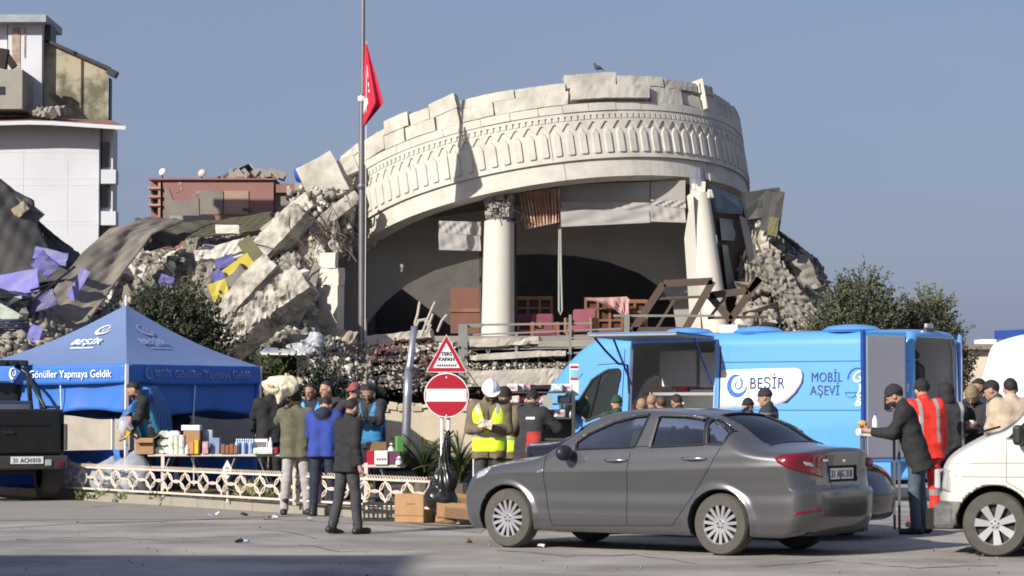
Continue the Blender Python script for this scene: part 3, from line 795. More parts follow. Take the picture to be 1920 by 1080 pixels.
# right side doors under the ring (leaning with it)
m_frame = mat("grey_door_frame", (0.20, 0.195, 0.19), .6, var=.08)
m_brown = mat("brown_frame", (0.085, 0.055, 0.042), .6, var=.15)
m_frost = mat("dusty_pane", (0.30, 0.33, 0.34), .3, var=.12, scale=1.5)
def qd(b, pts, Y0, th=.08):
    V = [P(x, y, Y0 + dy) for x, y, dy in pts] + [P(x, y, Y0 + dy + th) for x, y, dy in pts]; n = len(pts)
    b.add(V, [tuple(range(n))[::-1], tuple(range(n, 2 * n))] + [(i, (i + 1) % n, n + (i + 1) % n, n + i) for i in range(n)]); return b
dr = qd(MB(), [(1340, 398, .3), (1388, 402, 1.2), (1444, 640, .8), (1362, 640, 0)], 61.8, .12).build("door", m_brown, rot, world=True)
qd(MB(), [(1349, 409, .3), (1382, 412, 1.2), (1386, 452, 1.1), (1353, 450, .3)], 61.72, .05).build("pane", m_frost, dr, world=True)
qd(MB(), [(1354, 459, .3), (1368, 460, .7), (1382, 545, .6), (1364, 545, .2)], 61.72, .05).build("pane", m_frost, dr, world=True)
qd(MB(), [(1372, 460, .8), (1387, 461, 1.1), (1402, 545, .9), (1386, 545, .6)], 61.72, .05).build("pane", m_frost, dr, world=True)
qd(MB(), [(1386, 404, .6), (1400, 410, .9), (1460, 640, .6), (1436, 640, .3)], 61.2, .3).build("jamb", m_plaster, rot, world=True)
qd(MB(), [(1330, 345, .6), (1392, 372, 2.4), (1402, 402, 2.2), (1336, 398, .5)], 61.9, .1).build("fanlight", m_pane_dark, rot, world=True)
# blinds and curtain hung inside the openings
m_blind = mat("grey_blind_cloth", (0.34, 0.32, 0.31), .9, var=.06, scale=2, bump=.1)
def cloth(nm, m, parent, pts, Y, nu, nv, amp, fx, fy, seed=0, th=.015, dY=(0, 0, 0, 0)):
    """creased cloth filling a photo quad (tl,tr,br,bl) at depth Y."""
    tl, tr, br, bl = [P(x, y, Y + dy) for (x, y), dy in zip(pts, dY)]; V = []
    for j in range(nv + 1):
        for i in range(nu + 1):
            u, v = i / nu, j / nv; p = (tl * (1 - u) + tr * u) * (1 - v) + (bl * (1 - u) + br * u) * v
            d = amp * (math.sin(u * fx + v * fy + seed + 1.2 * math.sin(v * 3 + seed)) * .6 + .4 * math.sin(u * fx * 2.3 - v * fy * .7 + seed * 2)) * min(1, 4 * v * (1.02 - v) + .15)
            V.append(p + np.array([0, d, d * .1]))
    F = [(j * (nu + 1) + i, j * (nu + 1) + i + 1, (j + 1) * (nu + 1) + i + 1, (j + 1) * (nu + 1) + i) for j in range(nv) for i in range(nu)]
    n = len(V); V2 = V + [v + np.array([0, th, 0]) for v in V]
    F2 = [f[::-1] for f in F] + [tuple(i + n for i in f) for f in F]
    per = [i for i in range(nu + 1)] + [(j + 1) * (nu + 1) - 1 for j in range(1, nv + 1)] + [nv * (nu + 1) + i for i in range(nu - 1, -1, -1)] + [j * (nu + 1) for j in range(nv - 1, 0, -1)]
    for i in range(len(per)): a, c = per[i], per[(i + 1) % len(per)]; F2.append((a, c, c + n, a + n))
    b = MB(); b.add(V2, F2); return b.build(nm, m, parent, smooth=True, world=world_(parent), auto=60)
def world_(p): return True
for nm, px0, px1, y0, ym, y1, sl in (("wide", 1052, 1219, 378, 392, 424, -8), ("right", 1220, 1286, 374, 385, 414, 2), ("left", 823, 902, 414, 436, 467, 2)):
    t = thing("window_blind", {"wide": "wide crumpled grey blind hanging in the middle of the rotunda opening", "right": "short grey blind hanging beside the leaning right column", "left": "small grey blind hanging left of the round column"}[nm], "blind", P(px0, y1, 61.9), 0, "grey blinds hanging in the opening")
    cloth("upper_cloth", m_blind, t, [(px0, y0), (px1, y0 + 2), (px1, ym + 6), (px0, ym)], 62.0, 40, 8, .035, 22, 9, 1)
    cloth("lower_cloth", m_blind, t, [(px0 - 1, ym), (px1 - 2, ym + 6 + sl * .3), (px1, y1 + sl), (px0, y1)], 61.9, 40, 10, .030, 11, 5, 3)
    b = MB(); b.bar(P(px0, y1, 61.88), P(px1, y1 + sl, 61.88), .05, .04); b.build("bottom_rail", m_blind, t, world=True)
    if nm != "left":
        qd(MB(), [(px0, 346 if nm == "wide" else 341, 0), (px1 - 1, 341 if nm == "wide" else 338, 0), (px1 - 1, y0 + 4, 0), (px0, y0 + 4, 0)], 62.15, .04).build("pelmet", m_plaster, t, world=True)
t = thing("curtain", "pinkish pleated curtain hanging right of the round column", "curtain", P(1010, 425, 61.9))
cloth("pleats", mat("salmon_curtain", (.50, .33, .25), .9, var=.25, scale=6), t, [(972, 362), (1051, 352), (1051, 416), (985, 430)], 62.0, 60, 6, .09, 75, 1, 2)
# cable loop hanging from ceiling
t = thing("hanging_cable", "thin looped cable hanging from the ceiling in the opening", "cable", P(1050, 590, 62.2))
b = MB(); b.tube([P(1049, 400, 62.2), P(1048, 500, 62.2), P(1048, 582, 62.2), P(1051, 590, 62.2), P(1054, 582, 62.2), P(1052, 500, 62.2), P(1051, 400, 62.2)], .022, 6); b.build("loop", mat("pale_cable", (.35, .34, .31), .7), t, world=True)
b = MB(); b.box(P(1050, 398, 62.2), (.12, .12, .1)); b.build("hook", m_darkmetal, t, world=True)
# furniture on the hall floor
m_wood = mat("brown_wood", (0.22, 0.10, 0.05), .55, var=.3, scale=3)
m_pinkc = mat("shaded_pink_upholstery", (0.20, 0.055, 0.08), .85, var=.15)  # pink darkened, with the hall's shade put into the colour
def screen(px0, px1, y0, y1, Y, label):
    t = thing("carved_screen", label, "wooden screen", P((px0 + px1) / 2, y1, Y))
    a, c = P(px0, y1, Y), P(px1, y0, Y); w, h = c[0] - a[0], c[2] - a[2]
    b = MB(); b.box((0, .05, h / 2), (w * .96, .03, h * .96)); b.build("backing", mat("dark_wood", (.08, .035, .02), .7), t)
    for i in range(2):
        b = MB(); b.box((0, 0, .04 + i * (h - .08)), (w, .12, .09)); b.build("rail", m_wood, t)
    n = max(2, int(w / .24))
    for i in range(n + 1):
        b = MB(); b.box((-w / 2 + w * i / n, 0, h / 2), (.06, .1, h)); b.build("stile", m_wood, t)
    nv = max(2, int(h / .22))
    for j in range(1, nv):
        b = MB(); b.box((0, 0, h * j / nv), (w, .09, .05)); b.build("lattice_bar", m_wood, t)
screen(968, 1034, 556, 622, 62.8, "brown lattice screen leaning right of the round column")
screen(1098, 1166, 558, 622, 62.8, "brown lattice screen under the pink cloth")
screen(1168, 1212, 562, 630, 63.2, "narrow brown screen behind the fallen window frame")
def armchair(px, py, Y, label, s=1.0, rz=0):
    t = thing("armchair", label, "armchair", P(px, py, Y), math.radians(rz))
    b = MB(); b.box((0, 0, .32 * s), (.75 * s, .7 * s, .22 * s)); b.build("seat", m_pinkc, t, bevel=.04)
    b = MB(); b.box((0, .32 * s, .65 * s), (.78 * s, .16 * s, .62 * s), rotm(-10)); b.build("backrest", m_pinkc, t, bevel=.05)
    for sx in (-1, 1):
        b = MB(); b.box((sx * .42 * s, 0, .42 * s), (.1 * s, .7 * s, .5 * s)); b.build("armrest", m_wood, t, bevel=.02)
        for sy in (-1, 1):
            b = MB(); b.box((sx * .36 * s, sy * .3 * s, .1 * s), (.07 * s, .07 * s, .22 * s)); b.build("leg", m_wood, t)
armchair(985, 642, 62.2, "pink armchair just right of the round column", .72, 25)
armchair(1020, 642, 62.0, "pink armchair second from the round column", .72, 10)
armchair(1090, 636, 61.6, "pink armchair with wooden arms near the fallen window frame", .75, -20)
t = thing("wooden_panel", "brown wooden board standing in the dark left of the round column", "board", P(873, 625, 62.6))
b = MB(); b.box((0, 0, .55), (.72, .05, 1.1)); b.build("board", mat("shaded_board", (.17, .075, .05), .7), t)
b = MB(); b.box((0, -.04, .55), (.78, .04, .08)); b.build("batten", m_wood, t)
t = thing("draped_cloth", "torn pink and white cloth hanging over the brown screen", "cloth", P(1140, 610, 62.3))
cloth("fold", mat("pink_white_cloth", (.55, .42, .38), .9, scale=5, col2=(.45, .2, .2)), t, [(1095, 560), (1176, 556), (1180, 600), (1140, 572)], 62.4, 24, 8, .08, 20, 6, 4)
cloth("hanging_end", mat("pale_pink", (.5, .3, .28), .9), t, [(1164, 558), (1180, 560), (1180, 612), (1168, 606)], 62.3, 8, 12, .05, 8, 6, 1)
# ================================================================== RUBBLE
import bmesh
m_purple = mat("lilac_board", (0.21, 0.20, 0.56), .7, scale=2.2, col2=(.30, .28, .40), thr=(.5, .8), bump=.2)
m_purple2 = mat("deep_violet_board", (0.11, 0.11, 0.34), .7, scale=3, col2=(.22, .2, .28), thr=(.5, .8))
m_yellow = mat("yellow_board", (0.58, 0.48, 0.06), .75, scale=3, col2=(.42, .36, .18), thr=(.5, .8))
m_olive = mat("olive_board", (0.15, 0.14, 0.07), .8, var=.15)
m_tarp = mat("grey_brown_felt", (0.13, 0.115, 0.10), .9, scale=.7, col2=(0.30, 0.255, 0.21), thr=(.4,.7), bump=.6, bscale=7, detail=9)
m_tarpd = mat("dark_felt", (0.055, 0.055, 0.058), .85, scale=1.0, col2=(0.11, 0.10, 0.09), bump=.4, bscale=8)
m_whitec = mat("white_plaster_chunk", (0.58, 0.55, 0.50), .9, scale=5, var=.12, bump=.4, bscale=15)
m_greyc = mat("grey_concrete_chunk", (0.31, 0.285, 0.25), .95, scale=4, col2=(0.22, 0.20, 0.17), bump=.7, bscale=12)
m_tanc = mat("tan_masonry_chunk", (0.42, 0.345, 0.27), .95, scale=4, col2=(0.30, 0.25, 0.2), bump=.7, bscale=12)
m_floorw = mat("white_floor_edge", (0.58, 0.54, 0.48), .9, scale=3, col2=(0.36, 0.32, 0.27), bump=.5, bscale=14)
m_gapdirt = mat("rubble_dirt_gap_shade", (0.24, 0.215, 0.185), 1.0, scale=3, col2=(.10, .09, .08), thr=(.4,.65), bump=1.0, bscale=8, detail=9)  # dirt painted darker so gaps between chunks look shaded
def hull_mesh(name, seed, n=14, sh=(1, 1, 1)):
    r = random.Random(seed); bm = bmesh.new()
    for _ in range(n):
        v = Vector((r.uniform(-1, 1), r.uniform(-1, 1), r.uniform(-1, 1)))
        k = max(abs(v.x), abs(v.y), abs(v.z)); v = v / k * r.uniform(.75, 1)
        bm.verts.new((v.x * sh[0] / 2, v.y * sh[1] / 2, v.z * sh[2] / 2))
    res = bmesh.ops.convex_hull(bm, input=bm.verts[:])
    bmesh.ops.delete(bm, geom=[g for g in res["geom_interior"] if isinstance(g, bmesh.types.BMVert)], context='VERTS')
    me = bpy.data.meshes.new(name); bm.to_mesh(me); bm.free(); return me
CH = []
for k, (mm, sh) in enumerate([(m_whitec, (1, .8, .5)), (m_greyc, (1, .8, .7)), (m_tanc, (1, .7, .6)), (m_greyc, (1.3, .7, .35)), (m_whitec, (.9, .9, .8)), (m_dust, (1, .8, .6)), (m_dust, (1.4, .9, .3)), (m_whitec, (1.3, .6, .3))]):
    me = hull_mesh("concrete_chunk", 40 + k, 9 + k % 3, sh); me.materials.append(mm); CH.append(me)
def chunk(p, s, label, group, k=None, r=rnd):
    k = r.randrange(len(CH)) if k is None else k
    w_ = ("white", "grey", "tan", "flat grey", "blocky white", "dusty beige", "flat dusty beige", "long white")[k]; label = w_ + " " + label; group = w_ + " " + group
    o = link("concrete_chunk", CH[k], None, None, tuple(map(float, p)))
    o.rotation_euler = (r.uniform(-.6, .6), r.uniform(-.6, .6), r.uniform(0, 6.3)); o.scale = (s, s * r.uniform(.6, 1.1), s * r.uniform(.55, 1.1))
    return tag(o, label, "rubble", group, "thing")
def crumbs(name, pts, smin, smax, mats, seed):
    """fine debris: thousands of little hulls in one mesh."""
    r = np.random.default_rng(seed); V = []; F = []; n = 0
    pr = np.array([(-1, -1, -.6), (1, -.8, -.7), (.8, 1, -.6), (-.9, .9, -.8), (-.7, -.8, .7), (.9, -.7, .6), (.6, .8, .9), (-.8, .7, .6)]) / 2
    V = []; MI = []
    for p in pts:
        s = smin + (smax - smin) * r.random() ** 2.2
        R = rotm(*(r.random(3) * 180)); V.append((pr + r.normal(0, .08, (8, 3))) * s * (.6 + .8 * r.random(3)) @ R.T + p)
        MI += [int(r.integers(len(mats)))] * 6
    k = len(V); F = (np.array(BOXF)[None] + 8 * np.arange(k)[:, None, None]).reshape(-1, 4)
    me = mesh_np(name, np.concatenate(V), F); o = link(name, me, mats); me.polygons.foreach_set("material_index", MI)
    return tag(o, kind="stuff")
def mound(name, xs, ridge, front, Y0, Y1, m, seed, amp=.25, pw=.75, nv=40):
    nu = 90; x0, x1 = xs; rf = pchip(*zip(*ridge)); ff = pchip(*zip(*front)); V = []
    for j in range(nv + 1):
        v = j / nv; Y = Y0 + (Y1 - Y0) * v
        for i in range(nu + 1):
            px = x0 + (x1 - x0) * i / nu
            zr = P(px, float(rf(px)), Y1)[2]; zf = max(-.1, P(px, float(ff(px)), Y0)[2]); p = P(px, 600, Y)
            z = zf + (zr - zf) * v ** pw + amp * vnoise(p[0], Y * 1.0, 0.0, seed, 7, 5.5) * min(1, 3 * v + .2)
            V.append((p[0], Y + .1 * math.sin(i * 1.7), z))
    F = [(j * (nu + 1) + i, j * (nu + 1) + i + 1, (j + 1) * (nu + 1) + i + 1, (j + 1) * (nu + 1) + i) for j in range(nv) for i in range(nu)]
    n = len(V); back = [nv * (nu + 1) + i for i in range(nu + 1)]; V += [(V[i][0], V[i][1] + 2.5, -.1) for i in back]
    F += [(back[i], back[i + 1], n + i + 1, n + i) for i in range(nu)]
    n2 = len(V); V += [(V[i][0], V[i][1] - max(.2, V[i][2] * .8), -.1) for i in range(nu + 1)]
    F += [(n2 + i, n2 + i + 1, i + 1, i) for i in range(nu)]
    o = link(name, mesh_np(name, V, np.array(F)), m); tag(o, kind="stuff")
    A = np.array(V[:n]).reshape(nv + 1, nu + 1, 3)
    return A
def on(A, r, vlo=0.0, vhi=1.0):
    nv, nu = A.shape[0] - 1, A.shape[1] - 1
    v = (vlo + (vhi - vlo) * r.random()) * nv; u = r.random() * nu; j, i = min(int(v), nv - 1), min(int(u), nu - 1)
    return A[j, i] + (A[j, i + 1] - A[j, i]) * (u - i) + (A[j + 1, i] - A[j, i]) * (v - j)
AL = mound("rubble_mound", (120, 606), [(120, 640), (180, 590), (240, 500), (300, 470), (360, 455), (430, 445), (500, 425), (540, 400), (575, 440), (606, 600)], [(120, 700), (606, 690)], 56.5, 64.5, m_gapdirt, 2, .42)
AR = mound("rubble_mound", (1384, 1600), [(1384, 420), (1405, 392), (1440, 412), (1480, 462), (1532, 486), (1556, 540), (1600, 690)], [(1384, 690), (1600, 720)], 59.5, 65, m_gapdirt, 5, .4)
r = random.Random(21)
for i in range(150): chunk(on(AL, r, .05, 1), .22 + .85 * r.random() ** 2.2, "jagged chunk of broken concrete in the heap left of the rotunda", "concrete chunks in the left heap", None, r)
for i in range(70): chunk(on(AR, r, .1, 1), .25 + .8 * r.random() ** 1.8, "jagged chunk of broken concrete in the shaded heap right of the rotunda", "concrete chunks in the right heap", None, r)
crumbs("fine_rubble", [on(AL, r) for _ in range(2400)] + [on(AR, r) for _ in range(900)], .03, .17, [m_dust, m_greyc, m_dust, m_tanc], 3)

def slab(label, cx, cy, Y, Lpx, Tpx, depth, ang, m, yaw=0, pitch=0, jag=.04, name="concrete_slab", cat="slab", cuts=2, seed=None, group=None):
    s = Y / FPX; L, T = Lpx * s, Tpx * s
    o = MB().box((0, 0, 0), (L, depth, T)).build(name, m)
    sd_ = int(cx * 7 + cy)
    if m in (m_rough, m_greyc, m_tanc, m_whitec, m_floorw) and jag > .02: rocky(o, min(jag * 2.0, T * .42), .13, sd_, 3.2, 2200)
    else: roughen(o, min(jag, T * .22), sd_, cuts)
    o.location = tuple(map(float, P(cx, cy, Y + depth / 2)))
    o.rotation_euler = Euler((math.radians(pitch), math.radians(-ang), 0), 'XYZ').to_matrix().to_euler(); o.rotation_euler.rotate_axis('Z', math.radians(yaw)) if yaw else None
    return tag(o, label, cat, group, "thing")
slab("long grey concrete beam lying diagonally above the tent's right corner", 500, 586, 55.6, 196, 50, .8, 37, m_rough, pitch=-18, jag=.09, cuts=4)
slab("slimmer rough concrete beam lying parallel behind the long one", 462, 550, 57.0, 150, 32, .6, 47, m_rough, pitch=-15, jag=.06, cuts=3)
slab("square-cut concrete beam tipped against the rotunda's broken left end", 532, 440, 61.6, 120, 40, .8, 47, m_rough, pitch=-20, jag=.05, cuts=3)
slab("smooth pale slab standing behind the square-cut beam", 540, 408, 62.6, 105, 32, .3, 40, m_slab, pitch=-10)
slab("big pale cladding slab hanging off the left end of the ring", 606, 338, 63.0, 74, 84, .3, 28, m_slab, pitch=-6, jag=.02, cuts=2)
slab("pale cladding slab wedged between hanging slab and frieze", 640, 318, 63.2, 62, 34, .35, 24, m_slab, pitch=-5, jag=.02)
slab("flat broken slab lodged below the hanging cladding slab", 588, 396, 62.9, 58, 22, .5, 38, m_slab, pitch=-15)
slab("narrow concrete splinter leaning below the ring's left end", 628, 400, 62.3, 110, 20, .3, 38, m_rough, jag=.06, cuts=3)
slab("white rectangular block lying on the rubble crest", 428, 431, 62.5, 44, 16, .5, 0, m_whitec, jag=.01)
slab("white plaster block tilted beside the yellow board", 436, 466, 60.2, 56, 24, .6, 18, m_whitec, jag=.03)
slab("white plaster lump on top of the rubble near the drape", 392, 478, 60.6, 48, 20, .5, 8, m_whitec, jag=.05)
slab("dark olive board tipped over the yellow board", 475, 474, 58.4, 64, 28, .08, -52, m_olive, jag=.005, name="olive_board", cat="board")
slab("large bright yellow board bent over the rubble", 440, 507, 58.0, 76, 26, .06, 36, m_yellow, jag=.01, name="yellow_board", cat="board")
slab("small bright yellow board lower down by the olive bush", 412, 545, 57.4, 34, 34, .06, 20, m_yellow, jag=.02, name="yellow_board", cat="board")
slab("violet board piece between white block and yellow board", 422, 490, 58.3, 34, 20, .05, 20, m_purple2, jag=.01, name="violet_board", cat="board")
slab("violet board piece just above the olive bush", 312, 527, 57, 26, 20, .05, -20, m_purple2, jag=.01, name="violet_board", cat="board")
slab("violet board scrap left of the yellow board", 408, 517, 57.8, 22, 22, .05, 40, m_purple2, jag=.01, name="violet_board", cat="board")
slab("grey curved concrete shell between yellow boards and beam", 448, 538, 57.6, 70, 44, .5, 48, mat("purplish_grey_felt", (.16, .14, .135), .9), pitch=-25, jag=.05)
slab("upright grey plank leaning beside the left pier", 578, 560, 58.6, 130, 16, .15, 76, m_greyc, jag=.01, name="leaning_plank", cat="plank")
slab("second grey plank leaning left of the pier", 562, 585, 58.2, 120, 20, .15, 68, m_plaster, jag=.01, name="leaning_plank", cat="plank")
slab("crushed pale concrete stub above the left pier", 612, 452, 62.2, 50, 60, .6, 10, m_rough, jag=.1, cuts=3)
slab("broken wedge of concrete under the left pier", 618, 648, 58.6, 90, 40, .9, -12, m_tanc, pitch=-20, jag=.12, cuts=3)
slab("small pale concrete wedge right of the plastic heap", 590, 650, 58.2, 40, 40, .6, 50, m_tanc, jag=.08)
# right heap
slab("long grey concrete slab sliding down the right heap", 1478, 560, 61.0, 190, 44, .8, -58, m_greyc, pitch=-15, jag=.08, cuts=3)
slab("second grey slab behind the long one on the right heap", 1515, 556, 62.6, 150, 36, .8, -62, m_greyc, pitch=-15, jag=.08, cuts=3)
slab("pale lit concrete block on the crest of the right heap", 1498, 500, 63.0, 60, 22, .7, -28, m_tanc, jag=.07)
slab("lit stone lump wedged above the long grey slab", 1448, 478, 62.0, 26, 24, .4, -30, m_tanc, jag=.06)
slab("rough masonry lump under the dark box on the right heap", 1424, 452, 62.0, 34, 60, .5, -20, m_rough, jag=.12, cuts=3)
slab("dark greenish box tipped on top of the right heap", 1428, 384, 62.4, 66, 52, .9, 6, mat("dark_green_tin", (.05, .055, .053), .6), jag=.03, name="metal_box", cat="box")
slab("dark torn panel hanging right of the greenish box", 1448, 396, 61.8, 34, 76, .06, -8, m_tarpd, jag=.03, name="torn_panel", cat="panel", cuts=2)
slab("olive strip of board below the torn panel", 1450, 425, 61.7, 18, 34, .05, -10, m_olive, jag=.01, name="board_strip", cat="board")
slab("long dark rail lying down the crest of the right heap", 1480, 452, 63.4, 110, 6, .2, -38, m_darkmetal, jag=.005, name="metal_rail", cat="rail")

def drape(name, label, A, B, m, nu=26, nv=40, amp=.12, fold=7, seed=0, th=.03, cat="felt sheet"):
    """heavy sheet between two edge polylines given as (px,py,Y)."""
    def ev(pl, t):
        pl = np.array(pl, float); s = t * (len(pl) - 1); i = min(int(s), len(pl) - 2); return pl[i] + (pl[i + 1] - pl[i]) * (s - i)
    V = []
    for j in range(nv + 1):
        a, c = ev(A, j / nv), ev(B, j / nv)
        for i in range(nu + 1):
            u = i / nu; q = a + (c - a) * u; p = P(q[0], q[1], q[2])
            d = amp * (math.sin(u * fold + seed + j * .05) + .5 * math.sin(u * fold * 2.1 + seed * 3 - j * .11)) + .014 * math.sin(i * 1.3 + j * .9) + .02 * math.sin(i * .7 - j * .5 + seed)
            V.append(p + np.array([d * .2, -d, d * .35]))
    F = [(j * (nu + 1) + i, j * (nu + 1) + i + 1, (j + 1) * (nu + 1) + i + 1, (j + 1) * (nu + 1) + i) for j in range(nv) for i in range(nu)]
    o = link(name, mesh_np(name, V, np.array(F), True), m)
    md = o.modifiers.new("thickness", 'SOLIDIFY'); md.thickness = th
    return tag(o, label, cat, None, "thing")
drape("roofing_felt", "huge grey-brown sheet of roofing felt sliding down the rubble behind the tent", [(268, 412, 62), (205, 432, 61), (150, 480, 59.5), (105, 540, 58), (60, 600, 57), (0, 668, 56)], [(345, 412, 62), (285, 440, 61), (240, 500, 59.5), (200, 555, 58), (160, 610, 57), (95, 672, 56)], m_tarp, amp=.07, fold=4.5)
drape("roofing_felt", "dark felt flap hanging from the crest right of the huge sheet", [(252, 412, 62.3), (262, 440, 62), (270, 470, 61.8)], [(400, 420, 63), (360, 440, 62.6), (330, 462, 62.3)], mat("dark_olive_felt", (.075, .072, .055), .9), amp=.06, fold=5, seed=2)
drape("roofing_felt", "long thin dark roof strip along the rubble crest", [(330, 418, 63.5), (420, 412, 63.8), (510, 396, 64)], [(330, 446, 63.2), (420, 440, 63.4), (508, 428, 63.6)], mat("mossy_strip", (.10, .10, .05), .9, col2=(.06, .055, .045)), amp=.02, fold=3, seed=1)
drape("roofing_felt", "dark felt sheet wrapped over the heap at the left edge", [(-60, 300, 60), (-60, 420, 59), (-60, 520, 58), (-60, 560, 57.5)], [(62, 380, 61), (72, 430, 60.5), (110, 500, 60), (150, 520, 59)], m_tarpd, amp=.07, fold=3.5, seed=4)
drape("roofing_felt", "dark felt hump between the left heap and the white building", [(60, 405, 61.5), (80, 440, 61.5), (100, 500, 61)], [(70, 420, 61.5), (148, 472, 61.5), (170, 520, 60.5)], mat("blue_grey_felt", (.055, .06, .065), .85), amp=.06, fold=4, seed=6)
slab("tilted brown roof slab edge sticking up at the left border", 22, 372, 60.6, 120, 26, .9, -40, m_tarp, jag=.05)
slab("sunlit tan roof slab edge under the left felt sheet", 12, 420, 60.2, 110, 18, .9, 38, m_tanc, jag=.05)
slab("large lilac board lying flat at the left border", 26, 533, 56.4, 92, 46, .06, 10, m_purple, jag=.02, name="lilac_board", cat="board", pitch=-20)
slab("lilac board leaning above the large one", 95, 480, 57.6, 62, 22, .05, -14, m_purple, jag=.02, name="lilac_board", cat="board")
slab("deep violet board folded between the lilac boards", 84, 497, 57.0, 40, 34, .05, -40, m_purple2, jag=.03, name="violet_board", cat="board")
slab("narrow lilac board lying on the huge felt sheet", 147, 533, 56.6, 62, 17, .05, 62, m_purple, jag=.01, name="lilac_board", cat="board")
slab("small lilac board at the foot of the huge felt sheet", 65, 628, 55, 24, 36, .05, -18, m_purple, jag=.01, name="lilac_board", cat="board")
slab("dark violet board half buried beside the deep violet one", 75, 566, 56.2, 60, 30, .05, 20, m_purple2, jag=.02, name="violet_board", cat="board")
slab("pale green board at the left border under the black film", 14, 590, 55.2, 44, 24, .05, -30, mat("pale_green_board", (.40, .46, .40), .8), jag=.01, name="green_board", cat="board")
slab("black plastic-wrapped bundle at the left border", 20, 568, 56, 80, 40, .5, -16, mat("black_film", (.02, .022, .03), .35), jag=.08, name="wrapped_bundle", cat="bundle", cuts=3)
t = thing("pipe_bundle", "bundle of dark blue pipes lying at the left border behind the tent", "pipes", P(20, 620, 55))
for k in range(9):
    MB().tube([P(-40, 602 + 5 * k, 55 + .05 * k), P(55, 600 + 4.4 * k + 3 * (k % 3), 55.2 + .05 * k)], .03, 7).build("pipe", mat("navy_pipe", (.06, .075, .13), .5), t, smooth=True, world=True)
t = thing("bent_rebar", "two long dark bars lying across the lilac boards", "bars", P(100, 520, 56))
for a, c in (((62, 563, 55.6), (140, 500, 56.6)), ((58, 545, 55.6), (120, 525, 56.4))): MB().tube([P(*a), P(*c)], .03, 6).build("bar", m_darkmetal, t, world=True)
AL2 = mound("rubble_mound", (-120, 200), [(-120, 470), (0, 470), (60, 480), (120, 540), (200, 650)], [(-120, 690), (200, 700)], 54, 61, m_gapdirt, 9, .3)
r = random.Random(31)
for i in range(20): chunk(on(AL2, r, .05, .6), .15 + .4 * r.random() ** 2, "small masonry chunk among the lilac boards at the left", "masonry chunks at the left border", None, r)
crumbs("fine_rubble", [on(AL2, r, 0, .8) for _ in range(700)], .03, .13, [m_dust, m_greyc, m_tanc, m_tarpd], 8)

# crushed floors under the hall: stacked slabs with rails
for k, (x0, y0, x1, y1, th, lab) in enumerate([(690, 641, 812, 628, 18, "topmost crushed floor slab below the dark hall"), (688, 662, 880, 646, 11, "second crushed floor slab from the top"), (692, 678, 890, 664, 10, "third crushed floor slab from the top"),
        (690, 694, 885, 684, 9, "fourth crushed floor slab from the top"), (640, 716, 850, 700, 9, "fifth crushed floor slab with twisted bars on it"), (650, 734, 800, 722, 9, "lowest crushed floor slab over the black gap"),
        (880, 646, 1010, 640, 14, "upper floor slab behind the bent railing"), (880, 672, 1060, 664, 10, "middle floor slab behind the bent railing"), (876, 712, 1062, 706, 28, "thick pale slab edge just above the white helmet")]):
    slab(lab, (x0 + x1) / 2, (y0 + y1) / 2, 57.9 - .12 * k, math.hypot(x1 - x0, y1 - y0), th, 2.2, math.degrees(math.atan2(y0 - y1, x1 - x0)), m_floorw, jag=.03, cuts=3, name="floor_slab", cat="slab")
b = MB(); b.box((-1.0, 58.6, .95), (7.4, 1.2, 1.9)); o = b.build("crushed_ground_floor", MATS["shaded_brown_void"]); tag(o, "dark crushed ground floor under the stacked floor slabs", "ruin", None, "thing")  # shadow gap under the slabs painted as a solid dark block
r = random.Random(77)
def front_pts(n): return [P(r.uniform(600, 900), r.uniform(645, 742), 57.0 + r.random() * .8) for _ in range(n)] + [P(r.uniform(870, 1065), r.uniform(682, 700), 57.1 + r.random() * .5) for _ in range(n // 2)]
for p in front_pts(20): chunk(p, .1 + .25 * r.random() ** 2, "rubble chunk caught between the crushed floor slabs", "chunks between the crushed floors", None, r)
crumbs("fine_rubble", front_pts(1300), .02, .09, [m_dust, m_greyc, m_whitec, m_tanc], 9)
AF = mound("rubble_mound", (490, 700), [(490, 665), (560, 640), (620, 640), (700, 690)], [(490, 740), (700, 760)], 54.5, 58.5, m_gapdirt, 14, .2, nv=20)
for i in range(20): chunk(on(AF, r, .1, 1), .15 + .4 * r.random() ** 2, "rubble chunk in front of the left pier", "chunks in front of the left pier", None, r)
crumbs("fine_rubble", [on(AF, r) for _ in range(600)], .05, .18, [m_dust, m_greyc, m_whitec, m_tanc], 12)
t = thing("twisted_rebar", "tangle of twisted steel bars among the crushed floor slabs", "bars", P(790, 640, 57))
for i in range(46):
    x, y = r.uniform(690, 850), r.uniform(640, 735); q = [P(x, y, 56.7)]
    for k in range(3): x += r.uniform(-16, 22); y += r.uniform(-14, 10); q.append(P(x, y, 56.6 + r.uniform(-.2, .2)))
    MB().tube(q, .014 + .012 * (i % 3 == 0), 5).build("bar", m_darkmetal if i % 3 else mat("rusty_bar", (.14, .07, .05), .8), t, world=True)
for q in ([(782, 628), (778, 606), (783, 590), (787, 566)], [(790, 630), (800, 602), (812, 574), (816, 566)], [(800, 624), (806, 604), (812, 588)], [(820, 622), (828, 602), (838, 590)], [(772, 630), (786, 600), (800, 598), (808, 612)], [(806, 616), (796, 600), (784, 602)]):
    MB().tube([P(x, y, 56.9) for x, y in q], .03, 6).build("bar", mat("pale_bent_bar", (.42, .38, .34), .8), t, world=True)
m_red = mat("dark_red_steel", (.12, .03, .035), .7)
for q in ([(695, 655), (740, 645), (760, 636)], [(700, 664), (755, 651)], [(712, 650), (722, 674)], [(722, 648), (716, 674)]): MB().bar(P(*q[0], 56.6), P(*q[-1], 56.6), .05).build("red_strut", m_red, t, world=True)
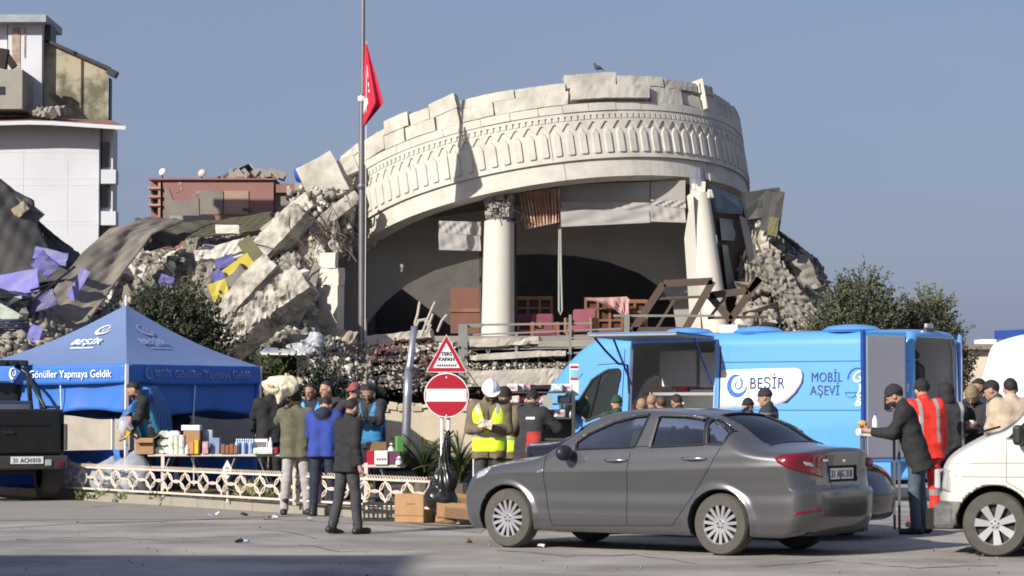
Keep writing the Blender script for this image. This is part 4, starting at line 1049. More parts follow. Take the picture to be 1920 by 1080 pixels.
# bent steel railing in front of the hall
m_rail = mat("grey_steel", (.24, .235, .225), .5, .3, var=.1)
t = thing("railing", "bent grey steel railing along the front of the rotunda floor", "railing", P(1000, 690, 57.4))
for (x0, y0, x1, y1, w) in ((866, 611, 905, 610, .08), (905, 609, 1110, 606, .045), (880, 628, 1165, 616, .035), (885, 640, 1160, 634, .035), (885, 655, 1110, 652, .03), (890, 668, 1130, 660, .04), (885, 682, 1115, 680, .03), (960, 634, 1300, 622, .05), (1150, 592, 1340, 592, .05), (600, 660, 690, 640, .035), (600, 676, 690, 668, .03), (610, 690, 690, 682, .03)):
    MB().bar(P(x0, y0, 57.3), P(x1, y1, 57.3), w).build("rail", m_rail, t, world=True)
for (x, y0, y1, w) in ((868, 608, 720, .2), (968, 626, 720, .06), (1069, 590, 730, .06), (796 - 160, 640, 700, .05), (1175, 590, 640, .12), (945, 664, 690, .03), (960, 664, 690, .03), (1010, 664, 690, .03)):
    MB().bar(P(x, y0, 57.25), P(x, y1, 57.25), w).build("post", m_rail, t, world=True)
for (x0, y0, x1, y1) in ((900, 664, 940, 690), (940, 664, 905, 690), (968, 664, 1000, 690), (1000, 664, 975, 690), (1020, 664, 1060, 690), (905, 640, 915, 664), (925, 640, 915, 664)): MB().bar(P(x0, y0, 57.28), P(x1, y1, 57.28), .022).build("brace", m_rail, t, world=True)
# two fallen window frames
def frame(label, q, Y, cross, panes=()):
    t = thing("fallen_casement", label, "window frame", P(q[3][0], q[3][1], Y))
    for i in range(4): a, c = q[i], q[(i + 1) % 4]; MB().bar(P(*a, Y), P(*c, Y), .16, .12, (0, 1, 0)).build("frame_bar", m_brown, t, world=True)
    for a, c in cross: MB().bar(P(*a, Y + .01), P(*c, Y + .01), .06, .08, (0, 1, 0)).build("glazing_bar", m_brown, t, world=True)
    for pq in panes: MB().quad(*[P(x, y, Y + .03) for x, y in pq]).build("pane", glass("dusty_glass", (.75, .78, .78), 1.2), t, world=True)
frame("brown window frame fallen against the leaning column, with crossbars", [(1244, 532), (1336, 527), (1284, 620), (1186, 620)], 58.6, [((1232, 560), (1322, 556)), ((1265, 560), (1230, 618))], [[(1250, 536), (1328, 532), (1318, 553), (1238, 556)]])
frame("long brown window frame lying right of the first one", [(1330, 554), (1402, 545), (1424, 522), (1370, 600)], 58.9, [((1365, 552), (1328, 598)), ((1330, 596), (1440, 594))])

r = random.Random(55)
for i in range(26): chunk(on(AR, r, 0, .3), .3 + .6 * r.random() ** 2, "jagged chunk of broken concrete in the shaded heap right of the rotunda", "concrete chunks in the right heap", None, r)
crumbs("fine_rubble", [on(AR, r, 0, .35) + np.array([0, -.15 * r.random(), 0]) for _ in range(700)], .06, .26, [m_greyc, m_dust, m_tanc], 29)
crumbs("fine_rubble", [on(AL2, r, 0, .3) + np.array([0, -.15 * r.random(), 0]) for _ in range(600)], .06, .26, [m_tarpd, m_dust, m_tanc, m_greyc], 31)
r = random.Random(91); t = thing("bent_rebar", "thin bent rusty bars sticking out of the heap left of the rotunda", "bars", P(440, 520, 58))
for i in range(34):
    p = on(AL, r, .1, 1); q = [p]
    for k in range(4): p = p + np.array([r.uniform(-.3, .3), r.uniform(-.25, .05), r.uniform(-.05, .3)]); q.append(p)
    MB().tube(q, .010 + .006 * (i % 2), 5).build("bar", MATS["rusty_bar"] if i % 2 else m_darkmetal, t, world=True)
t = thing("bent_rebar", "thin bent bars and wires hanging from the ring's broken left end", "bars", P(620, 420, 62))
for i in range(22):
    p = P(r.uniform(556, 660), r.uniform(350, 490), 61.9 + r.uniform(-.2, .5)); q = [p]
    for k in range(4): p = p + np.array([r.uniform(-.2, .2), r.uniform(-.2, .05), r.uniform(-.3, .06)]); q.append(p)
    MB().tube(q, .010 + .005 * (i % 2), 5).build("bar", MATS["rusty_bar"] if i % 2 else m_darkmetal, t, world=True)
r = random.Random(17)
crumbs("fine_rubble", [P(min(660, r.gauss(600, 28)), r.uniform(350, 490), 62.6 + r.uniform(0, .6)) for _ in range(260)], .05, .22, [m_rough, m_whitec, m_dust, m_greyc], 19)
# ================================================================== TREES AND PLANTS
def leafmat(name, c, c2):
    m = mat(name, c, .6, var=.3, scale=1.6, col2=c2, spec=.3)
    return m
m_bark = mat("olive_bark", (.12, .10, .08), .95, var=.3, scale=8)
m_olv = leafmat("olive_leaves", (.075, .088, .055), (.15, .16, .10))
m_olvd = leafmat("dark_bush_leaves", (.045, .058, .035), (.095, .105, .06))
m_palm = leafmat("cycad_leaves", (.035, .06, .02), (.10, .13, .045))
def leaf_quads(pos, dr, ln, wd, rg):
    """one quad per leaf: base pos, direction dr (n,3)."""
    n = len(pos); dr = dr / np.linalg.norm(dr, axis=1, keepdims=True)
    sd = np.cross(dr, rg.normal(size=(n, 3))); sd /= np.linalg.norm(sd, axis=1, keepdims=True) + 1e-9
    ln = ln[:, None]; wd = wd[:, None]
    V = np.stack([pos, pos + dr * ln * .5 + sd * wd, pos + dr * ln, pos + dr * ln * .5 - sd * wd], 1)
    return V.reshape(-1, 3), np.arange(4 * n).reshape(n, 4)
def bushy(label, name, cat, base, blobs, ntwig, m, seed, trunk_h=.8, leaf=(.09, .022), up=.5, twig=.55, loc_trunk=None):
    rg = np.random.default_rng(seed); base = np.array(base, float)
    t = thing(name, label, cat, base)
    P0 = []; D0 = []
    w = np.array([b[3] * b[4] * b[5] for b in blobs]); w /= w.sum()
    for k in rg.choice(len(blobs), ntwig, p=w):
        cx, cy, cz, rx, ry, rz = blobs[k]; d = rg.normal(size=3); d /= np.linalg.norm(d); q = rg.random() ** .45
        P0.append((cx + d[0] * rx * q, cy + d[1] * ry * q, cz + d[2] * rz * q)); D0.append(d * (.5 + .6 * q) + np.array([0, 0, up]) + rg.normal(0, .35, 3))
    P0 = np.array(P0); D0 = np.array(D0); D0 /= np.linalg.norm(D0, axis=1, keepdims=True)
    k = 22; tt = rg.random((ntwig, k)); L = twig * (.5 + .8 * rg.random((ntwig, 1)))
    pos = (P0[:, None] + D0[:, None] * (tt * L)[..., None]).reshape(-1, 3)
    dr = (D0[:, None] * .8 + rg.normal(0, .55, (ntwig, k, 3))).reshape(-1, 3)
    n = len(pos); V, F = leaf_quads(pos, dr, leaf[0] * (.6 + .8 * rg.random(n)), leaf[1] * (.6 + .8 * rg.random(n)), rg)
    link("crown", mesh_np("crown", V, F), m, t)
    b = MB(); zt = min(bb[2] for bb in blobs)
    b.tube([(0, 0, -.1), (.05, 0, trunk_h * .5), (0, .03, trunk_h)], [.14, .11, .09], 9)
    b.build("trunk", m_bark, t, smooth=True)
    b = MB()
    for cx, cy, cz, rx, ry, rz in blobs: b.tube([(0, 0, trunk_h * .85), (cx * .5, cy * .5, (trunk_h + cz) * .5), (cx, cy, cz + rz * .4)], [.07, .045, .015], 6)
    for i in range(0, ntwig, 6): b.tube([P0[i], P0[i] + D0[i] * L[i] * .9], [.008, .003], 4, caps=False)
    b.build("limb", m_bark, t)
    return t
def at(px, Y): return np.array([(px - 960) / FPX * Y, Y, 0])
s58 = 58 / FPX
bushy("larger grey-green olive tree behind the blue van", "olive_tree", "tree", at(1612, 58), [(0, 0, 3.3, .75, .7, .7), (.1, .1, 3.95, .45, .5, .5), (-.45, 0, 3.5, .4, .5, .5), (-.65, 0, 3.0, .4, .5, .5), (.5, .1, 3.4, .4, .5, .5), (-.1, 0, 2.4, .85, .8, .6), (.65, 0, 2.7, .35, .5, .6), (-.85, 0, 2.8, .35, .4, .5)], 1500, m_olv, 1, 1.6, leaf=(.075, .019), up=.75, twig=.42)
bushy("smaller olive tree right of the larger one behind the blue van", "olive_tree", "tree", at(1742, 59), [(0, 0, 3.15, .6, .6, .65), (.1, 0, 3.6, .35, .4, .42), (-.35, 0, 2.7, .45, .5, .6), (.4, 0, 2.6, .4, .4, .5), (0, 0, 2.1, .7, .7, .5), (.62, 0, 2.2, .3, .4, .5)], 1250, m_olv, 2, 1.4, leaf=(.075, .019), up=.8, twig=.38)
bushy("wide dark olive bush right behind the blue tent", "olive_bush", "bush", at(310, 49.5), [(.1, 0, 2.9, .8, .6, .7), (-.7, 0, 2.5, .6, .6, .6), (.75, 0, 2.6, .5, .5, .7), (0, 0, 2.0, 1.2, .7, .6), (.15, 0, 3.25, .45, .45, .4)], 1500, m_olvd, 3, 1.2, leaf=(.075, .02), up=.5, twig=.4)
bushy("small green shrub between the tent and the stone gateway", "shrub", "bush", at(512, 47.5), [(0, 0, 1.75, .22, .25, .35), (0, 0, 1.2, .25, .25, .4)], 260, leafmat("shrub_leaves", (.04, .06, .018), (.09, .11, .03)), 4, .8, leaf=(.07, .025))
bushy("dark evergreen shrub behind the people at the second table", "shrub", "bush", at(600, 46.5), [(0, 0, 1.75, .27, .25, .28), (.1, 0, 1.4, .3, .25, .3)], 240, leafmat("evergreen_leaves", (.02, .03, .022), (.045, .055, .04)), 5, .8, leaf=(.06, .02))
def cycad(label, base, seed, n=26, L=.75, rise=.9):
    rg = np.random.default_rng(seed); t = thing("cycad", label, "plant", base)
    MB().tube([(0, 0, -.05), (0, 0, .45)], [.16, .13], 10).build("trunk", m_bark, t)
    for i in range(n):
        az = 2 * math.pi * i / n + rg.normal(0, .15); el = rise * (.35 + .9 * rg.random()); l = L * (.75 + .4 * rg.random()); pts = []; Vp = []; Dp = []
        for k in range(17):
            u = k / 16; a = el + .75 - 1.5 * u * (1.15 - .4 * el)
            step = l / 16
            if k == 0: p = np.array([0, 0, .42])
            else: p = p + step * np.array([math.cos(az) * math.cos(a), math.sin(az) * math.cos(a), math.sin(a)])
            pts.append(p.copy())
        b = MB(); b.tube(pts, .008, 4, caps=False)
        d = np.diff(np.array(pts), axis=0); d = np.vstack([d, d[-1:]]); d /= np.linalg.norm(d, axis=1, keepdims=True)
        for sgn in (-1, 1):
            for k in range(2, 17):
                for h in (0, .5):
                    q = pts[k] - d[k] * step * h; sd = np.cross(d[k], (0, 0, 1)); sd /= np.linalg.norm(sd) + 1e-9
                    w = .17 * math.sin(math.pi * (k / 17) ** .7 + .15) + .03; dd = sd * sgn * .85 + d[k] * .5 + np.array([0, 0, .15]); e = np.cross(dd, (0, 0, 1)); e /= np.linalg.norm(e) + 1e-9
                    b.add([q - e * .007, q + e * .007, q + dd * w], [(0, 1, 2)])
        b.build("frond", m_palm, t)
cycad("arching green cycad palm left of the no entry sign post", at(793, 36.6), 1, 26, .8)
cycad("arching green cycad palm right of the no entry sign post", at(862, 36.2), 2, 26, .8)

# ================================================================== TENT
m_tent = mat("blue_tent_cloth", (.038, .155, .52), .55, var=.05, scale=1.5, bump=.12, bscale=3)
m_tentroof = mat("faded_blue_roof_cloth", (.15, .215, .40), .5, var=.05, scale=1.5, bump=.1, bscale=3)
m_print = mat("white_print", (.75, .78, .82), .7, var=0)
m_printf = mat("faded_print", (.24, .30, .5), .7, var=0)
m_pole = mat("white_tube", (.72, .73, .75), .4, .1, var=.04)
def logo(parent, o, ex, ey, s, m, m2=None, world=False, nm="emblem"):
    ex = np.asarray(ex, float); ex /= np.linalg.norm(ex); ey = np.asarray(ey, float); ey /= np.linalg.norm(ey); ez = np.cross(ex, ey)
    o = np.asarray(o, float); b = MB(); n = 40; V = []; F = []
    for i in range(n + 1):
        t = math.radians(70 + 300 * i / n); u = i / n; w = .42 * math.sin(math.pi * min(1, u * 1.02)) ** .8 + .02
        ro = 1.0 - .12 * (u < .15) * (1 - u / .15); r2 = ro - w
        for r in (ro, r2): V.append(o + s * (ex * (r * math.cos(t)) + ey * (r * math.sin(t) * 1.05)) + ez * .004)
    F = [(2 * i, 2 * i + 2, 2 * i + 3, 2 * i + 1) for i in range(n)]; F = [f[::-1] for f in F]
    b.add(V, F); V = []; c = []
    for i in range(26):      # curl growing out of the crescent's upper tip
        t = math.radians(60 - 330 * i / 25); r = .60 - .42 * i / 25; c.append((.06 + r * math.cos(t) * .8, .12 + r * math.sin(t)))
    for i, (x, y) in enumerate(c):
        a, d = c[max(i - 1, 0)], c[min(i + 1, 25)]; tx, ty = d[0] - a[0], d[1] - a[1]; l = math.hypot(tx, ty); nx, ny = -ty / l, tx / l; w = .085 * (1 - i / 40)
        for sg in (1, -1): V.append(o + s * (ex * (x + nx * w * sg) + ey * (y + ny * w * sg)) + ez * .005)
    b.add(V, [(2 * i, 2 * i + 1, 2 * i + 3, 2 * i + 2)[::-1] for i in range(25)])
    return b.build(nm, m, parent, world=world)
tN = np.array([-6.19, 42.0]); tR = tN + np.array([1.87, 2.80]); tL = tN + np.array([-2.80, 1.87]); tB = tR + tL - tN; tC = (tN + tB) / 2 + np.array([.1, 0])
EZ, PZ = 2.19, 3.23
tent = thing("market_tent", "blue pop-up aid tent with white lettering on its pitched roof", "tent", (tN[0], tN[1], 0))
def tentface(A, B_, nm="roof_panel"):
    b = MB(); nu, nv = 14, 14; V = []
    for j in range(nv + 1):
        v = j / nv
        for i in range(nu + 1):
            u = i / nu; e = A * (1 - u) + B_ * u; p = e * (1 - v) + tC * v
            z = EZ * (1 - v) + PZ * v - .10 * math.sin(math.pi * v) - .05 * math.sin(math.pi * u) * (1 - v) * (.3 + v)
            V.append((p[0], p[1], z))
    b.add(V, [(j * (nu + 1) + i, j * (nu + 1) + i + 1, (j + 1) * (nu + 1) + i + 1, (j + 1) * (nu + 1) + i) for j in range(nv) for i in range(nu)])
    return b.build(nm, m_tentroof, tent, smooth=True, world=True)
def hang(A, B_, z1, z0, nm, m, wave, n=30, nv=6, out=0.0, seed=0, belly=0.0):
    d = B_ - A; nrm = np.array([d[1], -d[0]]) / np.linalg.norm(d); V = []
    for j in range(nv + 1):
        v = j / nv
        for i in range(n + 1):
            u = i / n; o = out + wave * v * math.sin(u * 19 + seed + v * 2) + belly * math.sin(math.pi * u) * math.sin(math.pi * v) + wave * .6 * math.sin(u * 43 + 5 * v + seed)*v
            p = A + d * u + nrm * o; zz = z1 + (z0 - z1) * v - (.03 * math.sin(math.pi * u) * v if nm == "valance" else -.04 * math.sin(u * 9 + seed) * v)
            V.append((p[0], p[1], zz))
    F = [(j * (n + 1) + i, j * (n + 1) + i + 1, (j + 1) * (n + 1) + i + 1, (j + 1) * (n + 1) + i)[::-1] for j in range(nv) for i in range(n)]
    o = MB().add(V, F).build(nm, m, tent, smooth=True, world=True); md = o.modifiers.new("cloth", 'SOLIDIFY'); md.thickness = .006; return o
for A, B_ in ((tL, tN), (tN, tR), (tR, tB), (tB, tL)):
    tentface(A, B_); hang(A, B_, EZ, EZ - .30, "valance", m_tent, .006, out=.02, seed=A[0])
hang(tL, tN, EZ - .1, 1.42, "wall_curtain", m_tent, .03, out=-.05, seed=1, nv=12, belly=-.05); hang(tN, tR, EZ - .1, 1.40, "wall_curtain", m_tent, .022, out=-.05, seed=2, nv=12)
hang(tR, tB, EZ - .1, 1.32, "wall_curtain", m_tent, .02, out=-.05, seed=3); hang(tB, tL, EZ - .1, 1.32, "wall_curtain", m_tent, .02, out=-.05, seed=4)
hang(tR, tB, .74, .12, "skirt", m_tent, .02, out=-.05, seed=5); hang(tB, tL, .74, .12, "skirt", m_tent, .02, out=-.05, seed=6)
for c in (tN, tR, tL, tB): MB().box((c[0], c[1], EZ / 2), (.05, .05, EZ), rotm(0, 0, 34)).build("leg", m_pole, tent, world=True)
MB().tube([(tC[0], tC[1], PZ - .02), (tC[0], tC[1], PZ + .16)], .018, 8).build("finial", m_pole, tent, world=True)
for (A, B_, u, pk) in ((tL, tN, .57, .02), (tN, tR, .50, -.03)):
    q = A + (B_ - A) * u; MB().tube([(q[0], q[1], EZ - .28), (q[0] + pk, q[1], EZ - .8), (q[0] + pk * .5, q[1], .2)], .012, 6).build("mid_pole", m_pole, tent, world=True)
for A, B_, m1, fz in ((tL, tN, m_print, 0), (tN, tR, m_printf, 1)):
    d = (B_ - A) / np.linalg.norm(B_ - A); nrm = np.array([d[1], -d[0]]); ex = (d[0], d[1], 0)
    o = A + (B_ - A) * (.375 if not fz else .33) + nrm * .04
    text_obj("valance_lettering", "Gönüller Yapmaya Geldik", .175 if not fz else .19, m1, tent, (o[0], o[1], EZ - .21), ex, (0, 0, 1), off=.012, world=True, bold=.0005)
    o2 = o - d * (.35 if not fz else .62); logo(tent, (o2[0] + nrm[0] * .012, o2[1] + nrm[1] * .012, EZ - .14), ex, (0, 0, 1), .10, m1, world=True)
    if fz: text_obj("valance_lettering", "BEŞİR", .15, m1, tent, (o2[0] + d[0] * .14, o2[1] + d[1] * .14, EZ - .19), ex, (0, 0, 1), off=.012, world=True)
    # roof lettering: on the slope
    mid = (A + B_) / 2; up = np.array([tC[0] - mid[0], tC[1] - mid[1], PZ - EZ]); upn = up / np.linalg.norm(up)
    def onroof(u, v): e = A + (B_ - A) * u; p = e * (1 - v) + tC * v; return np.array([p[0], p[1], EZ * (1 - v) + PZ * v - .10 * math.sin(math.pi * v) - .05 * math.sin(math.pi * u) * (1 - v) * (.3 + v)]) + np.cross(np.array(ex), upn) * .02
    lo = .56 if not fz else .36
    logo(tent, onroof(lo + .02, .66), ex, up, .16, m1, world=True)
    text_obj("roof_lettering", "BEŞİR", .235, m1, tent, onroof(lo - .03 if not fz else lo, .42), ex, up, off=.02, align='CENTER', world=True, bold=.004)
    b = MB()
    for i in range(14): p = onroof(lo - .12 + .017 * i + (.03 if fz else -.02), .36); b.add([p, p + np.array(ex) * .035, p + np.array(ex) * .035 + upn * .04, p + upn * .04], [(0, 1, 2, 3)])
    b.build("small_print", m1, tent, world=True)

# ================================================================== FLAGPOLE, FLAG, SIGNS
m_steel = mat("brushed_steel_pole", (.20, .19, .20), .45, .5, var=.1)
fpY = 59.2
fp = thing("flagpole", "tall thin grey flagpole in front of the rotunda's left half", "flagpole", (P(677, 700, fpY)[0], fpY, 0))
b = MB(); b.tube([(0, 0, 0), (0, 0, 8.62)], .064, 14); b.build("lower_tube", m_steel, fp, smooth=True, auto=50)
b = MB(); b.tube([(.02, 0, 8.6), (.03, 0, 14)], [.05, .042], 12); b.build("upper_tube", m_steel, fp, smooth=True, auto=50)
b = MB(); b.lathe([(.085, -.06), (.11, 0), (.085, .06)], 12, (0, 0, 6.5)); b.build("collar", m_steel, fp)
b = MB(); b.lathe([(.085, -.06), (.10, 0), (.085, .06)], 12, (0, 0, 8.5)); b.build("collar", m_pole, fp)
b = MB(); b.tube([(.12, -.02, 1.2), (.10, 0, 3.5)], .03, 7); b.build("winch_tube", m_steel, fp)
b = MB(); b.tube([(.085, -.09, .8), (.11, -.07, 9.8)], .008, 5); b.build("halyard", m_pole, fp)
m_flag = mat("red_flag_cloth", (.50, .012, .045), .75, var=.12, scale=2.5)
fl = thing("flag", "red flag with white crescent and star hanging limp at half mast", "flag", P(684, 80, fpY))
zt = P(684, 78, fpY)[2]; pts = []
A_ = [(685, 78), (683, 118), (682, 158), (681, 198), (681, 236)]; B_f = [(687, 80), (698, 118), (708, 152), (719, 193), (683, 237)]
def flagpt(u, v, dy=0):
    i = min(int(v * 4), 3); f = v * 4 - i
    a = np.array(A_[i]) * (1 - f) + np.array(A_[i + 1]) * f; c = np.array(B_f[i]) * (1 - f) + np.array(B_f[i + 1]) * f
    q = a + (c - a) * u; w = (c - a)[0] / 38.0
    return P(q[0], q[1], fpY - .05 + w * (-.42 * u + .13 * math.sin(u * 8.0 + .6) * (.35 + u)) + dy)
nu, nv = 30, 30; V = [flagpt(i / nu, j / nv) for j in range(nv + 1) for i in range(nu + 1)]
o = MB().add(V, [(j * 31 + i, (j + 1) * 31 + i, (j + 1) * 31 + i + 1, j * 31 + i + 1) for j in range(nv) for i in range(nu)]).build("cloth", m_flag, fl, smooth=True, world=True)
md = o.modifiers.new("cloth", 'SOLIDIFY'); md.thickness = .008; md.offset = 0
def fpatch(nm, uv): V = [flagpt(u, v, -.02) for u, v in uv]; return MB().add(V, [tuple(range(len(uv)))]).build(nm, m_print, fl, world=True)
fpatch("crescent", [(.30, .26), (.36, .32), (.36, .40), (.33, .45), (.30, .40), (.30, .34)]); fpatch("star", [(.30, .48), (.36, .50), (.34, .55), (.30, .54)]); fpatch("star", [(.30, .57), (.36, .575), (.35, .61), (.30, .60)])
fpatch("crescent", [(.03, .66), (.22, .67), (.24, .73), (.1, .80), (.03, .86)])
# road signs on twin posts
m_signred = mat("sign_red", (.38, .008, .028), .4, var=.05); m_signwhite = mat("sign_white", (.72, .72, .74), .4, var=.04); m_black = mat("sign_black", (.02, .02, .02), .5, var=0)
sgY = 35.0; sg = thing("road_sign", "red and white no entry road sign under a triangular spike warning plate", "road sign", (P(837, 741, sgY)[0], sgY, 0))
c = P(837, 741, sgY); R0 = 42 * sgY / FPX; X, Z = np.array([1, 0, 0]), np.array([0, 0, 1]); Nn = np.array([0, -1.0, 0])
circ = lambda r, n=48: [(r * math.cos(2 * math.pi * i / n), r * math.sin(2 * math.pi * i / n)) for i in range(n)]
def plate(nm, poly, o, d0, d1, m): return MB().prism(poly, o, X, Z, Nn, d0, d1).build(nm, m, sg, world=True)
plate("round_plate", circ(R0), c, .0, .02, m_signwhite); plate("red_disc", circ(R0 * .95), c, .02, .023, m_signred)
w = R0 * .90; plate("white_bar", [(-w, -.085), (w, -.085), (w, .085), (-w, .085)], c, .023, .026, m_signwhite)
for zz in (.24, -.27): plate("bolt", [(x, y + zz) for x, y in circ(.012, 8)], c, .023, .03, m_signwhite)
tri = [(-38, 70), (39, 70), (0.5, 0)]
def tripoly(k, cy=46): return [((x * k) * sgY / FPX, (cy - (cy + (y - cy) * k)) * sgY / FPX) for x, y in ((-38.5, 70), (38.5, 70), (0, -1))]
ct = P(837, 628 + 46, sgY)
plate("triangle_plate", tripoly(1.0), ct, 0, .02, m_signwhite); plate("red_border", tripoly(.95), ct, .02, .023, m_signred); plate("white_field", tripoly(.66), ct, .023, .026, m_signwhite)
text_obj("lettering", "TERS", .066, m_black, sg, ct + np.array([0, -.027, .052]), X, Z, align='CENTER', world=True, bold=.0015); text_obj("lettering", "KAPAN", .066, m_black, sg, ct + np.array([0, -.027, -.018]), X, Z, align='CENTER', world=True, bold=.0015)
b = MB()
for i in range(9): x = -.135 + .03 * i; b.prism([(x, -.092), (x + .03, -.092), (x + .03, -.055)], ct, X, Z, Nn, .026, .028)
b.build("spike_row", m_black, sg, world=True)
for px in (829, 841): MB().tube([P(px, 741, sgY + .05), (P(px, 741, sgY)[0], sgY + .05, 0)], .025, 8).build("post", m_pole, sg, world=True)
lp = thing("lamp_stub", "bent and broken galvanised pole leaning beside the no entry sign", "pole", (P(762, 830, 37)[0], 37, 0))
m_galv = mat("galvanised_steel", (.40, .40, .44), .35, .7, var=.15, scale=6)
b = MB(); b.tube([P(761, 870, 37), P(762, 800, 37), P(764, 745, 37), P(766, 696, 37)], .062, 14); b.build("lower_tube", m_galv, lp, smooth=True, world=True)
b = MB(); b.tube([P(766, 698, 37), P(768, 686, 37), P(777, 612, 37.0)], [.062, .05, .048], 14); b.build("upper_tube", m_galv, lp, smooth=True, world=True)
b = MB(); b.tube([P(777, 613, 37), P(777, 611.5, 37)], .036, 10); b.build("open_end", m_black, lp, world=True)
# stone gateway with white slab
m_cream = mat("cream_stone", (.52, .45, .34), .9, scale=2.5, var=.12, bump=.3)
gw = thing("stone_gateway", "small cream gateway with a tilted white slab roof beside the tent", "gateway", at(540, 50))
_pxbox("post", m_cream, gw, 50, 556, 668, 577, 800, 0, .5); _pxbox("post", m_cream, gw, 50, 476, 664, 516, 800, 0.2, .6); _pxbox("door", mat("dark_gap_panel", (.035, .03, .02), .9), gw, 50, 516, 668, 556, 800, .25, .4)  # dark panel fills the space between the posts
b = MB(); V = [P(x, y, 49.6) for x, y in ((483, 664), (573, 664), (512, 650), (490, 652))]
b.add([P(484, 662, 49.4), P(573, 663.5, 49.4), P(573, 660, 51), P(500, 650, 51), P(484, 665, 49.4), P(573, 666, 49.4), P(573, 663, 51), P(500, 653, 51)], BOXF); b.build("roof_slab", mat("white_roof_slab", (.68, .66, .63), .8), gw, world=True)
# retaining wall pieces behind the second table
t = thing("low_wall", "pale cream broken wall behind the bent pole and the table", "wall", at(760, 53))
_pxbox("wall", m_cream, t, 53, 690, 766, 905, 860, 0, .4)
r = random.Random(3)
for i in range(14): x = 692 + 15 * i; b = MB(); b.box(P(x, 763 + r.uniform(-3, 2), 53.1), (r.uniform(.12, .2), .3, r.uniform(.06, .16)), rotm(r.uniform(-20, 20), r.uniform(-20, 20), 0)); b.build("broken_stone", m_cream, t, world=True)
t = thing("low_wall", "dim beige wall seen under the tent behind the table", "wall", at(350, 47))
_pxbox("wall", mat("dim_beige", (.50, .45, .38), .9, var=.2, scale=2), t, 47, 60, 770, 475, 900, 0, .3)
t = thing("roll_up_banner", "narrow white and turquoise banner standing by the van's bonnet", "banner", at(1076, 41))
b = MB(); a, c = P(1068, 742, 41), P(1085, 682, 41); b.box(((a[0] + c[0]) / 2, 41, (a[2] + c[2]) / 2), (c[0] - a[0], .02, c[2] - a[2])); b.build("sheet", m_signwhite, t, world=True)
for y0, y1, mm in ((693, 708, mat("turquoise", (.2, .5, .6), .7)), (686, 690, m_signred), (709, 712, m_signred)):
    a, c = P(1069.5, y1, 40.98), P(1083.5, y0, 40.98); b = MB(); b.box(((a[0] + c[0]) / 2, 40.985, (a[2] + c[2]) / 2), (c[0] - a[0], .01, c[2] - a[2])); b.build("print", mm, t, world=True)
b = MB(); b.tube([(at(1076, 41)[0], 41, 0), (at(1076, 41)[0], 41, P(1076, 742, 41)[2])], .02, 7); b.build("stand", m_steel, t, world=True)

# ================================================================== FENCE
m_fence = mat("cream_fence_paint", (.62, .52, .44), .6, var=.1, scale=3)
fence = thing("garden_fence", "low cream fence of interlaced rings along the planter kerb", "fence", (kB[0], kB[1], 0))
def fence_run(a, c):
    a, c = np.array(a), np.array(c); L = np.linalg.norm(c - a); d = (c - a) / L; n = int(round(L / .54)); w = L / n; h = .36; z0 = .20
    fence_run.protos = getattr(fence_run, "protos", None)
    for i in range(n):
        o = a + d * (w * i)
        if fence_run.protos is None or abs(fence_run.protos[1] - w) > .003:
            mes = []
            for nm, s1 in (("fence_scroll", 1), ("fence_scroll", -1), ("fence_ring", 0)):   # two arcs meeting in mid cell, one ring
                b1 = MB()
                if s1: b1.tube([np.array([w / 2 + math.cos(t) * w * .5, 0, h / 2 + s1 * (h / 2 - math.sin(t) * h * .54)]) for t in np.linspace(.0, math.pi, 13)], .013, 5)
                else: b1.tube([np.array([math.cos(t) * w * .27, 0, h * .5 + math.sin(t) * h * .33]) for t in np.linspace(0, 2 * math.pi, 15)[:-1]], .012, 5, closed=True)
                o1 = b1.build(nm, m_fence, fence); mes.append((nm, o1.data)); bpy.data.objects.remove(o1)
            fence_run.protos = (mes, w)
        for nm, me in fence_run.protos[0]:
            q = bpy.data.objects.new(nm, me); COL.objects.link(q); q.parent = fence; q.location = Vector((o[0], o[1], z0)) - fence.location; q.rotation_euler = (0, 0, math.atan2(d[1], d[0]))
    for zz in (z0, z0 + h - .02): b = MB(); b.bar(a + np.array([0, 0, zz]), c + np.array([0, 0, zz]), .03, .03); b.build("rail", m_fence, fence, world=True)
    b = MB()
    for i in range(int(L / .07)):
        q = a + d * (.035 + .07 * i); b.tube([q + np.array([math.cos(t) * .028 * d[0], math.cos(t) * .028 * d[1], z0 + h + math.sin(t) * .035]) for t in np.linspace(0, math.pi, 5)], .006, 4)
    tag(b.build("beaded_edge", m_fence, fence, world=True), kind="stuff")
def fpost(px, py, h=.62): q = G(px, py, .13); MB().box((q[0], q[1], .13 + h / 2), (.05, .05, h)).build("post", m_fence, fence, world=True)
f0, f1, f2, f3 = G(95, 920, .13), G(282, 931, .13), G(683, 955, .13), G(806, 963, .13)
for a, c in ((f0, f1), (f1, f2), (f2, f3)): 
    a = a.copy(); c = c.copy(); a[2] = c[2] = 0; fence_run(a, c)
for px, py in ((96, 920), (305, 932), (552, 947), (686, 955)): fpost(px, py)
t = thing("garden_marker", "small white leaf-shaped marker on a stake in front of the fence", "marker", G(427, 939, .13))
MB().box((0, -.06, .2), (.03, .02, .44)).build("stake", m_fence, t)
MB().prism([(0, -.13), (.06, -.06), (.065, .03), (.0, .15), (-.065, .03), (-.06, -.06)], (0, -.075, .45), X, Z, Nn, 0, .02).build("plaque", m_signwhite, t)
MB().prism([(-.03, -.03), (.03, -.03), (.03, -.01), (-.03, -.01)], (0, -.095, .45), X, Z, Nn, 0, .003).build("print", m_steel, t); MB().prism([(-.03, .02), (.03, .02), (.03, .04), (-.03, .04)], (0, -.095, .45), X, Z, Nn, 0, .003).build("print", m_steel, t)

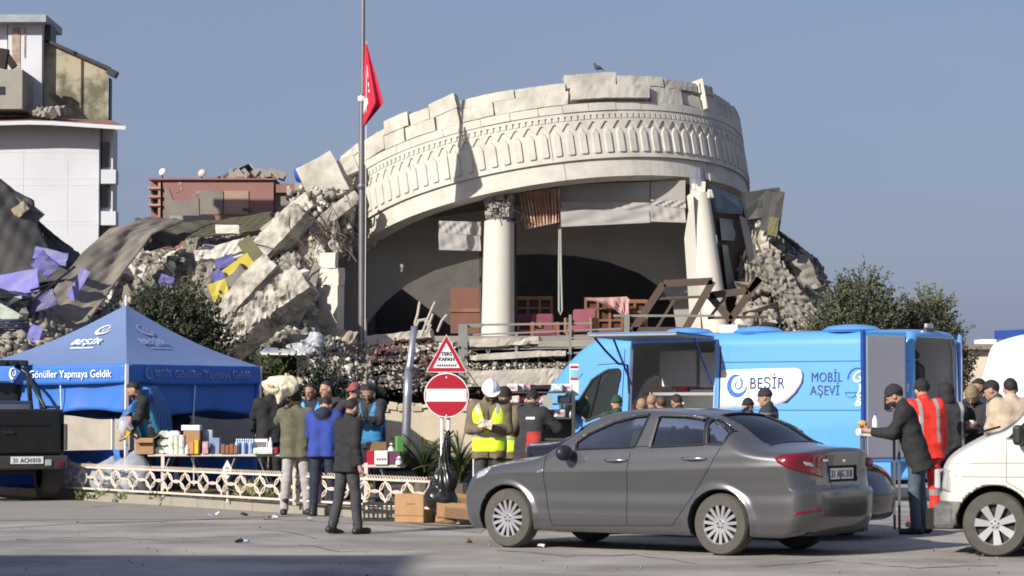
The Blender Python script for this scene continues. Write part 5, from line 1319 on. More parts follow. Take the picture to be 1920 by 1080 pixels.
# ================================================================== TABLES AND GOODS
m_top = mat("white_table_top", (.55, .52, .48), .6, var=.05); m_leg = mat("grey_table_leg", (.16, .17, .18), .5, .4, var=.05)
def table(label, px0, px1, Y, zt, dep=.7):
    x0, x1 = (px0 - 960) / FPX * Y, (px1 - 960) / FPX * Y
    t = thing("folding_table", label, "table", ((x0 + x1) / 2, Y + dep / 2, 0)); w = x1 - x0
    MB().box((0, 0, zt - .02), (w, dep, .04)).build("tabletop", m_top, t, bevel=.008, seg=1)
    for s1 in (-1, 1):
        for s2 in (-1, 1):
            MB().tube([(s1 * (w / 2 - .35), s2 * (dep / 2 - .06), zt - .04), (s1 * (w / 2 - .12), s2 * (dep / 2 - .06), .11)], .016, 7).build("leg", m_leg, t)
        MB().tube([(s1 * (w / 2 - .17), -dep / 2 + .06, .3), (s1 * (w / 2 - .17), dep / 2 - .06, .3)], .013, 6).build("crossbar", m_leg, t)
    return t
TY, TZ = 41.4, .755
table("long white folding table left half, piled with paper packs and cartons", 278, 400, TY, TZ); table("white folding table right half, holding water bottles and packets", 400.5, 526, TY - .02, TZ)
table("white folding table behind the walking man with small boxes", 640, 760, 36.2, .70)
m_card = mat("brown_cardboard", (.36, .21, .105), .85, var=.1, scale=5); m_cardd = mat("dark_cardboard", (.20, .115, .06), .85, var=.1)
m_tape = mat("packing_tape", (.42, .28, .15), .35, var=.03)
def place_at(px, Y, z): return np.array([(px - 960) / FPX * Y, Y, z])
def carton(label, px0, px1, ytop, Y, z, dep=.28, m=None, flaps=False, rz=0, group=None, name="carton", cat="box", extra=None):
    m = m or m_card; w = (px1 - px0) / FPX * Y; h = P(0, ytop, Y)[2] - z
    t = thing(name, label, cat, place_at((px0 + px1) / 2, Y + dep / 2, z), math.radians(rz), group)
    if flaps:
        th = .012
        for sx in (-1, 1): MB().box((sx * (w / 2 - th / 2), 0, h / 2), (th, dep - .001, h)).build("side", m, t)
        for sy in (-1, 1): MB().box((0, sy * (dep / 2 - th / 2), h / 2), (w - 2 * th, th, h)).build("side", m, t)
        MB().box((0, 0, .008), (w - .03, dep - .03, .012)).build("bottom", m, t)
        for sx in (-1, 1): MB().box((sx * (w / 2 + .05), 0, h + .03), (.13, dep, .008), rotm(0, -sx * 35, 0)).build("flap", m, t)
        MB().box((0, -dep / 2 - .04, h - .03), (w, .11, .008), rotm(40)).build("flap", m, t)
    else:
        MB().box((0, 0, h / 2), (w, dep, h)).build("body", m, t, bevel=.008, seg=1)
        if extra: 
            e0, e1, mm = extra; MB().box((0, -dep / 2 - .002, h * (e0 + e1) / 2), (w * .8, .004, h * (e1 - e0))).build("print", mm, t)
        else: MB().box((0, 0, h + .001), (.05, dep * .98, .003)).build("tape", m_tape, t)
    return t
def wbottle(label, px, Y, z, h=.26, r=.035, m=None, capm=None, group=None, cat="bottle"):
    m = m or mat("pale_blue_bottle", (.30, .40, .62), .15, var=.1, spec=.7)
    t = thing("bottle", label, cat, place_at(px, Y, z), 0, group)
    MB().lathe([(.001, 0), (r, .005), (r, h * .3), (r * .92, h * .42), (r, h * .55), (r * .95, h * .7), (r * .38, h * .88), (r * .38, h * .93)], 14).build("body", m, t, smooth=True, auto=60)
    MB().lathe([(r * .42, h * .92), (r * .42, h), (.001, h)], 10).build("cap", capm or m_print, t)
    return t
carton("open brown carton with raised flaps at the table's left end", 258, 291, 822, TY - .02, TZ, .3, flaps=True)
m_green = mat("pale_green_pack", (.42, .55, .30), .5, var=.25, scale=14, col2=(.75, .76, .72))
m_rollw = mat("paper_white", (.72, .71, .70), .7, var=.05)
k = 0
for row, (yy) in enumerate((.0, .125, .25)):
    for i in range(3 - (row == 2)):
        t = thing("paper_roll_pack", ["white and green paper roll pack at the bottom of the pile beside the open carton", "middle paper roll pack in the pile", "top paper roll pack in the pile"][row], "paper rolls", place_at(303 + 17.5 * i + 4 * row, TY + .18, TZ + yy), 0, "paper roll packs piled on the table" )
        for j in range(2):
            for q in range(2): MB().lathe([(.001, -.105), (.05, -.11), (.058, -.10), (.058, .10), (.05, .11), (.001, .105)], 14, (-.031 + .062 * q * 1.0, 0, .06), axis='y', caps=False).build("roll", m_rollw if (i + j) % 2 else m_green, t, smooth=True, auto=40) if j == 0 else None
        MB().box((0, -.0, .06), (.126, .2, .124)).build("wrapper", film("clear_wrap", (.8, .84, .84), .25), t, bevel=.02)
for i, (px, lab) in enumerate(((324, "tall white paper towel roll left of the brown box"), (333, "second tall paper towel roll left of the brown box"), (342, "third tall paper towel roll touching the brown box"))):
    t = thing("paper_towel_roll", lab, "paper roll", place_at(px, TY + .06, TZ)); MB().lathe([(.02, 0), (.055, .003), (.055, .30), (.02, .303), (.02, 0)], 16).build("roll", m_rollw if i != 1 else m_green, t, smooth=True, auto=40); MB().lathe([(.057, .08), (.057, .2)], 16).build("band", m_green, t)
carton("brown carton right of the paper towel rolls", 347, 378, 808, TY + .05, TZ, .3)
carton("flat white box lying on top of the brown carton", 343, 378, 797, TY + .05, P(0, 808, TY + .05)[2] + .004, .3, m_rollw, name="white_box")
carton("narrow yellow packet in front of the brown carton", 366, 374, 825, TY - .04, TZ, .07, mat("yellow_card", (.65, .45, .03), .6), name="packet", cat="packet")
carton("orange packet left of the yellow one", 357, 365, 828, TY - .04, TZ, .07, mat("orange_card", (.55, .25, .10), .6), name="packet", cat="packet")
wbottle("white squat bottle in front of the orange packet", 352, TY - .02, TZ, .15, .035, m_rollw)
wbottle("white pump bottle right of the yellow packet", 372, TY + .1, TZ, .33, .035, m_rollw)
carton("blue shrink-wrapped pack behind the pump bottle", 383, 401, 806, TY + .2, TZ, .2, mat("blue_film_pack", (.10, .16, .34), .3, var=.4, scale=9, col2=(.45, .5, .6)), name="wrapped_pack", cat="pack")
carton("bluish clear pack between the pump bottle and the brown packets", 396, 414, 821, TY + .1, TZ, .2, mat("pale_blue_film", (.22, .28, .45), .25, var=.3, scale=9), name="wrapped_pack", cat="pack")
carton("white and pink packet at the table's middle", 381, 392, 828, TY - .02, TZ, .1, mat("white_pink_pack", (.7, .6, .64), .5, scale=20, col2=(.5, .15, .2)), name="packet", cat="packet")
for i, px in enumerate((416, 424, 432, 440)): carton(["leftmost russet packet in the row of four", "second russet packet from the left", "third russet packet from the left", "russet packet next to the water bottles"][i], px, px + 7.4, 833 + (i % 2) * 2, TY - .04, TZ, .12, mat("russet_pack", (.26, .10, .055), .6, var=.2, scale=12), name="packet", cat="packet")
for i in range(8): wbottle("clear bluish water bottle in the cluster on the right table half", 445 + 4.2 * (i % 8), TY + .03 + .09 * (i % 3), TZ, .24, .033, None, None, "water bottles on the right table half")
carton("white appliance box with grey label near the table's right end", 479, 504, 823, TY + .1, TZ, .25, m_rollw, extra=(.45, .8, m_steel), name="white_box")
carton("low white and green box at the table's right end", 477, 513, 840, TY - .08, TZ, .2, mat("white_green_box", (.72, .74, .70), .5), extra=(.05, .5, m_green), name="white_box")
carton("small dark red box at the table's right corner", 514, 522, 840, TY - .05, TZ, .12, mat("dark_red_card", (.33, .01, .05), .5), name="red_box")
wbottle("white bottle behind the green box", 508, TY + .12, TZ, .26, .035, m_rollw)
Y2, Z2 = 36.2, .70
carton("brown carton on the second table beside the walking man", 688, 727, 829, Y2 + .2, Z2, .3, m_cardd)
carton("small red box on the second table", 688, 702, 845, Y2 + .05, Z2, .15, m_signred, name="red_box")
t = carton("white box with printed sign on the second table", 703, 728, 845, Y2 - .03, Z2, .15, m_rollw, name="white_box"); 
for i in range(4): MB().box((-.05 + .035 * i, -.079, .08), (.02, .004, .03)).build("print", m_steel, t)
carton("dark purple box right of the printed white box", 729, 752, 846, Y2, Z2, .2, mat("purple_card", (.12, .03, .08), .6), name="purple_box")
wbottle("white bottle standing beside the brown carton", 734, Y2 + .2, Z2, .3, .05, m_rollw)
carton("leaning green packet on the second table", 742, 756, 818, Y2 + .15, Z2, .08, mat("green_card", (.10, .30, .07), .6), name="packet", cat="packet", rz=20)
wbottle("white jar at the second table's right end", 749, Y2 - .02, Z2, .12, .05, m_rollw)
# crate, cardboard, bags
cr = thing("plastic_crate", "black plastic crate lying against the kerb left of the carton", "crate", G(717, 977), math.radians(-8)); m_crate = mat("black_plastic", (.018, .018, .02), .45, var=.1)
for zz in (.02, .12, .23): 
    for sx, sy, w_, d_ in ((0, -.17, .46, .02), (0, .17, .46, .02), (-.22, 0, .02, .32), (.22, 0, .02, .32)): MB().box((sx, sy, zz), (w_, d_, .035)).build("slat", m_crate, cr)
for i in range(8): MB().box((-.21 + .06 * i, -.17, .12), (.022, .026, .23)).build("upright", m_crate, cr)
MB().box((0, 0, .015), (.42, .3, .02)).build("bottom", m_crate, cr)
cb = thing("carton", "big brown cardboard carton standing on the road by the kerb", "box", G(778, 980), math.radians(-24))
MB().box((0, 0, .19), (.42, .36, .37)).build("body", m_card, cb, bevel=.01, seg=1); MB().box((0, -.183, .10), (.42, .006, .008)).build("crease", m_cardd, cb); MB().box((0, 0, .378), (.06, .355, .004)).build("tape", m_tape, cb); MB().box((0.02, -.183, .25), (.12, .004, .012)).build("print", m_cardd, cb)
for i, (px, py, w_, a, z) in enumerate(((856, 962, .5, 5, .16), (852, 968, .48, -6, .10), (868, 950, .45, 12, .24))):
    t = thing("flattened_carton", ["middle flattened carton leaning on the kerb by the sign post", "lowest flattened carton on the kerb by the sign post", "uppermost flattened carton on the kerb by the sign post"][i], "cardboard", G(px, 985 - 3 * i) + np.array([0, .1 * i, .02]))
    MB().box((0, 0, z), (w_, .3, .03), rotm(35, a * .6, a)).build("sheet", m_card, t); MB().box((.05, -.12, z - .03), (w_ * .8, .15, .012), rotm(60, a, 0)).build("flap", m_cardd, t)
def bag_obj(name, label, cat, loc, fn, lo, hi, m, res=.03, group=None):
    t = thing(name, label, cat, loc, 0, group); sdf_obj("bag", fn, lo, hi, res, m, t); return t
def crumple(sd, k=.02, f=14): return lambda x, y, z: k * vnoise(x, y, z, sd, 7, f) + .5 * k * np.abs(vnoise(x, y, z, sd + 50, 7, f * 2))
m_bag = mat("black_bin_bag", (.012, .012, .014), .28, var=.1, spec=.6)
cr1 = crumple(3, .06, 8)
bb_ = bag_obj("bin_bag", "black bin bag tied to the no entry sign post", "bin bag", G(822, 985) * np.array([1, 1, 0]) + np.array([0.02, .25, .13]), lambda x, y, z: smin(smin(cone(x, y, z, (-.04, 0, .22), (.05, 0, .18), .17, .16), ellf(x, y, z, (.06, -.03, .42), (.15, .13, .16)), .04), cone(x, y, z, (.02, 0, .5), (.10, .0, 1.06), .10, .022), .08) + cr1(x, y, z) * (1.1 - z) + .022 * np.sin(9 * np.arctan2(y, x - .04) + 6 * z) * np.clip(z * 1.6 - .3, 0, .8), (-.45, -.4, -.05), (.45, .4, 1.15), m_bag, .025)
MB().tube([(.10, 0, 1.0), (.16, .1, 1.06), (.12, .15, 1.02)], .012, 6).build("tie", m_bag, bb_)
bag_obj("bin_bag", "dark bin bag heap behind the tied black bag", "bin bag", G(872, 955) * np.array([1, 1, 0]) + np.array([.1, 1.0, .1]), lambda x, y, z: smin(cone(x, y, z, (0, 0, .15), (.1, 0, .25), .2, .22), cone(x, y, z, (-.25, .1, .12), (.3, .1, .15), .18, .16), .1) + crumple(5, .03, 11)(x, y, z), (-.6, -.4, -.1), (.6, .5, .6), m_bag, .03)
clr = film("clear_bin_bag", (.50, .54, .60), .58)
for i, (px, w_, h_, lab) in enumerate(((122, .30, .28, "clear rubbish bag beside the pickup's rear wheel"), (165, .28, .26, "low clear rubbish bag second from the pickup"), (208, .28, .30, "clear rubbish bag third from the pickup"), (250, .34, .36, "largest clear rubbish bag at the table's left end"))):
    q = at(px, 43.0 - (px - 122) * .0125); cc = crumple(20 + i, .085, 8)
    t = bag_obj("rubbish_bag", lab, "rubbish bag", (q[0], q[1], .11), (lambda w_, h_, cc: lambda x, y, z: smin(ellf(x, y, z, (0, 0, h_ * .8), (w_, w_ * .8, h_)), cone(x, y, z, (0, 0, h_ * 1.3), (.03, 0, h_ * 1.9), .09, .02), .1) + cc(x, y, z))(w_, h_, cc), (-.6, -.5, -.1), (.6, .5, h_ * 2.1), clr, .035)
    rr = random.Random(i)
    for k in range(7): MB().ell((rr.uniform(-.5, .5) * w_, rr.uniform(-.4, .4) * w_, h_ * rr.uniform(.3, 1.0)), (.05, .05, .07), 8, 6).build("contents", [m_rollw, m_tent, m_green, m_cardd][k % 4], t)
t = bag_obj("plastic_sheet_heap", "crumpled clear plastic heap on the rubble by the left pier", "plastic", P(572, 660, 54.4), lambda x, y, z: smin(ellf(x, y, z, (0, 0, .08), (.36, .25, .16)), ellf(x, y, z, (.22, 0, .2), (.2, .2, .2)), .06) + crumple(9, .075, 20)(x, y, z), (-.6, -.5, -.2), (.7, .5, .7), mat("crumpled_clear", (.42, .43, .46), .25, var=.3, scale=12, spec=.7), .022)
# packs of goods behind the helmeted man
rr = random.Random(12)
GM = [mat("pack_white", (.72, .72, .74), .5, var=.1, scale=12), mat("pack_red", (.5, .03, .08), .5, var=.2, scale=12, col2=(.7, .6, .6)), mat("pack_teal", (.25, .5, .52), .5, var=.2, scale=12, col2=(.7, .75, .75))]
spots = [(961, 722, 0), (972, 716, 0), (984, 724, 1), (966, 734, 1), (980, 738, 1), (1014, 730, 0), (1024, 728, 1), (1020, 742, 0), (1052, 714, 2), (1044, 722, 2), (1062, 722, 0), (1056, 730, 2), (1022, 764, 1), (1032, 770, 0), (1040, 758, 0), (1048, 774, 0)]
for i, (px, py, c_) in enumerate(spots):
    p = P(px, py, 40.6 + .1 * (i % 3)); p[2] = 1.80 if py < 727 else 1.62 if py < 746 else 1.40; t = thing("goods_pack", ["small white pack in the pile of supplies behind the white-helmeted man", "small red-printed pack in the pile of supplies behind the white-helmeted man", "small turquoise pack in the pile of supplies behind the white-helmeted man"][c_], "pack", p, rr.uniform(-.4, .4), ["white packs behind the helmeted man", "red packs behind the helmeted man", "turquoise packs behind the helmeted man"][c_])
    MB().box((0, 0, 0), (.17, .14, .12)).build("pack", GM[c_], t, bevel=.02); MB().box((0, -.072, 0), (.1, .004, .05)).build("print", GM[(c_ + 1) % 3], t)
t = thing("goods_shelf", "dark trestle carrying the wrapped supplies behind the helmeted man", "shelf", at(1010, 40.7))
m_rack = mat("dark_rack", (.06, .055, .05), .8)
for zz in (.5, 1.0, 1.325, 1.545, 1.725): MB().box((0, 0, zz), (1.1, .45, .025)).build("shelf_board", m_rack, t)
for sx_ in (-.53, .53):
    for sy_ in (-.2, .2): MB().box((sx_, sy_, .87), (.04, .04, 1.75)).build("upright", m_rack, t)
MB().box((0, .23, .66), (1.1, .02, 1.3)).build("back_panel", m_rack, t); _pxbox("case", mat("grey_case", (.3, .31, .29), .7), t, 40.4, 1018, 741, 1036, 766, 0, .2)
t = thing("white_post", "thin white post between the sign and the helmeted man", "post", G(887, 985)*np.array([1,1,0]) + np.array([0,1.2,0])); MB().box((0, 0, .62), (.05, .05, 1.25)).build("post", m_pole, t)
MB().box((0, 0, .02), (.14, .14, .04)).build("foot", m_pole, t)
# litter on the road
rr = random.Random(4); LM = [m_rollw, m_crate, mat("litter_blue", (.3, .36, .5), .4), m_cardd]
for i, (px, py) in enumerate(((408, 965), (458, 966), (395, 968), (500, 973), (515, 972), (450, 1016), (462, 1017), (880, 1016), (1015, 1025), (1835, 1040), (580, 975), (675, 978), (1600, 1000))):
    q = G(px, py, .012); t = thing("litter_scrap", "small scrap of litter lying on the road", "litter", q, rr.uniform(0, 6), "litter scraps on the road"); o = MB().box((0, 0, .015), (rr.uniform(.04, .10), rr.uniform(.03, .06), .025), rotm(rr.uniform(-20, 20), rr.uniform(-20, 20), 0)).build("scrap", LM[i % 4], t); roughen(o, .01, i, 1)
crumbs("road_grit", [np.array(G(rr.uniform(-40, 1960), rr.uniform(952, 1080), .006)) for _ in range(260)], .006, .022, [m_crack, m_gutter, m_greyc], 33)
bpy.data.objects.remove(bpy.data.objects.get("road_grit.001")) if bpy.data.objects.get("road_grit.001") else None
# planter plants and scrubby ground cover behind the fence
def tufts(name, pts, h, m, seed):
    rg = np.random.default_rng(seed); n = len(pts) * 14; pos = np.repeat(np.array(pts), 14, 0) + rg.normal(0, .04, (n, 3)) * np.array([1, 1, 0]); dr = rg.normal(0, .6, (n, 3)) + np.array([0, 0, 1.0])
    V, F = leaf_quads(pos, dr, h * (.5 + rg.random(n)), .012 + .012 * rg.random(n), rg); return tag(link(name, mesh_np(name, V, F), m), kind="stuff")
pts = [np.array(G(rr.uniform(90, 800), rr.uniform(905, 940), .11)) for _ in range(60)]
tufts("planter_weeds", pts, .14, leafmat("weed_leaves", (.07, .10, .02), (.16, .17, .05)), 6)
tufts("planter_weeds", [np.array(G(rr.gauss(470, 14), rr.uniform(918, 938), .11)) for _ in range(22)], .22, leafmat("bright_weeds", (.12, .18, .04), (.35, .33, .18)), 7)
# ================================================================== VEHICLES
class Veh:
    """places local points of a vehicle; local x forward, y left, z up."""
    def __init__(s, loc, ang):
        s.o = np.array([loc[0], loc[1], 0.0]); s.a = ang; c, n = math.cos(ang), math.sin(ang)
        s.R = np.array([[c, -n, 0], [n, c, 0], [0, 0, 1]])
    def loc(s, p): return (np.asarray(p) - s.o) @ s.R
    def camray(s, px, py): return (np.array([0, 0, CAMH]) - s.o) @ s.R, ray(px, py) @ s.R
    def onplane(s, px, py, axis, val):
        o, d = s.camray(px, py); t = (val - o[axis]) / d[axis]; return o + d * t
    def cast(s, pts, fn, t0, t1, off=0.0, n=160):
        o = []; 
        c0, _ = s.camray(960, 540); D = np.array([s.camray(px, py)[1] for px, py in pts]); D /= np.linalg.norm(D, axis=1, keepdims=True)
        tl = np.full(len(D), float(t0)); th = np.full(len(D), float(t1)); hit = np.zeros(len(D), bool)
        for i in range(1, n + 1):
            t = t0 + (t1 - t0) * i / n; v = fn(*(c0 + D * t).T) - off; new = (v < 0) & ~hit; th[new] = t; tl[new] = t0 + (t1 - t0) * (i - 1) / n; hit |= new
        for _ in range(14):
            tm = (tl + th) / 2; v = fn(*(c0 + D * tm[:, None]).T) - off; th = np.where(v < 0, tm, th); tl = np.where(v < 0, tl, tm)
        return c0 + D * th[:, None], hit
def skin_patch(name, veh, fn, poly, m, parent, trange, off=.003, step=6.0, smooth=True):
    """thin plate lying on the bodywork, outlined in the photograph and laid on the real surface; it keeps its own thickness."""
    V, F = fillpoly(poly, step); p, hit = veh.cast(V, fn, *trange)
    g = grad(fn, p); g /= np.linalg.norm(g, axis=1, keepdims=True) + 1e-9
    F = F[hit[F].all(1)]
    a, b_, c = p[F[:, 0]], p[F[:, 1]], p[F[:, 2]]; nn = np.cross(b_ - a, c - a); fl = (nn * g[F[:, 0]]).sum(1) < 0; F[fl] = F[fl][:, ::-1]
    o = link(name, mesh_np(name, p + g * off, F, smooth), m, parent); md = o.modifiers.new("plate", 'SOLIDIFY'); md.thickness = off + .004; md.offset = -1
    return o
def side_patch(name, fn, poly, side, m, parent, off=.003, step=.08, ymax=1.3):
    """same, outlined in the vehicle's own side view (x,z)."""
    V, F = fillpoly(poly, step); o = np.stack([V[:, 0], np.full(len(V), side * ymax), V[:, 1]], 1)
    p, hit = castf(fn, o, (0, -side, 0), ymax); g = grad(fn, p); g /= np.linalg.norm(g, axis=1, keepdims=True) + 1e-9; F = F[hit[F].all(1)]
    a, b_, c = p[F[:, 0]], p[F[:, 1]], p[F[:, 2]]; fl = (np.cross(b_ - a, c - a) * g[F[:, 0]]).sum(1) < 0; F[fl] = F[fl][:, ::-1]
    q = link(name, mesh_np(name, p + g * off, F, True), m, parent); md = q.modifiers.new("plate", 'SOLIDIFY'); md.thickness = max(.004, off + .003); md.offset = -1; return q
def side_line(name, fn, pts, side, m, parent, r=.005, ymax=1.3, n=24):
    pts = np.array(pts, float); d = np.concatenate([[0], np.cumsum(np.linalg.norm(np.diff(pts, axis=0), axis=1))]); t = np.linspace(0, d[-1], n)
    xz = np.stack([np.interp(t, d, pts[:, 0]), np.interp(t, d, pts[:, 1])], 1); p, hit = castf(fn, np.stack([xz[:, 0], np.full(n, side * ymax), xz[:, 1]], 1), (0, -side, 0), ymax)
    return MB().tube(p[hit], r, 5).build(name, m, parent)
def split_parts(fn, lo, hi, res, mats, parent, classify, names):
    """mesh the body once, hand each face to a part."""
    V, Q = snet(fn, lo, hi, res); g = grad(fn, V); g /= np.maximum(np.linalg.norm(g, axis=1, keepdims=True), 1e-6)
    C = V[Q].mean(1); G_ = g[Q].mean(1); lab = classify(C, G_); out = []
    for k, nm in enumerate(names):
        q = Q[lab == k]
        if not len(q): out.append(None); continue
        u, inv = np.unique(q, return_inverse=True); me = mesh_np(nm, V[u], inv.reshape(q.shape), True)
        if len(me.vertices) == len(u): me.normals_split_custom_set_from_vertices(g[u].astype(np.float32).tolist())
        out.append(link(nm, me, mats[k], parent))
    return out
m_tyre = mat("tyre_rubber", (.075, .07, .062), .9, var=.15, scale=8); m_alloy = mat("alloy_silver", (.50, .50, .52), .35, .75, var=.06); m_wheeldark = mat("wheel_recess", (.02, .02, .022), .7, var=0)
m_under = mat("underbody_black", (.014, .014, .015), .9, var=0); m_trim = mat("black_trim", (.018, .018, .02), .45, var=0); m_chrome = mat("chrome", (.75, .75, .78), .12, 1.0, var=0)
m_seat = mat("car_seat_cloth", (.04, .042, .046), .9, var=.1); m_gl = glass("car_glass", (.58, .66, .62), .8); m_gld = glass("dark_car_glass", (.17, .20, .21), .85)
m_tail = mat("tail_lamp_red", (.16, .003, .014), .15, var=.15, scale=20, coat=.6); m_clearlamp = mat("clear_lamp", (.55, .56, .58), .12, .4, var=.1)
def wheel(parent, x, y, r, rim_r, w, spokes, side, nm="wheel", steer=0.0, kind=0):
    t = empty(nm, (x, y, r), steer); t.parent = parent; s = side
    pr = [(rim_r * .98, -w / 2), (r * .93, -w / 2 + .004), (r * .985, -w / 2 + .03), (r, -w / 4), (r, w / 4), (r * .985, w / 2 - .03), (r * .93, w / 2 - .004), (rim_r * .98, w / 2)]
    MB().lathe(pr, 44, axis='y', caps=False).build("tyre", m_tyre, t, smooth=True, auto=35)
    yo = s * w / 2
    b = MB(); pf = [(rim_r, yo - s * .005), (rim_r * .96, yo - s * .012), (rim_r * .92, yo - s * .03)]; b.lathe(pf if s < 0 else pf[::-1], 40, axis='y', caps=False); 
    b.lathe(([(.001, yo - s * .016), (rim_r * .24, yo - s * .018), (rim_r * .26, yo - s * .05)] if s < 0 else [(rim_r * .26, yo - s * .05), (rim_r * .24, yo - s * .018), (.001, yo - s * .016)]), 24, axis='y', caps=False)
    for i in range(spokes):
        a = 2 * math.pi * i / spokes + .1; wd = (.030, .034) if kind == 0 else (.05, .085)
        d = np.array([math.cos(a), 0, math.sin(a)]); n = np.array([-math.sin(a), 0, math.cos(a)]); p0 = d * rim_r * .2 + np.array([0, yo - s * .022, 0]); p1 = d * rim_r * .95 + np.array([0, yo - s * .016, 0])
        V = [p0 - n * wd[0] / 2, p0 + n * wd[0] / 2, p1 + n * wd[1] / 2, p1 - n * wd[1] / 2]; V += [v - np.array([0, s * .03, 0]) for v in V]; b.add(V, [(0, 1, 2, 3), (7, 6, 5, 4)] + [(i, 4 + i, 4 + (i + 1) % 4, (i + 1) % 4) for i in range(4)])
    b.build("rim", m_alloy, t, smooth=True, auto=30)
    MB().lathe(([(.001, yo - s * .075), (rim_r * .97, yo - s * .07)] if s < 0 else [(rim_r * .97, yo - s * .07), (.001, yo - s * .075)]), 30, axis='y', caps=False).build("brake_disc", m_wheeldark, t)
    b = MB()
    for i in range(5): a = 2 * math.pi * i / 5 + .3; b.lathe([(.009, yo - s * .02), (.009, yo - s * .010), (.001, yo - s * .009)][::(1 if s > 0 else -1)], 6, (math.cos(a) * rim_r * .16, 0, math.sin(a) * rim_r * .16), axis='y')
    tag(b.build("wheel_bolts", m_wheeldark, t), kind="stuff")
    return t
# ------------------------------------------------------------------ grey saloon
_plan = pchip([-2.27, -2.15, -1.9, -1.5, -.8, .5, 1.4, 1.9, 2.12, 2.27], [.72, .80, .85, .885, .895, .89, .88, .84, .77, .62])
_ztop = pchip([-2.30, -2.22, -2.1, -1.85, -1.68, -1.3, -.95, -.55, -.2, .15, .35, .75, 1.1, 1.25, 1.6, 1.95, 2.13, 2.27], [1.04, 1.085, 1.095, 1.115, 1.15, 1.345, 1.452, 1.487, 1.495, 1.475, 1.43, 1.21, 1.03, .995, .945, .86, .77, .62])
_zx = np.linspace(-2.3, 2.3, 400); _zs = np.gradient(_ztop(_zx), _zx[1] - _zx[0])
_belt = pchip([-2.3, -1.4, -.6, .3, 1.0, 1.4, 2.2], [1.06, 1.035, .995, .965, .945, .92, .80])
_rear = pchip([.15, .3, .42, .6, .66, .70, .86, 1.06, 1.3], [2.10, 2.22, 2.262, 2.268, 2.262, 2.215, 2.195, 2.215, 2.23])
_front = pchip([.15, .3, .5, .7, .9], [2.12, 2.23, 2.26, 2.20, 2.05])
def sedan_outer(x, y, z):
    ay = np.abs(y); bl = _belt(x)
    w = _plan(x) - .055 * np.clip((.60 - z) / .42, 0, 1) ** 2 - .46 * .035 * np.logaddexp(0, (z - bl) / .035)
    w = w - .014 / (1 + np.exp(-(z - (.83 + .025 * (-x))) / .010)) * 0 + .010 * np.exp(-((z - (.835 - .03 * x)) / .05) ** 2) - .012 * np.exp(-((z - (.62 - .01 * x)) / .10) ** 2) + .014 * np.exp(-((z - .34) / .07) ** 2)
    for xa in (1.385, -1.251): rr = np.sqrt((x - xa) ** 2 + (z - .315) ** 2); w = w + .022 * np.exp(-((rr - .36) / .045) ** 2)
    f1 = (ay - w) / 1.06
    xe = x + .10 * (ay / .75) ** 2 * np.tanh(x / .5); T = _ztop(xe) - .055 * (ay / .75) ** 2.2; sl = np.interp(np.clip(xe, -2.29, 2.29), _zx, _zs)
    f2 = (z - T) / np.sqrt(1 + sl ** 2)
    f3 = x - (_front(z) - .30 * (ay / .8) ** 2.6); f4 = -x - (_rear(z) - .17 * (ay / .82) ** 3.2)
    f = smax(f1, f2, .075); f = smax(f, f3, .07); f = smax(f, f4, .05); return smax(f, .19 + .05 * np.clip((np.abs(x) - 1.9) / .3, 0, 1) - z, .06)
def sedan_body(dlo, rearwin, windsh):
    def fn(x, y, z):
        f = sedan_outer(x, y, z); ay = np.abs(y)
        for xa in (1.385, -1.251): f = np.maximum(f, np.minimum(.352 - np.sqrt((x - xa) ** 2 + (z - .318) ** 2), ay - .52) * -1 * -1) if False else np.maximum(f, -np.maximum(np.sqrt((x - xa) ** 2 + (z - .318) ** 2) - .352, .50 - ay))
        cav = np.maximum(f + .045, np.maximum(.42 - z, np.abs(x + .32) - 1.42)); f = np.maximum(f, -cav)
        for pl in dlo: f = np.maximum(f, -np.maximum(polyf(x, z, pl), .54 - ay))
        f = np.maximum(f, -np.maximum(polyf(x, y, rearwin), np.maximum(.9 - z, x + .6))); f = np.maximum(f, -np.maximum(polyf(x, y, windsh), np.maximum(.95 - z, .1 - x)))
        pr = np.maximum(np.abs(y) - .30, np.maximum(np.abs(z - .825) - .075, x + 2.165)); f = np.maximum(f, -pr)
        return f
    return fn
SV = Veh((1.575, 27.87), math.atan2(1.52, -2.14))
sx = lambda px, py, yv=.74: (lambda q: (q[0], q[2]))(SV.onplane(px, py, 1, yv))
sxs = lambda L: [(q[0], q[2]) for q in SV.cast(L, sedan_outer, 23, 32)[0]]
g_front = sxs([* ((1079, 843), (1081, 829), (1104, 813), (1150, 792), (1192, 781), (1219, 778), (1190, 839))])
g_rear = sxs([* ((1219, 839), (1237, 779), (1290, 780), (1331, 784), (1320, 834))])
g_quart = sxs([* ((1327, 833), (1337, 786), (1358, 795), (1374, 810), (1355, 834))])
rearwin = [(-1.02, -.44), (-1.02, .44), (-1.35, .50), (-1.66, .56), (-1.70, 0), (-1.66, -.56), (-1.35, -.50)]
windsh = [(1.02, -.70), (1.10, 0), (1.02, .70), (.70, .66), (.38, .58), (.42, 0), (.38, -.58), (.70, -.66)]
sed_fn = sedan_body([g_front, g_rear, g_quart], rearwin, windsh)
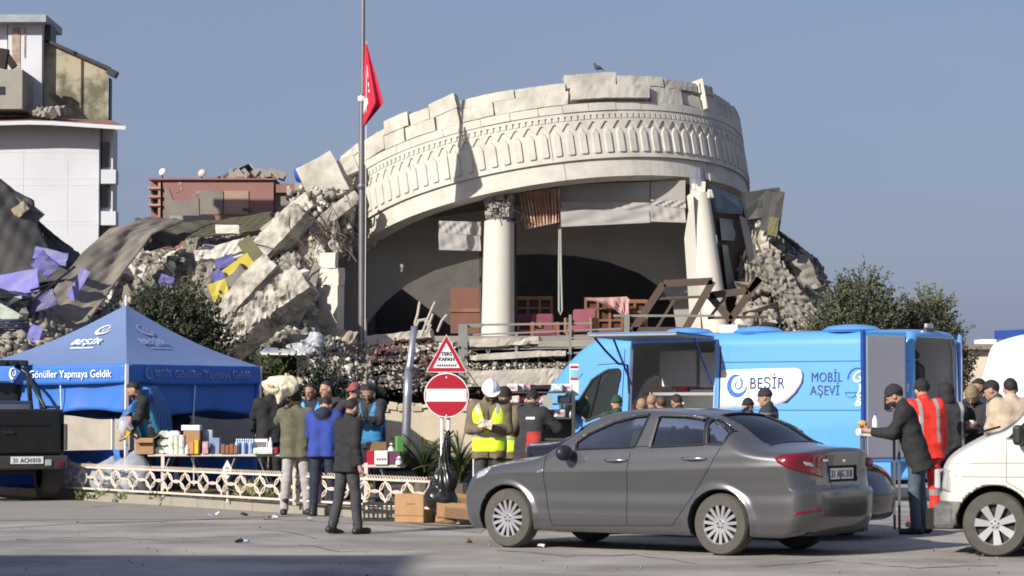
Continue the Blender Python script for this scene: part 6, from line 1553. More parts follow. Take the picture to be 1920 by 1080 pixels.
def make_sedan(name, label, loc, ang, paint, res, plate=None, detail=True):
    t = thing(name, label, "car", (loc[0], loc[1], 0), ang)
    door_f = [sx(*p, .86) for p in ((1023, 843), (1182, 850), (1176, 985), (1035, 985), (1024, 960))]; door_r = [sx(*p, .86) for p in ((1182, 850), (1350, 838), (1318, 895), (1262, 985), (1176, 985))]
    ap = [sx(*p, .7) for p in ((1060, 842), (1150, 780), (1232, 762), (1182, 850), (1023, 850))]; ar = [sx(*p, .7) for p in ((1182, 850), (1232, 762), (1340, 768), (1388, 806), (1350, 840))]
    def cls(C, G_):
        x, y, z = C.T; ay = np.abs(y); L = np.zeros(len(C), int); side = (ay > .5) & (np.abs(G_[:, 1]) > .35)
        L[(x > 1.12) & (G_[:, 2] > .55) & (ay < .72) & (z > .7)] = 1
        L[(x < -1.70) & (ay < .62) & (z > .70) & (G_[:, 2] > -.3) & (z < 1.2)] = 2
        L[(x < -1.62) & (z < .70) & (z > .2)] = 3
        L[(x > 1.85) & (z < .70)] = 4
        w = side & (z > .30); a = polyf(x, z, door_f) < 0; b_ = polyf(x, z, door_r) < 0; a |= (polyf(x, z, ap) < 0); b_ |= (polyf(x, z, ar) < 0)
        L[w & a & (y > 0)] = 5; L[w & b_ & (y > 0)] = 6; L[w & a & (y < 0)] = 7; L[w & b_ & (y < 0)] = 8
        inn = sedan_outer(x, y, z) < -.006; L[inn] = 9
        return L
    names = ["body", "bonnet", "boot_lid", "bumper", "bumper", "door", "door", "door", "door", "inner_lining"]
    pp = split_parts(sed_fn, (-2.34, -.98, .12), (2.34, .98, 1.56), res, [paint] * 9 + [m_under], t, cls, names)
    bd = pp[0]
    for sd in (1, -1):
        df, dr_ = (pp[5], pp[6]) if sd > 0 else (pp[7], pp[8])
        for pl, par, gm in ((g_front, df, m_gl), (g_rear, dr_, m_gld), (g_quart, dr_, m_gld)):
            V, F = fillpoly(pl, .12); p, hit = castf(sedan_outer, np.stack([V[:, 0], np.full(len(V), sd * 1.2), V[:, 1]], 1), (0, -sd, 0), 1.1, off=-.012)
            link("pane", mesh_np("pane", p, F[hit[F].all(1)], True), gm, par)
            n = len(pl); e = [pl[i] for i in range(n)] + [pl[0]]
            side_line("window_seal", sedan_outer, e, sd, m_trim, par, .0125, 1.2, 70)
        if detail and sd > 0:
            for q in (((1182, 850), (1178, 880), (1176, 985)), ((1350, 840), (1330, 880), (1300, 930), (1262, 985)), ((1023, 850), (1021, 900), (1030, 960), (1035, 985)), ((1035, 985), (1262, 985))): side_line("panel_gap", sedan_outer, [sx(*p, .87) for p in q], 1, m_under, bd, .0045, 1.2, 40)
            for q, par in (((1134, 1174, 862.5), df), ((1279, 1323, 859.5), dr_)):
                a, c = sx(q[0], q[2], .9), sx(q[1], q[2], .9); pts = np.array([(a[0] + (c[0] - a[0]) * u, a[1] + (c[1] - a[1]) * u) for u in np.linspace(0, 1, 9)])
                p, _ = castf(sedan_outer, np.stack([pts[:, 0], np.full(9, 1.2), pts[:, 1]], 1), (0, -1, 0), 1.1); k = np.sin(np.linspace(.25, math.pi - .25, 9)); p[:, 1] += .045 * k
                MB().tube(p, .013, 8).build("handle", m_chrome, par, smooth=True)
            side_line("chrome_line", sedan_outer, [(p[0], p[1] + .012) for p in [sx(*q) for q in ((1190, 840), (1320, 836), (1357, 836))]], 1, m_trim, dr_, .006, 1.2)
        # mirrors
        mx = g_front[0][0] + .02; b = MB(); b.ell((mx + .02, sd * 1.0, 1.02), (.075, .12, .085), 14, 9); b.bar((mx, sd * .84, .98), (mx + .02, sd * .93, .98), .06, .05); b.build("mirror", m_trim if detail else paint, df, smooth=True)
    V, F = fillpoly(rearwin, .14); p, hit = castf(sedan_outer, np.stack([V[:, 0], V[:, 1], np.full(len(V), 1.7)], 1), (0, 0, -1), 1.0, off=-.012); rw = link("rear_window", mesh_np("rear_window", p, F[hit[F].all(1)], True), m_gld, bd)
    for pl, par in ((rearwin, rw), (windsh, bd)):
        e = np.array(pl + [pl[0]], float); d = np.concatenate([[0], np.cumsum(np.linalg.norm(np.diff(e, axis=0), axis=1))]); tt = np.linspace(0, d[-1], 70); xy = np.stack([np.interp(tt, d, e[:, 0]), np.interp(tt, d, e[:, 1]), np.full(70, 1.7)], 1)
        pb, hb_ = castf(sedan_outer, xy, (0, 0, -1), 1.0, off=-.004); MB().tube(pb[hb_], .014, 6).build("window_seal", m_trim, par)
    V, F = fillpoly(windsh, .14); p, hit = castf(sedan_outer, np.stack([V[:, 0], V[:, 1], np.full(len(V), 1.7)], 1), (0, 0, -1), 1.0, off=-.012); link("windscreen", mesh_np("windscreen", p, F[hit[F].all(1)], True), m_gl, bd)
    for xa, st in ((1.385, 0.0), (-1.251, 0)):
        for sd in (1, -1): wheel(t, xa, sd * .765, .315, .205, .205, 15, sd, steer=st)
    MB().box((0, 0, .30), (3.9, 1.2, .16)).build("underbody", m_under, t)
    # cabin
    for yy in (.36, -.36):
        MB().box((.28, yy, .60), (.5, .5, .18)).build("front_seat", m_seat, t, bevel=.05); sb = MB().box((-.02, yy, .95), (.14, .48, .62), rotm(0, -14, 0)).build("seat_back", m_seat, t, bevel=.05)
        MB().box((-.12, yy, 1.29), (.10, .26, .16)).build("headrest", m_seat, t, bevel=.04)
    MB().box((-.95, 0, .62), (.5, 1.3, .2)).build("rear_bench", m_seat, t, bevel=.05); MB().box((-1.22, 0, .92), (.14, 1.3, .5), rotm(0, -20, 0)).build("seat_back", m_seat, t, bevel=.05)
    MB().box((.92, 0, .84), (.35, 1.4, .22)).build("dashboard", m_seat, t, bevel=.06); MB().tube([(.66 + .06 * math.cos(a), .36 + .18 * math.sin(a), .92 + .18 * math.cos(a) * .9) for a in np.linspace(0, 2 * math.pi, 20)[:-1]], .014, 6, closed=True).build("steering_wheel", m_trim, t)
    MB().box((.42, 0, 1.36), (.03, .22, .07)).build("rear_view_mirror", m_trim, t, bevel=.01)
    MB().box((-2.08, 0, .27), (.1, 1.2, .12)).build("lower_valance", m_trim, pp[3], bevel=.02)
    if detail:
        tr = (23, 32); v = SV; o_ = sedan_outer
        tl_ = skin_patch("tail_light", v, o_, [(1452, 859), (1470, 852), (1510, 849), (1549, 852), (1544, 866), (1520, 868), (1526, 876), (1541, 879), (1543, 896), (1508, 887), (1476, 878), (1458, 868)], m_tail, bd, tr, .006, 5)
        skin_patch("reversing_lamp", v, o_, [(1506, 866), (1521, 868), (1527, 876), (1510, 873)], m_clearlamp, tl_, tr, .009, 5); skin_patch("reflector", v, o_, [(1488, 961), (1550, 953), (1550, 958), (1490, 966)], m_tail, pp[3], tr, .004, 6)
        
        # far tail light mirrors the near one
        q = MB().box((-2.09, -.72, .93), (.10, .12, .10)).build("tail_light", m_tail, bd, bevel=.03)
        MB().box((-2.168, 0, .825), (.008, .52, .112)).build("number_plate", m_signwhite, pp[2]); npx = [k for k in pp[2].children if k.name.startswith("number_plate")][0]
        [text_obj("plate_number", w_, .105, m_black, npx, (-2.172, y_, .788), (0, -1, 0), (0, 0, 1), off=.002, bold=.0005, sx=.86) for w_, y_ in (("31", .215), ("AJG", .085), ("318", -.095))]; MB().box((-2.1735, .245, .825), (.002, .03, .11)).build("plate_band", mat("plate_blue", (.02, .08, .4), .5), npx)
        MB().lathe([(.035, -.004), (.035, .004), (.001, .006)], 16, (-2.2, 0, .975), axis='x', R=None).build("badge", m_chrome, pp[2]); 
        for k in range(4): MB().box((-2.2, .43 - .028 * k, .965), (.006, .018, .02)).build("lettering", m_chrome, pp[2])
        for q in (((1548, 848), (1556, 905), (1560, 917)), ((1556, 917), (1648, 913))): 
            V_, h_ = v.cast([(q[0][0] + (q[-1][0] - q[0][0]) * u, q[0][1] + (q[-1][1] - q[0][1]) * u) for u in np.linspace(0, 1, 16)], o_, *tr)
            if h_.all() and q[0][0] != 1322: MB().tube(V_, .004, 5).build("panel_gap", m_under, bd)
        # headlamp and wing details at the nose
        skin_patch("headlight", v, o_, [(893, 886), (920, 862), (926, 872), (908, 892), (894, 898)], m_clearlamp, bd, tr, .005, 5); skin_patch("indicator", v, o_, [(1004, 882), (1019, 879), (1019, 885), (1005, 888)], m_chrome, bd, tr, .006, 4)
        V_, h_ = v.cast([(912 + (1023 - 912) * u, 868 - 24 * u + 4 * math.sin(3 * u)) for u in np.linspace(0, 1, 14)], o_, *tr)
        if h_.all(): MB().tube(V_, .004, 5).build("panel_gap", m_under, bd)
        MB().tube([(-.85, -.25, 1.44), (-.95, -.25, 1.50)], .02, 6).build("aerial", m_trim, bd)
    return t
m_grey = mat("graphite_car_paint", (.115, .114, .122), .27, .5, var=.04, scale=1.5, coat=.7)
make_sedan("saloon_car", "dark grey four-door saloon parked in the front, dusty silver wheels", (1.575, 27.87), SV.a, m_grey, .019)
# black hatchback behind, only its tail corner shows
m_blackp = mat("black_car_paint", (.010, .010, .012), .2, .2, var=0, coat=1.0)
make_sedan("black_car", "black car almost hidden behind the grey saloon's boot", (2.32, 30.9), SV.a + math.pi + .05, m_blackp, .035, detail=False)

# ------------------------------------------------------------------ panel vans (implicit body)
def van_outer(L, W_, ztop, belt_z, tum, front_round=.35, zb=.3, rc=.12, rtop=.12):
    zx = np.linspace(-L / 2 - .1, L / 2 + .1, 300); zs = np.gradient(ztop(zx), zx[1] - zx[0])
    def fn(x, y, z):
        ay = np.abs(y); w = W_ / 2 - tum * .06 * np.logaddexp(0, (z - belt_z) / .06) - .10 * np.clip((x - (L / 2 - .9)) / .9, 0, 1) ** 2 - .03 * np.clip((.55 - z) / .3, 0, 1) ** 2
        f1 = ay - w; xe = x + front_round * .5 * (ay / (W_ / 2)) ** 2 * np.clip((x - (L / 2 - 2.2)) / 1.0, 0, 1)
        T = ztop(xe) - .05 * (ay / (W_ / 2)) ** 2; f2 = (z - T) / np.sqrt(1 + np.interp(np.clip(xe, -L / 2 - .09, L / 2 + .09), zx, zs) ** 2)
        f = smax(f1, f2, rtop * 2); f = smax(f, x - (L / 2 - front_round * (ay / (W_ / 2)) ** 2.5), .12); f = smax(f, -x - L / 2, rc); return smax(f, zb - z, .08)
    return fn
m_blue = mat("sky_blue_van_paint", (.10, .325, .71), .3, 0, var=.03, scale=1.0, coat=.6); m_bluedk = mat("blue_door_edge", (.02, .06, .26), .4, var=0)
BL, BW = 8.2, 2.0
_bz = pchip([-4.2, -3.6, 0, 1.65, 2.0, 2.55, 3.22, 3.42, 3.77, 4.0, 4.17], [2.72, 2.75, 2.75, 2.72, 2.58, 2.15, 1.40, 1.27, 1.15, .95, .6])
b_out0 = van_outer(BL, BW, _bz, 1.15, .07, .40, .35, .14, .11)
def b_out(x, y, z): return b_out0(x - .3, y, z)
BA = math.radians(180 - 33); BC_ = (3.62, 44.0); BV = Veh(BC_, BA)
bx = lambda px, py, yv=.97: (lambda q: (q[0], q[2]))(BV.onplane(px, py, 1, yv))
hatch = [bx(*p) for p in ((1181, 646), (1340, 640), (1331, 790), (1181, 790))]
hatch = [(hatch[0][0], hatch[0][1]), (hatch[1][0], hatch[1][1]), (hatch[1][0], 1.25), (hatch[0][0], 1.25)]
b_door = [bx(*p, .95) for p in ((1078, 765), (1110, 712), (1138, 694), (1160, 692), (1163, 700), (1152, 770), (1100, 790))]
b_wind = [(3.58, -.80), (3.70, 0), (3.58, .80), (2.64, .70), (2.76, 0), (2.64, -.70)]
def b_fn(x, y, z):
    f = b_out(x, y, z)
    for xa in (3.15, -1.95): f = np.maximum(f, -np.maximum(np.sqrt((x - xa) ** 2 + (z - .36) ** 2) - .42, .6 - np.abs(y)))
    cav = np.maximum(f + .06, np.maximum(.62 - z, x - 3.4)); f = np.maximum(f, -cav)
    f = np.maximum(f, -np.maximum(polyf(x, z, hatch), .6 - y))                                        # raised side flap opening
    f = np.maximum(f, -np.maximum(rboxf(x, y, z, (-3.8, 0, 1.62), (.4, .80, .98), .16), x + 3.35))       # rear doorway
    f = np.maximum(f, -np.maximum(polyf(x, z, b_door), .6 - np.abs(y))); f = np.maximum(f, -np.maximum(polyf(x, y, b_wind), np.maximum(1.4 - z, 1.2 - x)))
    return f
bvan = thing("catering_van", "long sky-blue catering van with its side flap raised and rear doors open", "van", (*BC_, 0), BA)
def bcls(C, G_):
    x, y, z = C.T; L = np.zeros(len(C), int); L[(x > 2.2) & (x < 3.55) & (z > .62) & (z < 2.15) & (y > .6)] = 1; L[(x > 3.55) & (G_[:, 2] > .4) & (z < 1.5)] = 2; L[(x > 3.9) & (z < .95)] = 3; L[b_out(x, y, z) < -.03] = 4; return L
m_lining = mat("van_lining", (.62, .62, .61), .7, var=.06)
bp = split_parts(b_fn, (-3.95, -1.1, .25), (4.6, 1.1, 2.85), .032, [m_blue, m_blue, m_blue, m_trim, m_lining], bvan, bcls, ["body", "cab_door", "bonnet", "bumper", "inner_lining"])
bbody = bp[0]
V, F = fillpoly(b_door, .15); p, hit = castf(b_out, np.stack([V[:, 0], np.full(len(V), 1.3), V[:, 1]], 1), (0, -1, 0), 1.2, off=-.012); link("pane", mesh_np("pane", p, F[hit[F].all(1)], True), glass("van_glass", (.34, .40, .37), .9), bp[1])
side_line("window_seal", b_out, b_door + [b_door[0]], 1, m_trim, bp[1], .022, 1.3, 60); q = [bx(1125, 702, .95), bx(1106, 790, .95)]; side_line("window_divider", b_out, q, 1, m_trim, bp[1], .02)
V, F = fillpoly(b_wind, .2); p, hit = castf(b_out, np.stack([V[:, 0], V[:, 1], np.full(len(V), 3.0)], 1), (0, 0, -1), 2.0, off=-.012); link("windscreen", mesh_np("windscreen", p, F[hit[F].all(1)], True), MATS["van_glass"], bbody)
for q in (((1047, 790), (1049, 755), (1090, 700)), ((1118, 684), (1168, 680)), ((1168, 655), (1165, 790))): side_line("panel_gap", b_out, [bx(*k, .98) for k in q], 1, m_under, bbody, .007, 1.3, 30)
for xa in (3.15, -1.95):
    for sd in (1, -1): wheel(bvan, xa, sd * .86, .35, .21, .22, 6, sd, kind=1)
MB().box((0, 0, .42), (6.8, 1.5, .3)).build("chassis", m_under, bvan)
mm = MB(); q = bx(1068, 765, 1.15); mm.ell((q[0], 1.2, q[1]), (.12, .16, .25), 16, 10); mm.bar((q[0], .95, q[1] - .05), (q[0], 1.1, q[1] - .05), .08, .1); mm.build("mirror", m_trim, bp[1], smooth=True)
MB().ell((q[0] - .10, 1.26, q[1] - .12), (.03, .05, .08), 10, 8).build("mirror_lamp", m_clearlamp, bp[1], smooth=True)
# body lines on the cargo side
zl1 = bx(1480, 678)[1]; zl2 = bx(1480, 769)[1]; x0h, x1h = hatch[1][0] - .08, -3.75
for zz in (zl1, zl2): side_line("body_line", b_out, [(x0h, zz), (x1h, zz)], 1, mat("blue_shadow_line", (.03, .13, .36), .4, var=0), bbody, .010, 1.3, 40)
side_line("panel_gap", b_out, [(x0h, 2.5), (x0h, .6)], 1, m_under, bbody, .012, 1.3, 30)
side_line("hatch_frame", b_out, [hatch[0], hatch[3]], 1, m_chrome, bbody, .03, 1.3, 20); side_line("hatch_frame", b_out, [hatch[1], hatch[2]], 1, mat("pale_blue_edge", (.25, .45, .7), .4), bbody, .03, 1.3, 20)
# raised side flap with gas struts
a, c = bx(1181, 644), bx(1340, 636); hx0, hx1, hz = a[0], c[0], (a[1] + c[1]) / 2 + .03
MB().box(((hx0 + hx1) / 2 + .02, 1.0 + .62, hz + .03), (abs(hx1 - hx0) + .05, 1.28, .05), rotm(2, 0, 0)).build("side_flap", mat("grey_flap_lining", (.26, .27, .28), .6, var=.05), bvan, bevel=.012, seg=1)
MB().box(((hx0 + hx1) / 2 + .02, 1.0 + .62, hz + .065), (abs(hx1 - hx0) + .06, 1.29, .012), rotm(2, 0, 0)).build("flap_skin", m_blue, bvan)
for xx in (hx0 - .05, hx1 + .04): MB().tube([(xx, 1.0, hz - .75), (xx, 1.6, hz + .02)], .018, 7).build("gas_strut", m_bluedk, bvan)
MB().tube([(hx0, 2.1, hz + .01), (hx0, 1.75, hz - .2), (hx0, 1.35, hz - .4), (hx0, 1.05, hz - .42), (hx0, 1.0, hz - .9)], .02, 7).build("cable", m_black, bvan)
# fittings seen through the flap
hw = abs(hx1 - hx0); hc = (hx0 + hx1) / 2
MB().box((hc, .25, 1.72), (hw * 1.05, .5, .05)).build("shelf", m_alloy, bvan); MB().box((hc + hw * .22, -.1, 2.15), (hw * .45, .5, .62)).build("wall_cabinet", m_lining, bvan, bevel=.02); MB().box((hc - hw * .25, -.1, 2.12), (hw * .42, .5, .6)).build("wall_cabinet", mat("pale_cabinet", (.72, .72, .72), .6), bvan, bevel=.02)
MB().box((hc, -.4, 1.45), (hw * 1.1, .05, .7)).build("splashback", m_lining, bvan); MB().box((hc, .2, 1.15), (hw * 1.1, .7, .3)).build("counter", m_alloy, bvan); MB().box((hc + .1, .42, 1.79), (.22, .1, .07)).build("box", mat("red_small_box", (.4, .03, .06), .5), bvan)
MB().box((hc - hw * .43, .45, 1.9), (.05, .05, 1.3)).build("upright", m_alloy, bvan)
# white logo panel and lettering
m_vwhite = mat("van_white_print", (.80, .81, .83), .4, var=0); m_navy = mat("navy_print", (.015, .03, .14), .5, var=0); m_royal = mat("royal_blue_print", (.03, .13, .50), .5, var=0)
pan = [bx(*p) for p in ((1350, 694), (1440, 691), (1490, 690), (1500, 694), (1503, 704), (1501, 718), (1490, 736), (1474, 752), (1455, 760), (1400, 764), (1350, 766))]
sh = [bx(*p) for p in ((1500, 693), (1506, 702), (1505, 718), (1494, 738), (1476, 756), (1466, 756), (1490, 734), (1501, 712))]
side_patch("print_shadow", b_out, sh, 1, m_navy, bbody, .002, .2); side_patch("logo_panel", b_out, pan, 1, m_vwhite, bbody, .006, .2)
def on_side(px, py): q = bx(px, py, 1.0); p, h = castf(b_out, np.array([[q[0], 1.4, q[1]]]), (0, -1, 0), 1.3); return p[0]
EXV, EYV = (-1, 0, 0), (0, -.04, 1)
Mh = PXM(42.6)
logo(bvan, on_side(1380, 723) + np.array([0, .011, 0]), EXV, EYV, 21.5 / Mh, m_royal)
text_obj("van_lettering", "BEŞİR", .265, m_navy, bvan, on_side(1403, 729), EXV, EYV, off=.012, bold=.002, spacing=1.05, depth=.001, sx=.86); text_obj("van_lettering", "MOBİL", .22, m_navy, bvan, on_side(1518, 716), EXV, EYV, off=.008, bold=0, spacing=1.04, depth=.001, sx=.80); text_obj("van_lettering", "AŞEVİ", .22, m_navy, bvan, on_side(1517, 741), EXV, EYV, off=.008, bold=0, spacing=1.04, depth=.001, sx=.82)
for s_, px, py in (("Gönüller", 1593, 716), ("yapmaya", 1605, 734), ("geldik", 1603, 754)): text_obj("script_lettering", s_, .26, m_vwhite, bvan, on_side(px, py), EXV, (0, -.04, 1), off=.008, shear=.35, bold=.004)
b = MB(); b.tube([on_side(1605 + 18 * math.cos(t), 712 - 22 * math.sin(t)) + np.array([0, .006, 0]) for t in np.linspace(1.2, 3.1, 12)], .012, 5); b.tube([on_side(1594 + 10 * math.cos(t), 737 + 8 * math.sin(t)) + np.array([0, .006, 0]) for t in np.linspace(0, 3.14, 12)], .010, 5); b.tube([on_side(1582, 736) + np.array([0, .006, 0]), on_side(1606, 736) + np.array([0, .006, 0])], .010, 5); b.build("bowl_emblem", m_royal, bvan)
MB().lathe([(.001, .01), (.06, .008), (.06, 0)], 8, on_side(1611, 810), axis='y').build("flower_emblem", m_vwhite, bvan)
# roof fittings
for px, w_ in ((1292, .42), (1422, .42), (1597, .48)):
    x_ = bx(px, 620, .45)[0]; MB().lathe([(w_ * .9, 0), (w_, .04), (w_ * .8, .10), (w_ * .3, .13), (.001, .135)], 24, (x_, .45, 2.70)).build("roof_vent", m_blue, bvan, smooth=True, auto=40)
x_ = bx(1372, 620, .3)[0]; MB().box((x_, .3, 2.80), (.35, .25, .14)).build("roof_unit", mat("pale_unit", (.55, .56, .56), .6), bvan, bevel=.02)
MB().box((-3.72, .1, 2.79), (.06, .26, .09)).build("roof_lamp", m_clearlamp, bvan, bevel=.02); MB().box((-3.72, .1, 2.74), (.06, .3, .06)).build("lamp_base", m_trim, bvan)
# rear doors: left one swung right round beside the wall, right one open
m_doorin = mat("lilac_grey_door_lining", (.30, .30, .36), .6, var=.06, scale=2)
def bdoor(nm, hinge, ang, mirror):
    d = empty(nm, hinge, ang); d.parent = bvan; s = -1 if mirror else 1
    MB().box((.43 * s, 0, 0), (.86, .05, 2.05)).build("door_skin", m_blue, d, bevel=.02); MB().box((.43 * s, .032 * s, 0), (.76, .02, 1.9)).build("door_lining", m_doorin, d, bevel=.008); MB().box((.865 * s, 0, 0), (.03, .07, 2.08)).build("door_edge", m_bluedk, d)
    MB().box((.43 * s, .05 * s, -.1), (.10, .03, .2)).build("latch", m_trim, d); return d
bdoor("rear_door", (-3.74, 1.03, 1.66), math.radians(64), False)
bdoor("rear_door", (-3.78, -.98, 1.66), math.radians(292), False)
MB().box((-3.83, 0, .55), (.1, 1.7, .2)).build("rear_bumper", m_trim, bvan, bevel=.03)
MB().box((-1.2, -.75, 1.3), (1.6, .4, 1.2)).build("side_cupboard", mat("van_dark_unit", (.06, .07, .075), .6), bvan); MB().box((-2.6, -.62, 1.45), (.7, .5, 1.5)).build("fridge", mat("van_fridge", (.45, .43, .38), .5), bvan, bevel=.04); MB().box((-2.7, 0, 2.5), (.4, .35, .05)).build("ceiling_lamp", m_trim, bvan)
# second van beyond
W2 = Veh((9.98, 46.5), math.radians(180 - 60)); v2o = van_outer(5.2, 1.95, pchip([-2.7, -2.5, 0, 1.3, 2.0, 2.65], [2.83, 2.86, 2.86, 2.7, 1.4, .85]), 1.2, .07)
m_wvan = mat("white_van_paint", (.72, .73, .75), .35, 0, var=.03, scale=1, coat=.4)
v2 = thing("van", "tall white van with dark blue roof lip beyond, cut off at the right edge", "van", (9.98, 46.5, 0), W2.a)
sdf_obj("body", v2o, (-2.8, -1.1, .2), (2.8, 1.1, 3.0), .06, m_wvan, v2); MB().box((-.55, 0, 2.80), (3.6, 1.5, .16)).build("roof_lip", m_bluedk, v2, bevel=.02); MB().box((-2.62, .93, 1.5), (.06, .06, 2.2)).build("corner_post", m_blue, v2)
for xa in (1.7, -1.5):
    for sd in (1, -1): wheel(v2, xa, sd * .86, .33, .2, .2, 6, sd, kind=1)
# ------------------------------------------------------------------ white minibus at the right edge
ML, MW = 4.75, 1.84
_mz = pchip([-2.45, -2.2, 0, .55, .80, 1.42, 1.52, 1.75, 1.98, 2.06, 2.12], [1.88, 1.92, 1.93, 1.90, 1.82, 1.28, 1.25, 1.14, .97, .82, .5])
m_out0 = van_outer(4.9, MW, _mz, 1.12, .30, .22, .30, .10, .08)
def m_out(x, y, z): return smax(m_out0(x, y, z), x - (2.07 - .22 * (np.abs(y) / .92) ** 2.5), .12)
MA = math.radians(180 - 17); fw = np.array([4.86, 26.32]); dirm = np.array([math.cos(MA), math.sin(MA)]); lat = np.array([-math.sin(MA), math.cos(MA)])
mo = fw - dirm * 1.42 - lat * .80
MV = Veh(mo, MA); mx_ = lambda px, py, yv=.90: (lambda q: (q[0], q[2]))(MV.onplane(px, py, 1, yv))
m_win = [(1.28, 1.18), (.80, 1.66), (.62, 1.72), (.25, 1.73), (.25, 1.16)]; m_ws = [(1.55, -.70), (1.60, 0), (1.55, .70), (.92, .62), (.96, 0), (.92, -.62)]
def m_fn(x, y, z):
    f = m_out(x, y, z)
    for xa in (1.42, -1.45): f = np.maximum(f, -np.maximum(np.sqrt((x - xa) ** 2 + (z - .33) ** 2) - .385, .5 - np.abs(y)))
    cav = np.maximum(f + .05, np.maximum(.55 - z, x - 1.4)); f = np.maximum(f, -cav)
    f = np.maximum(f, -np.maximum(polyf(x, z, m_win), .45 - np.abs(y))); return np.maximum(f, -np.maximum(polyf(x, y, m_ws), np.maximum(1.2 - z, .5 - x)))
mb = thing("minibus", "white minibus with silver wheel standing at the right edge", "van", (mo[0], mo[1], 0), MA)
def mcls(C, G_):
    x, y, z = C.T; L = np.zeros(len(C), int); L[(x > .2) & (x < 1.30) & (z > .42) & (np.abs(y) > .55)] = 1; L[(x > 1.5) & (G_[:, 2] > .4) & (np.abs(y) < .75)] = 2; L[(x > .2) & (x < 1.30) & (z > .42) & (y < -.55)] = 5; L[(z < .56) & (x > 1.75)] = 3; L[m_out(x, y, z) < -.025] = 4; return L
m_mw = mat("off_white_minibus_paint", (.60, .585, .53), .35, 0, var=.04, scale=1.2, coat=.5)
m_bump = mat("worn_grey_bumper", (.085, .09, .085), .75, var=.3, scale=8, col2=(.20, .20, .19))
mp = split_parts(m_fn, (-2.45, -1.05, .2), (2.45, 1.05, 2.0), .026, [m_mw, m_mw, m_mw, m_bump, m_under, m_mw], mb, mcls, ["body", "cab_door", "bonnet", "bumper", "inner_lining", "cab_door"])
V, F = fillpoly(m_win, .2); p, hit = castf(m_out, np.stack([V[:, 0], np.full(len(V), 1.3), V[:, 1]], 1), (0, -1, 0), 1.2, off=-.012); link("pane", mesh_np("pane", p, F[hit[F].all(1)], True), m_gl, mp[1])
side_line("window_seal", m_out, m_win + [m_win[0]], 1, m_trim, mp[1], .012, 1.3, 60)
V, F = fillpoly(m_ws, .2); p, hit = castf(m_out, np.stack([V[:, 0], V[:, 1], np.full(len(V), 2.2)], 1), (0, 0, -1), 1.2, off=-.012); link("windscreen", mesh_np("windscreen", p, F[hit[F].all(1)], True), m_gl, mp[0])
for q in ([(1.30, 1.20), (1.30, .75), (1.08, .62)], [(1.98, .80), (-2.3, .80)], [(1.96, .93), (1.4, .94), (-2.2, .94)]): side_line("panel_gap", m_out, q, 1, mat("grey_gap", (.22, .21, .19), .7, var=0), mp[0], .0045, 1.3, 50)
for xa in (1.42, -1.45):
    for sd in (1, -1): wheel(mb, xa, sd * .80, .325, .215, .215, 7, sd, kind=1)
MB().box((0, 0, .36), (4.3, 1.2, .2)).build("chassis", m_under, mb)
side_patch("headlight", m_out, [(2.00, .66), (1.86, .64), (1.86, .86), (1.96, .88)], 1, m_clearlamp, mp[0], .006, .05)
MB().box((2.02, .55, .77), (.06, .30, .2)).build("headlight", m_clearlamp, mp[0], bevel=.02); MB().box((1.93, .80, .40), (.22, .16, .26)).build("bumper_corner", m_bump, mp[3], bevel=.05)
q = (1.16, 1.08, 1.22); MB().box(q, (.10, .22, .2)).build("mirror", m_trim, mp[1], bevel=.035); MB().bar((1.14, .86, 1.12), (1.15, 1.0, 1.16), .05).build("mirror_arm", m_trim, mp[1])
MB().tube([(1.60, .70, 1.24), (1.40, .55, 1.30)], .012, 6).build("wiper", m_trim, mp[0])
# ------------------------------------------------------------------ dark pickup at the left edge
PA = math.radians(90 + 24); pk_r = G(122, 945)
m_pk = mat("dark_green_black_paint", (.010, .012, .0115), .4, .2, var=.1, coat=.3)
PC = Veh((-8.78, 43.2), PA)
pk = thing("pickup_truck", "dark pickup with roll bar and roof lamps seen from behind at the left edge", "pickup", (-8.78, 43.2, 0), PA)
def rb(nm, c, s, m, par=pk, bev=.03, R=None): return MB().box(c, s, R).build(nm, m, par, bevel=bev)
bed = rb("bed", (-1.2, 0, 1.08), (1.5, 1.86, .78), m_pk, bev=.07); tg = rb("tailgate", (-1.99, 0, 1.10), (.08, 1.72, .72), m_pk, bev=.05); rb("tailgate_rib", (-2.04, 0, 1.22), (.03, 1.3, .02), m_pk, tg, .006); rb("handle", (-2.045, 0, 1.10), (.02, .18, .05), m_trim, tg, .006)
for sy in (-1, 1): rb("tail_light", (-1.96, sy * .93, 1.02), (.10, .06, .42), m_tail if sy > 0 else mat("smoked_lamp", (.10, .09, .09), .2), bed, .02)
bm_ = rb("bumper", (-2.08, 0, .62), (.22, 1.86, .22), mat("worn_bumper", (.045, .048, .043), .6, .3, var=.2), bev=.03); npl = rb("number_plate", (-2.2, -.26, .66), (.012, .52, .115), m_signwhite, bm_, .003); [text_obj("plate_number", w_, .10, m_black, npl, (-2.207, y_, .625), (0, -1, 0), (0, 0, 1), off=.002, bold=.0005, sx=.86) for w_, y_ in (("31", -.03), ("ACH", -.15), ("010", -.345))]
rb("plate_lamp", (-2.2, -.60, .62), (.03, .1, .1), m_clearlamp, bm_, .01); rb("reflector", (-2.2, -.80, .60), (.02, .07, .08), m_tail, bm_, .006)
rb("cab", (.6, 0, 1.1), (1.6, 1.84, .86), m_pk, bev=.08); rb("cab_roof", (.55, 0, 1.72), (1.25, 1.6, .42), m_pk, bev=.12); rb("rear_window", (-.09, 0, 1.73), (.02, 1.2, .28), m_pane_dark, bev=.005); rb("bonnet", (1.9, 0, 1.0), (1.1, 1.8, .62), m_pk, bev=.1)
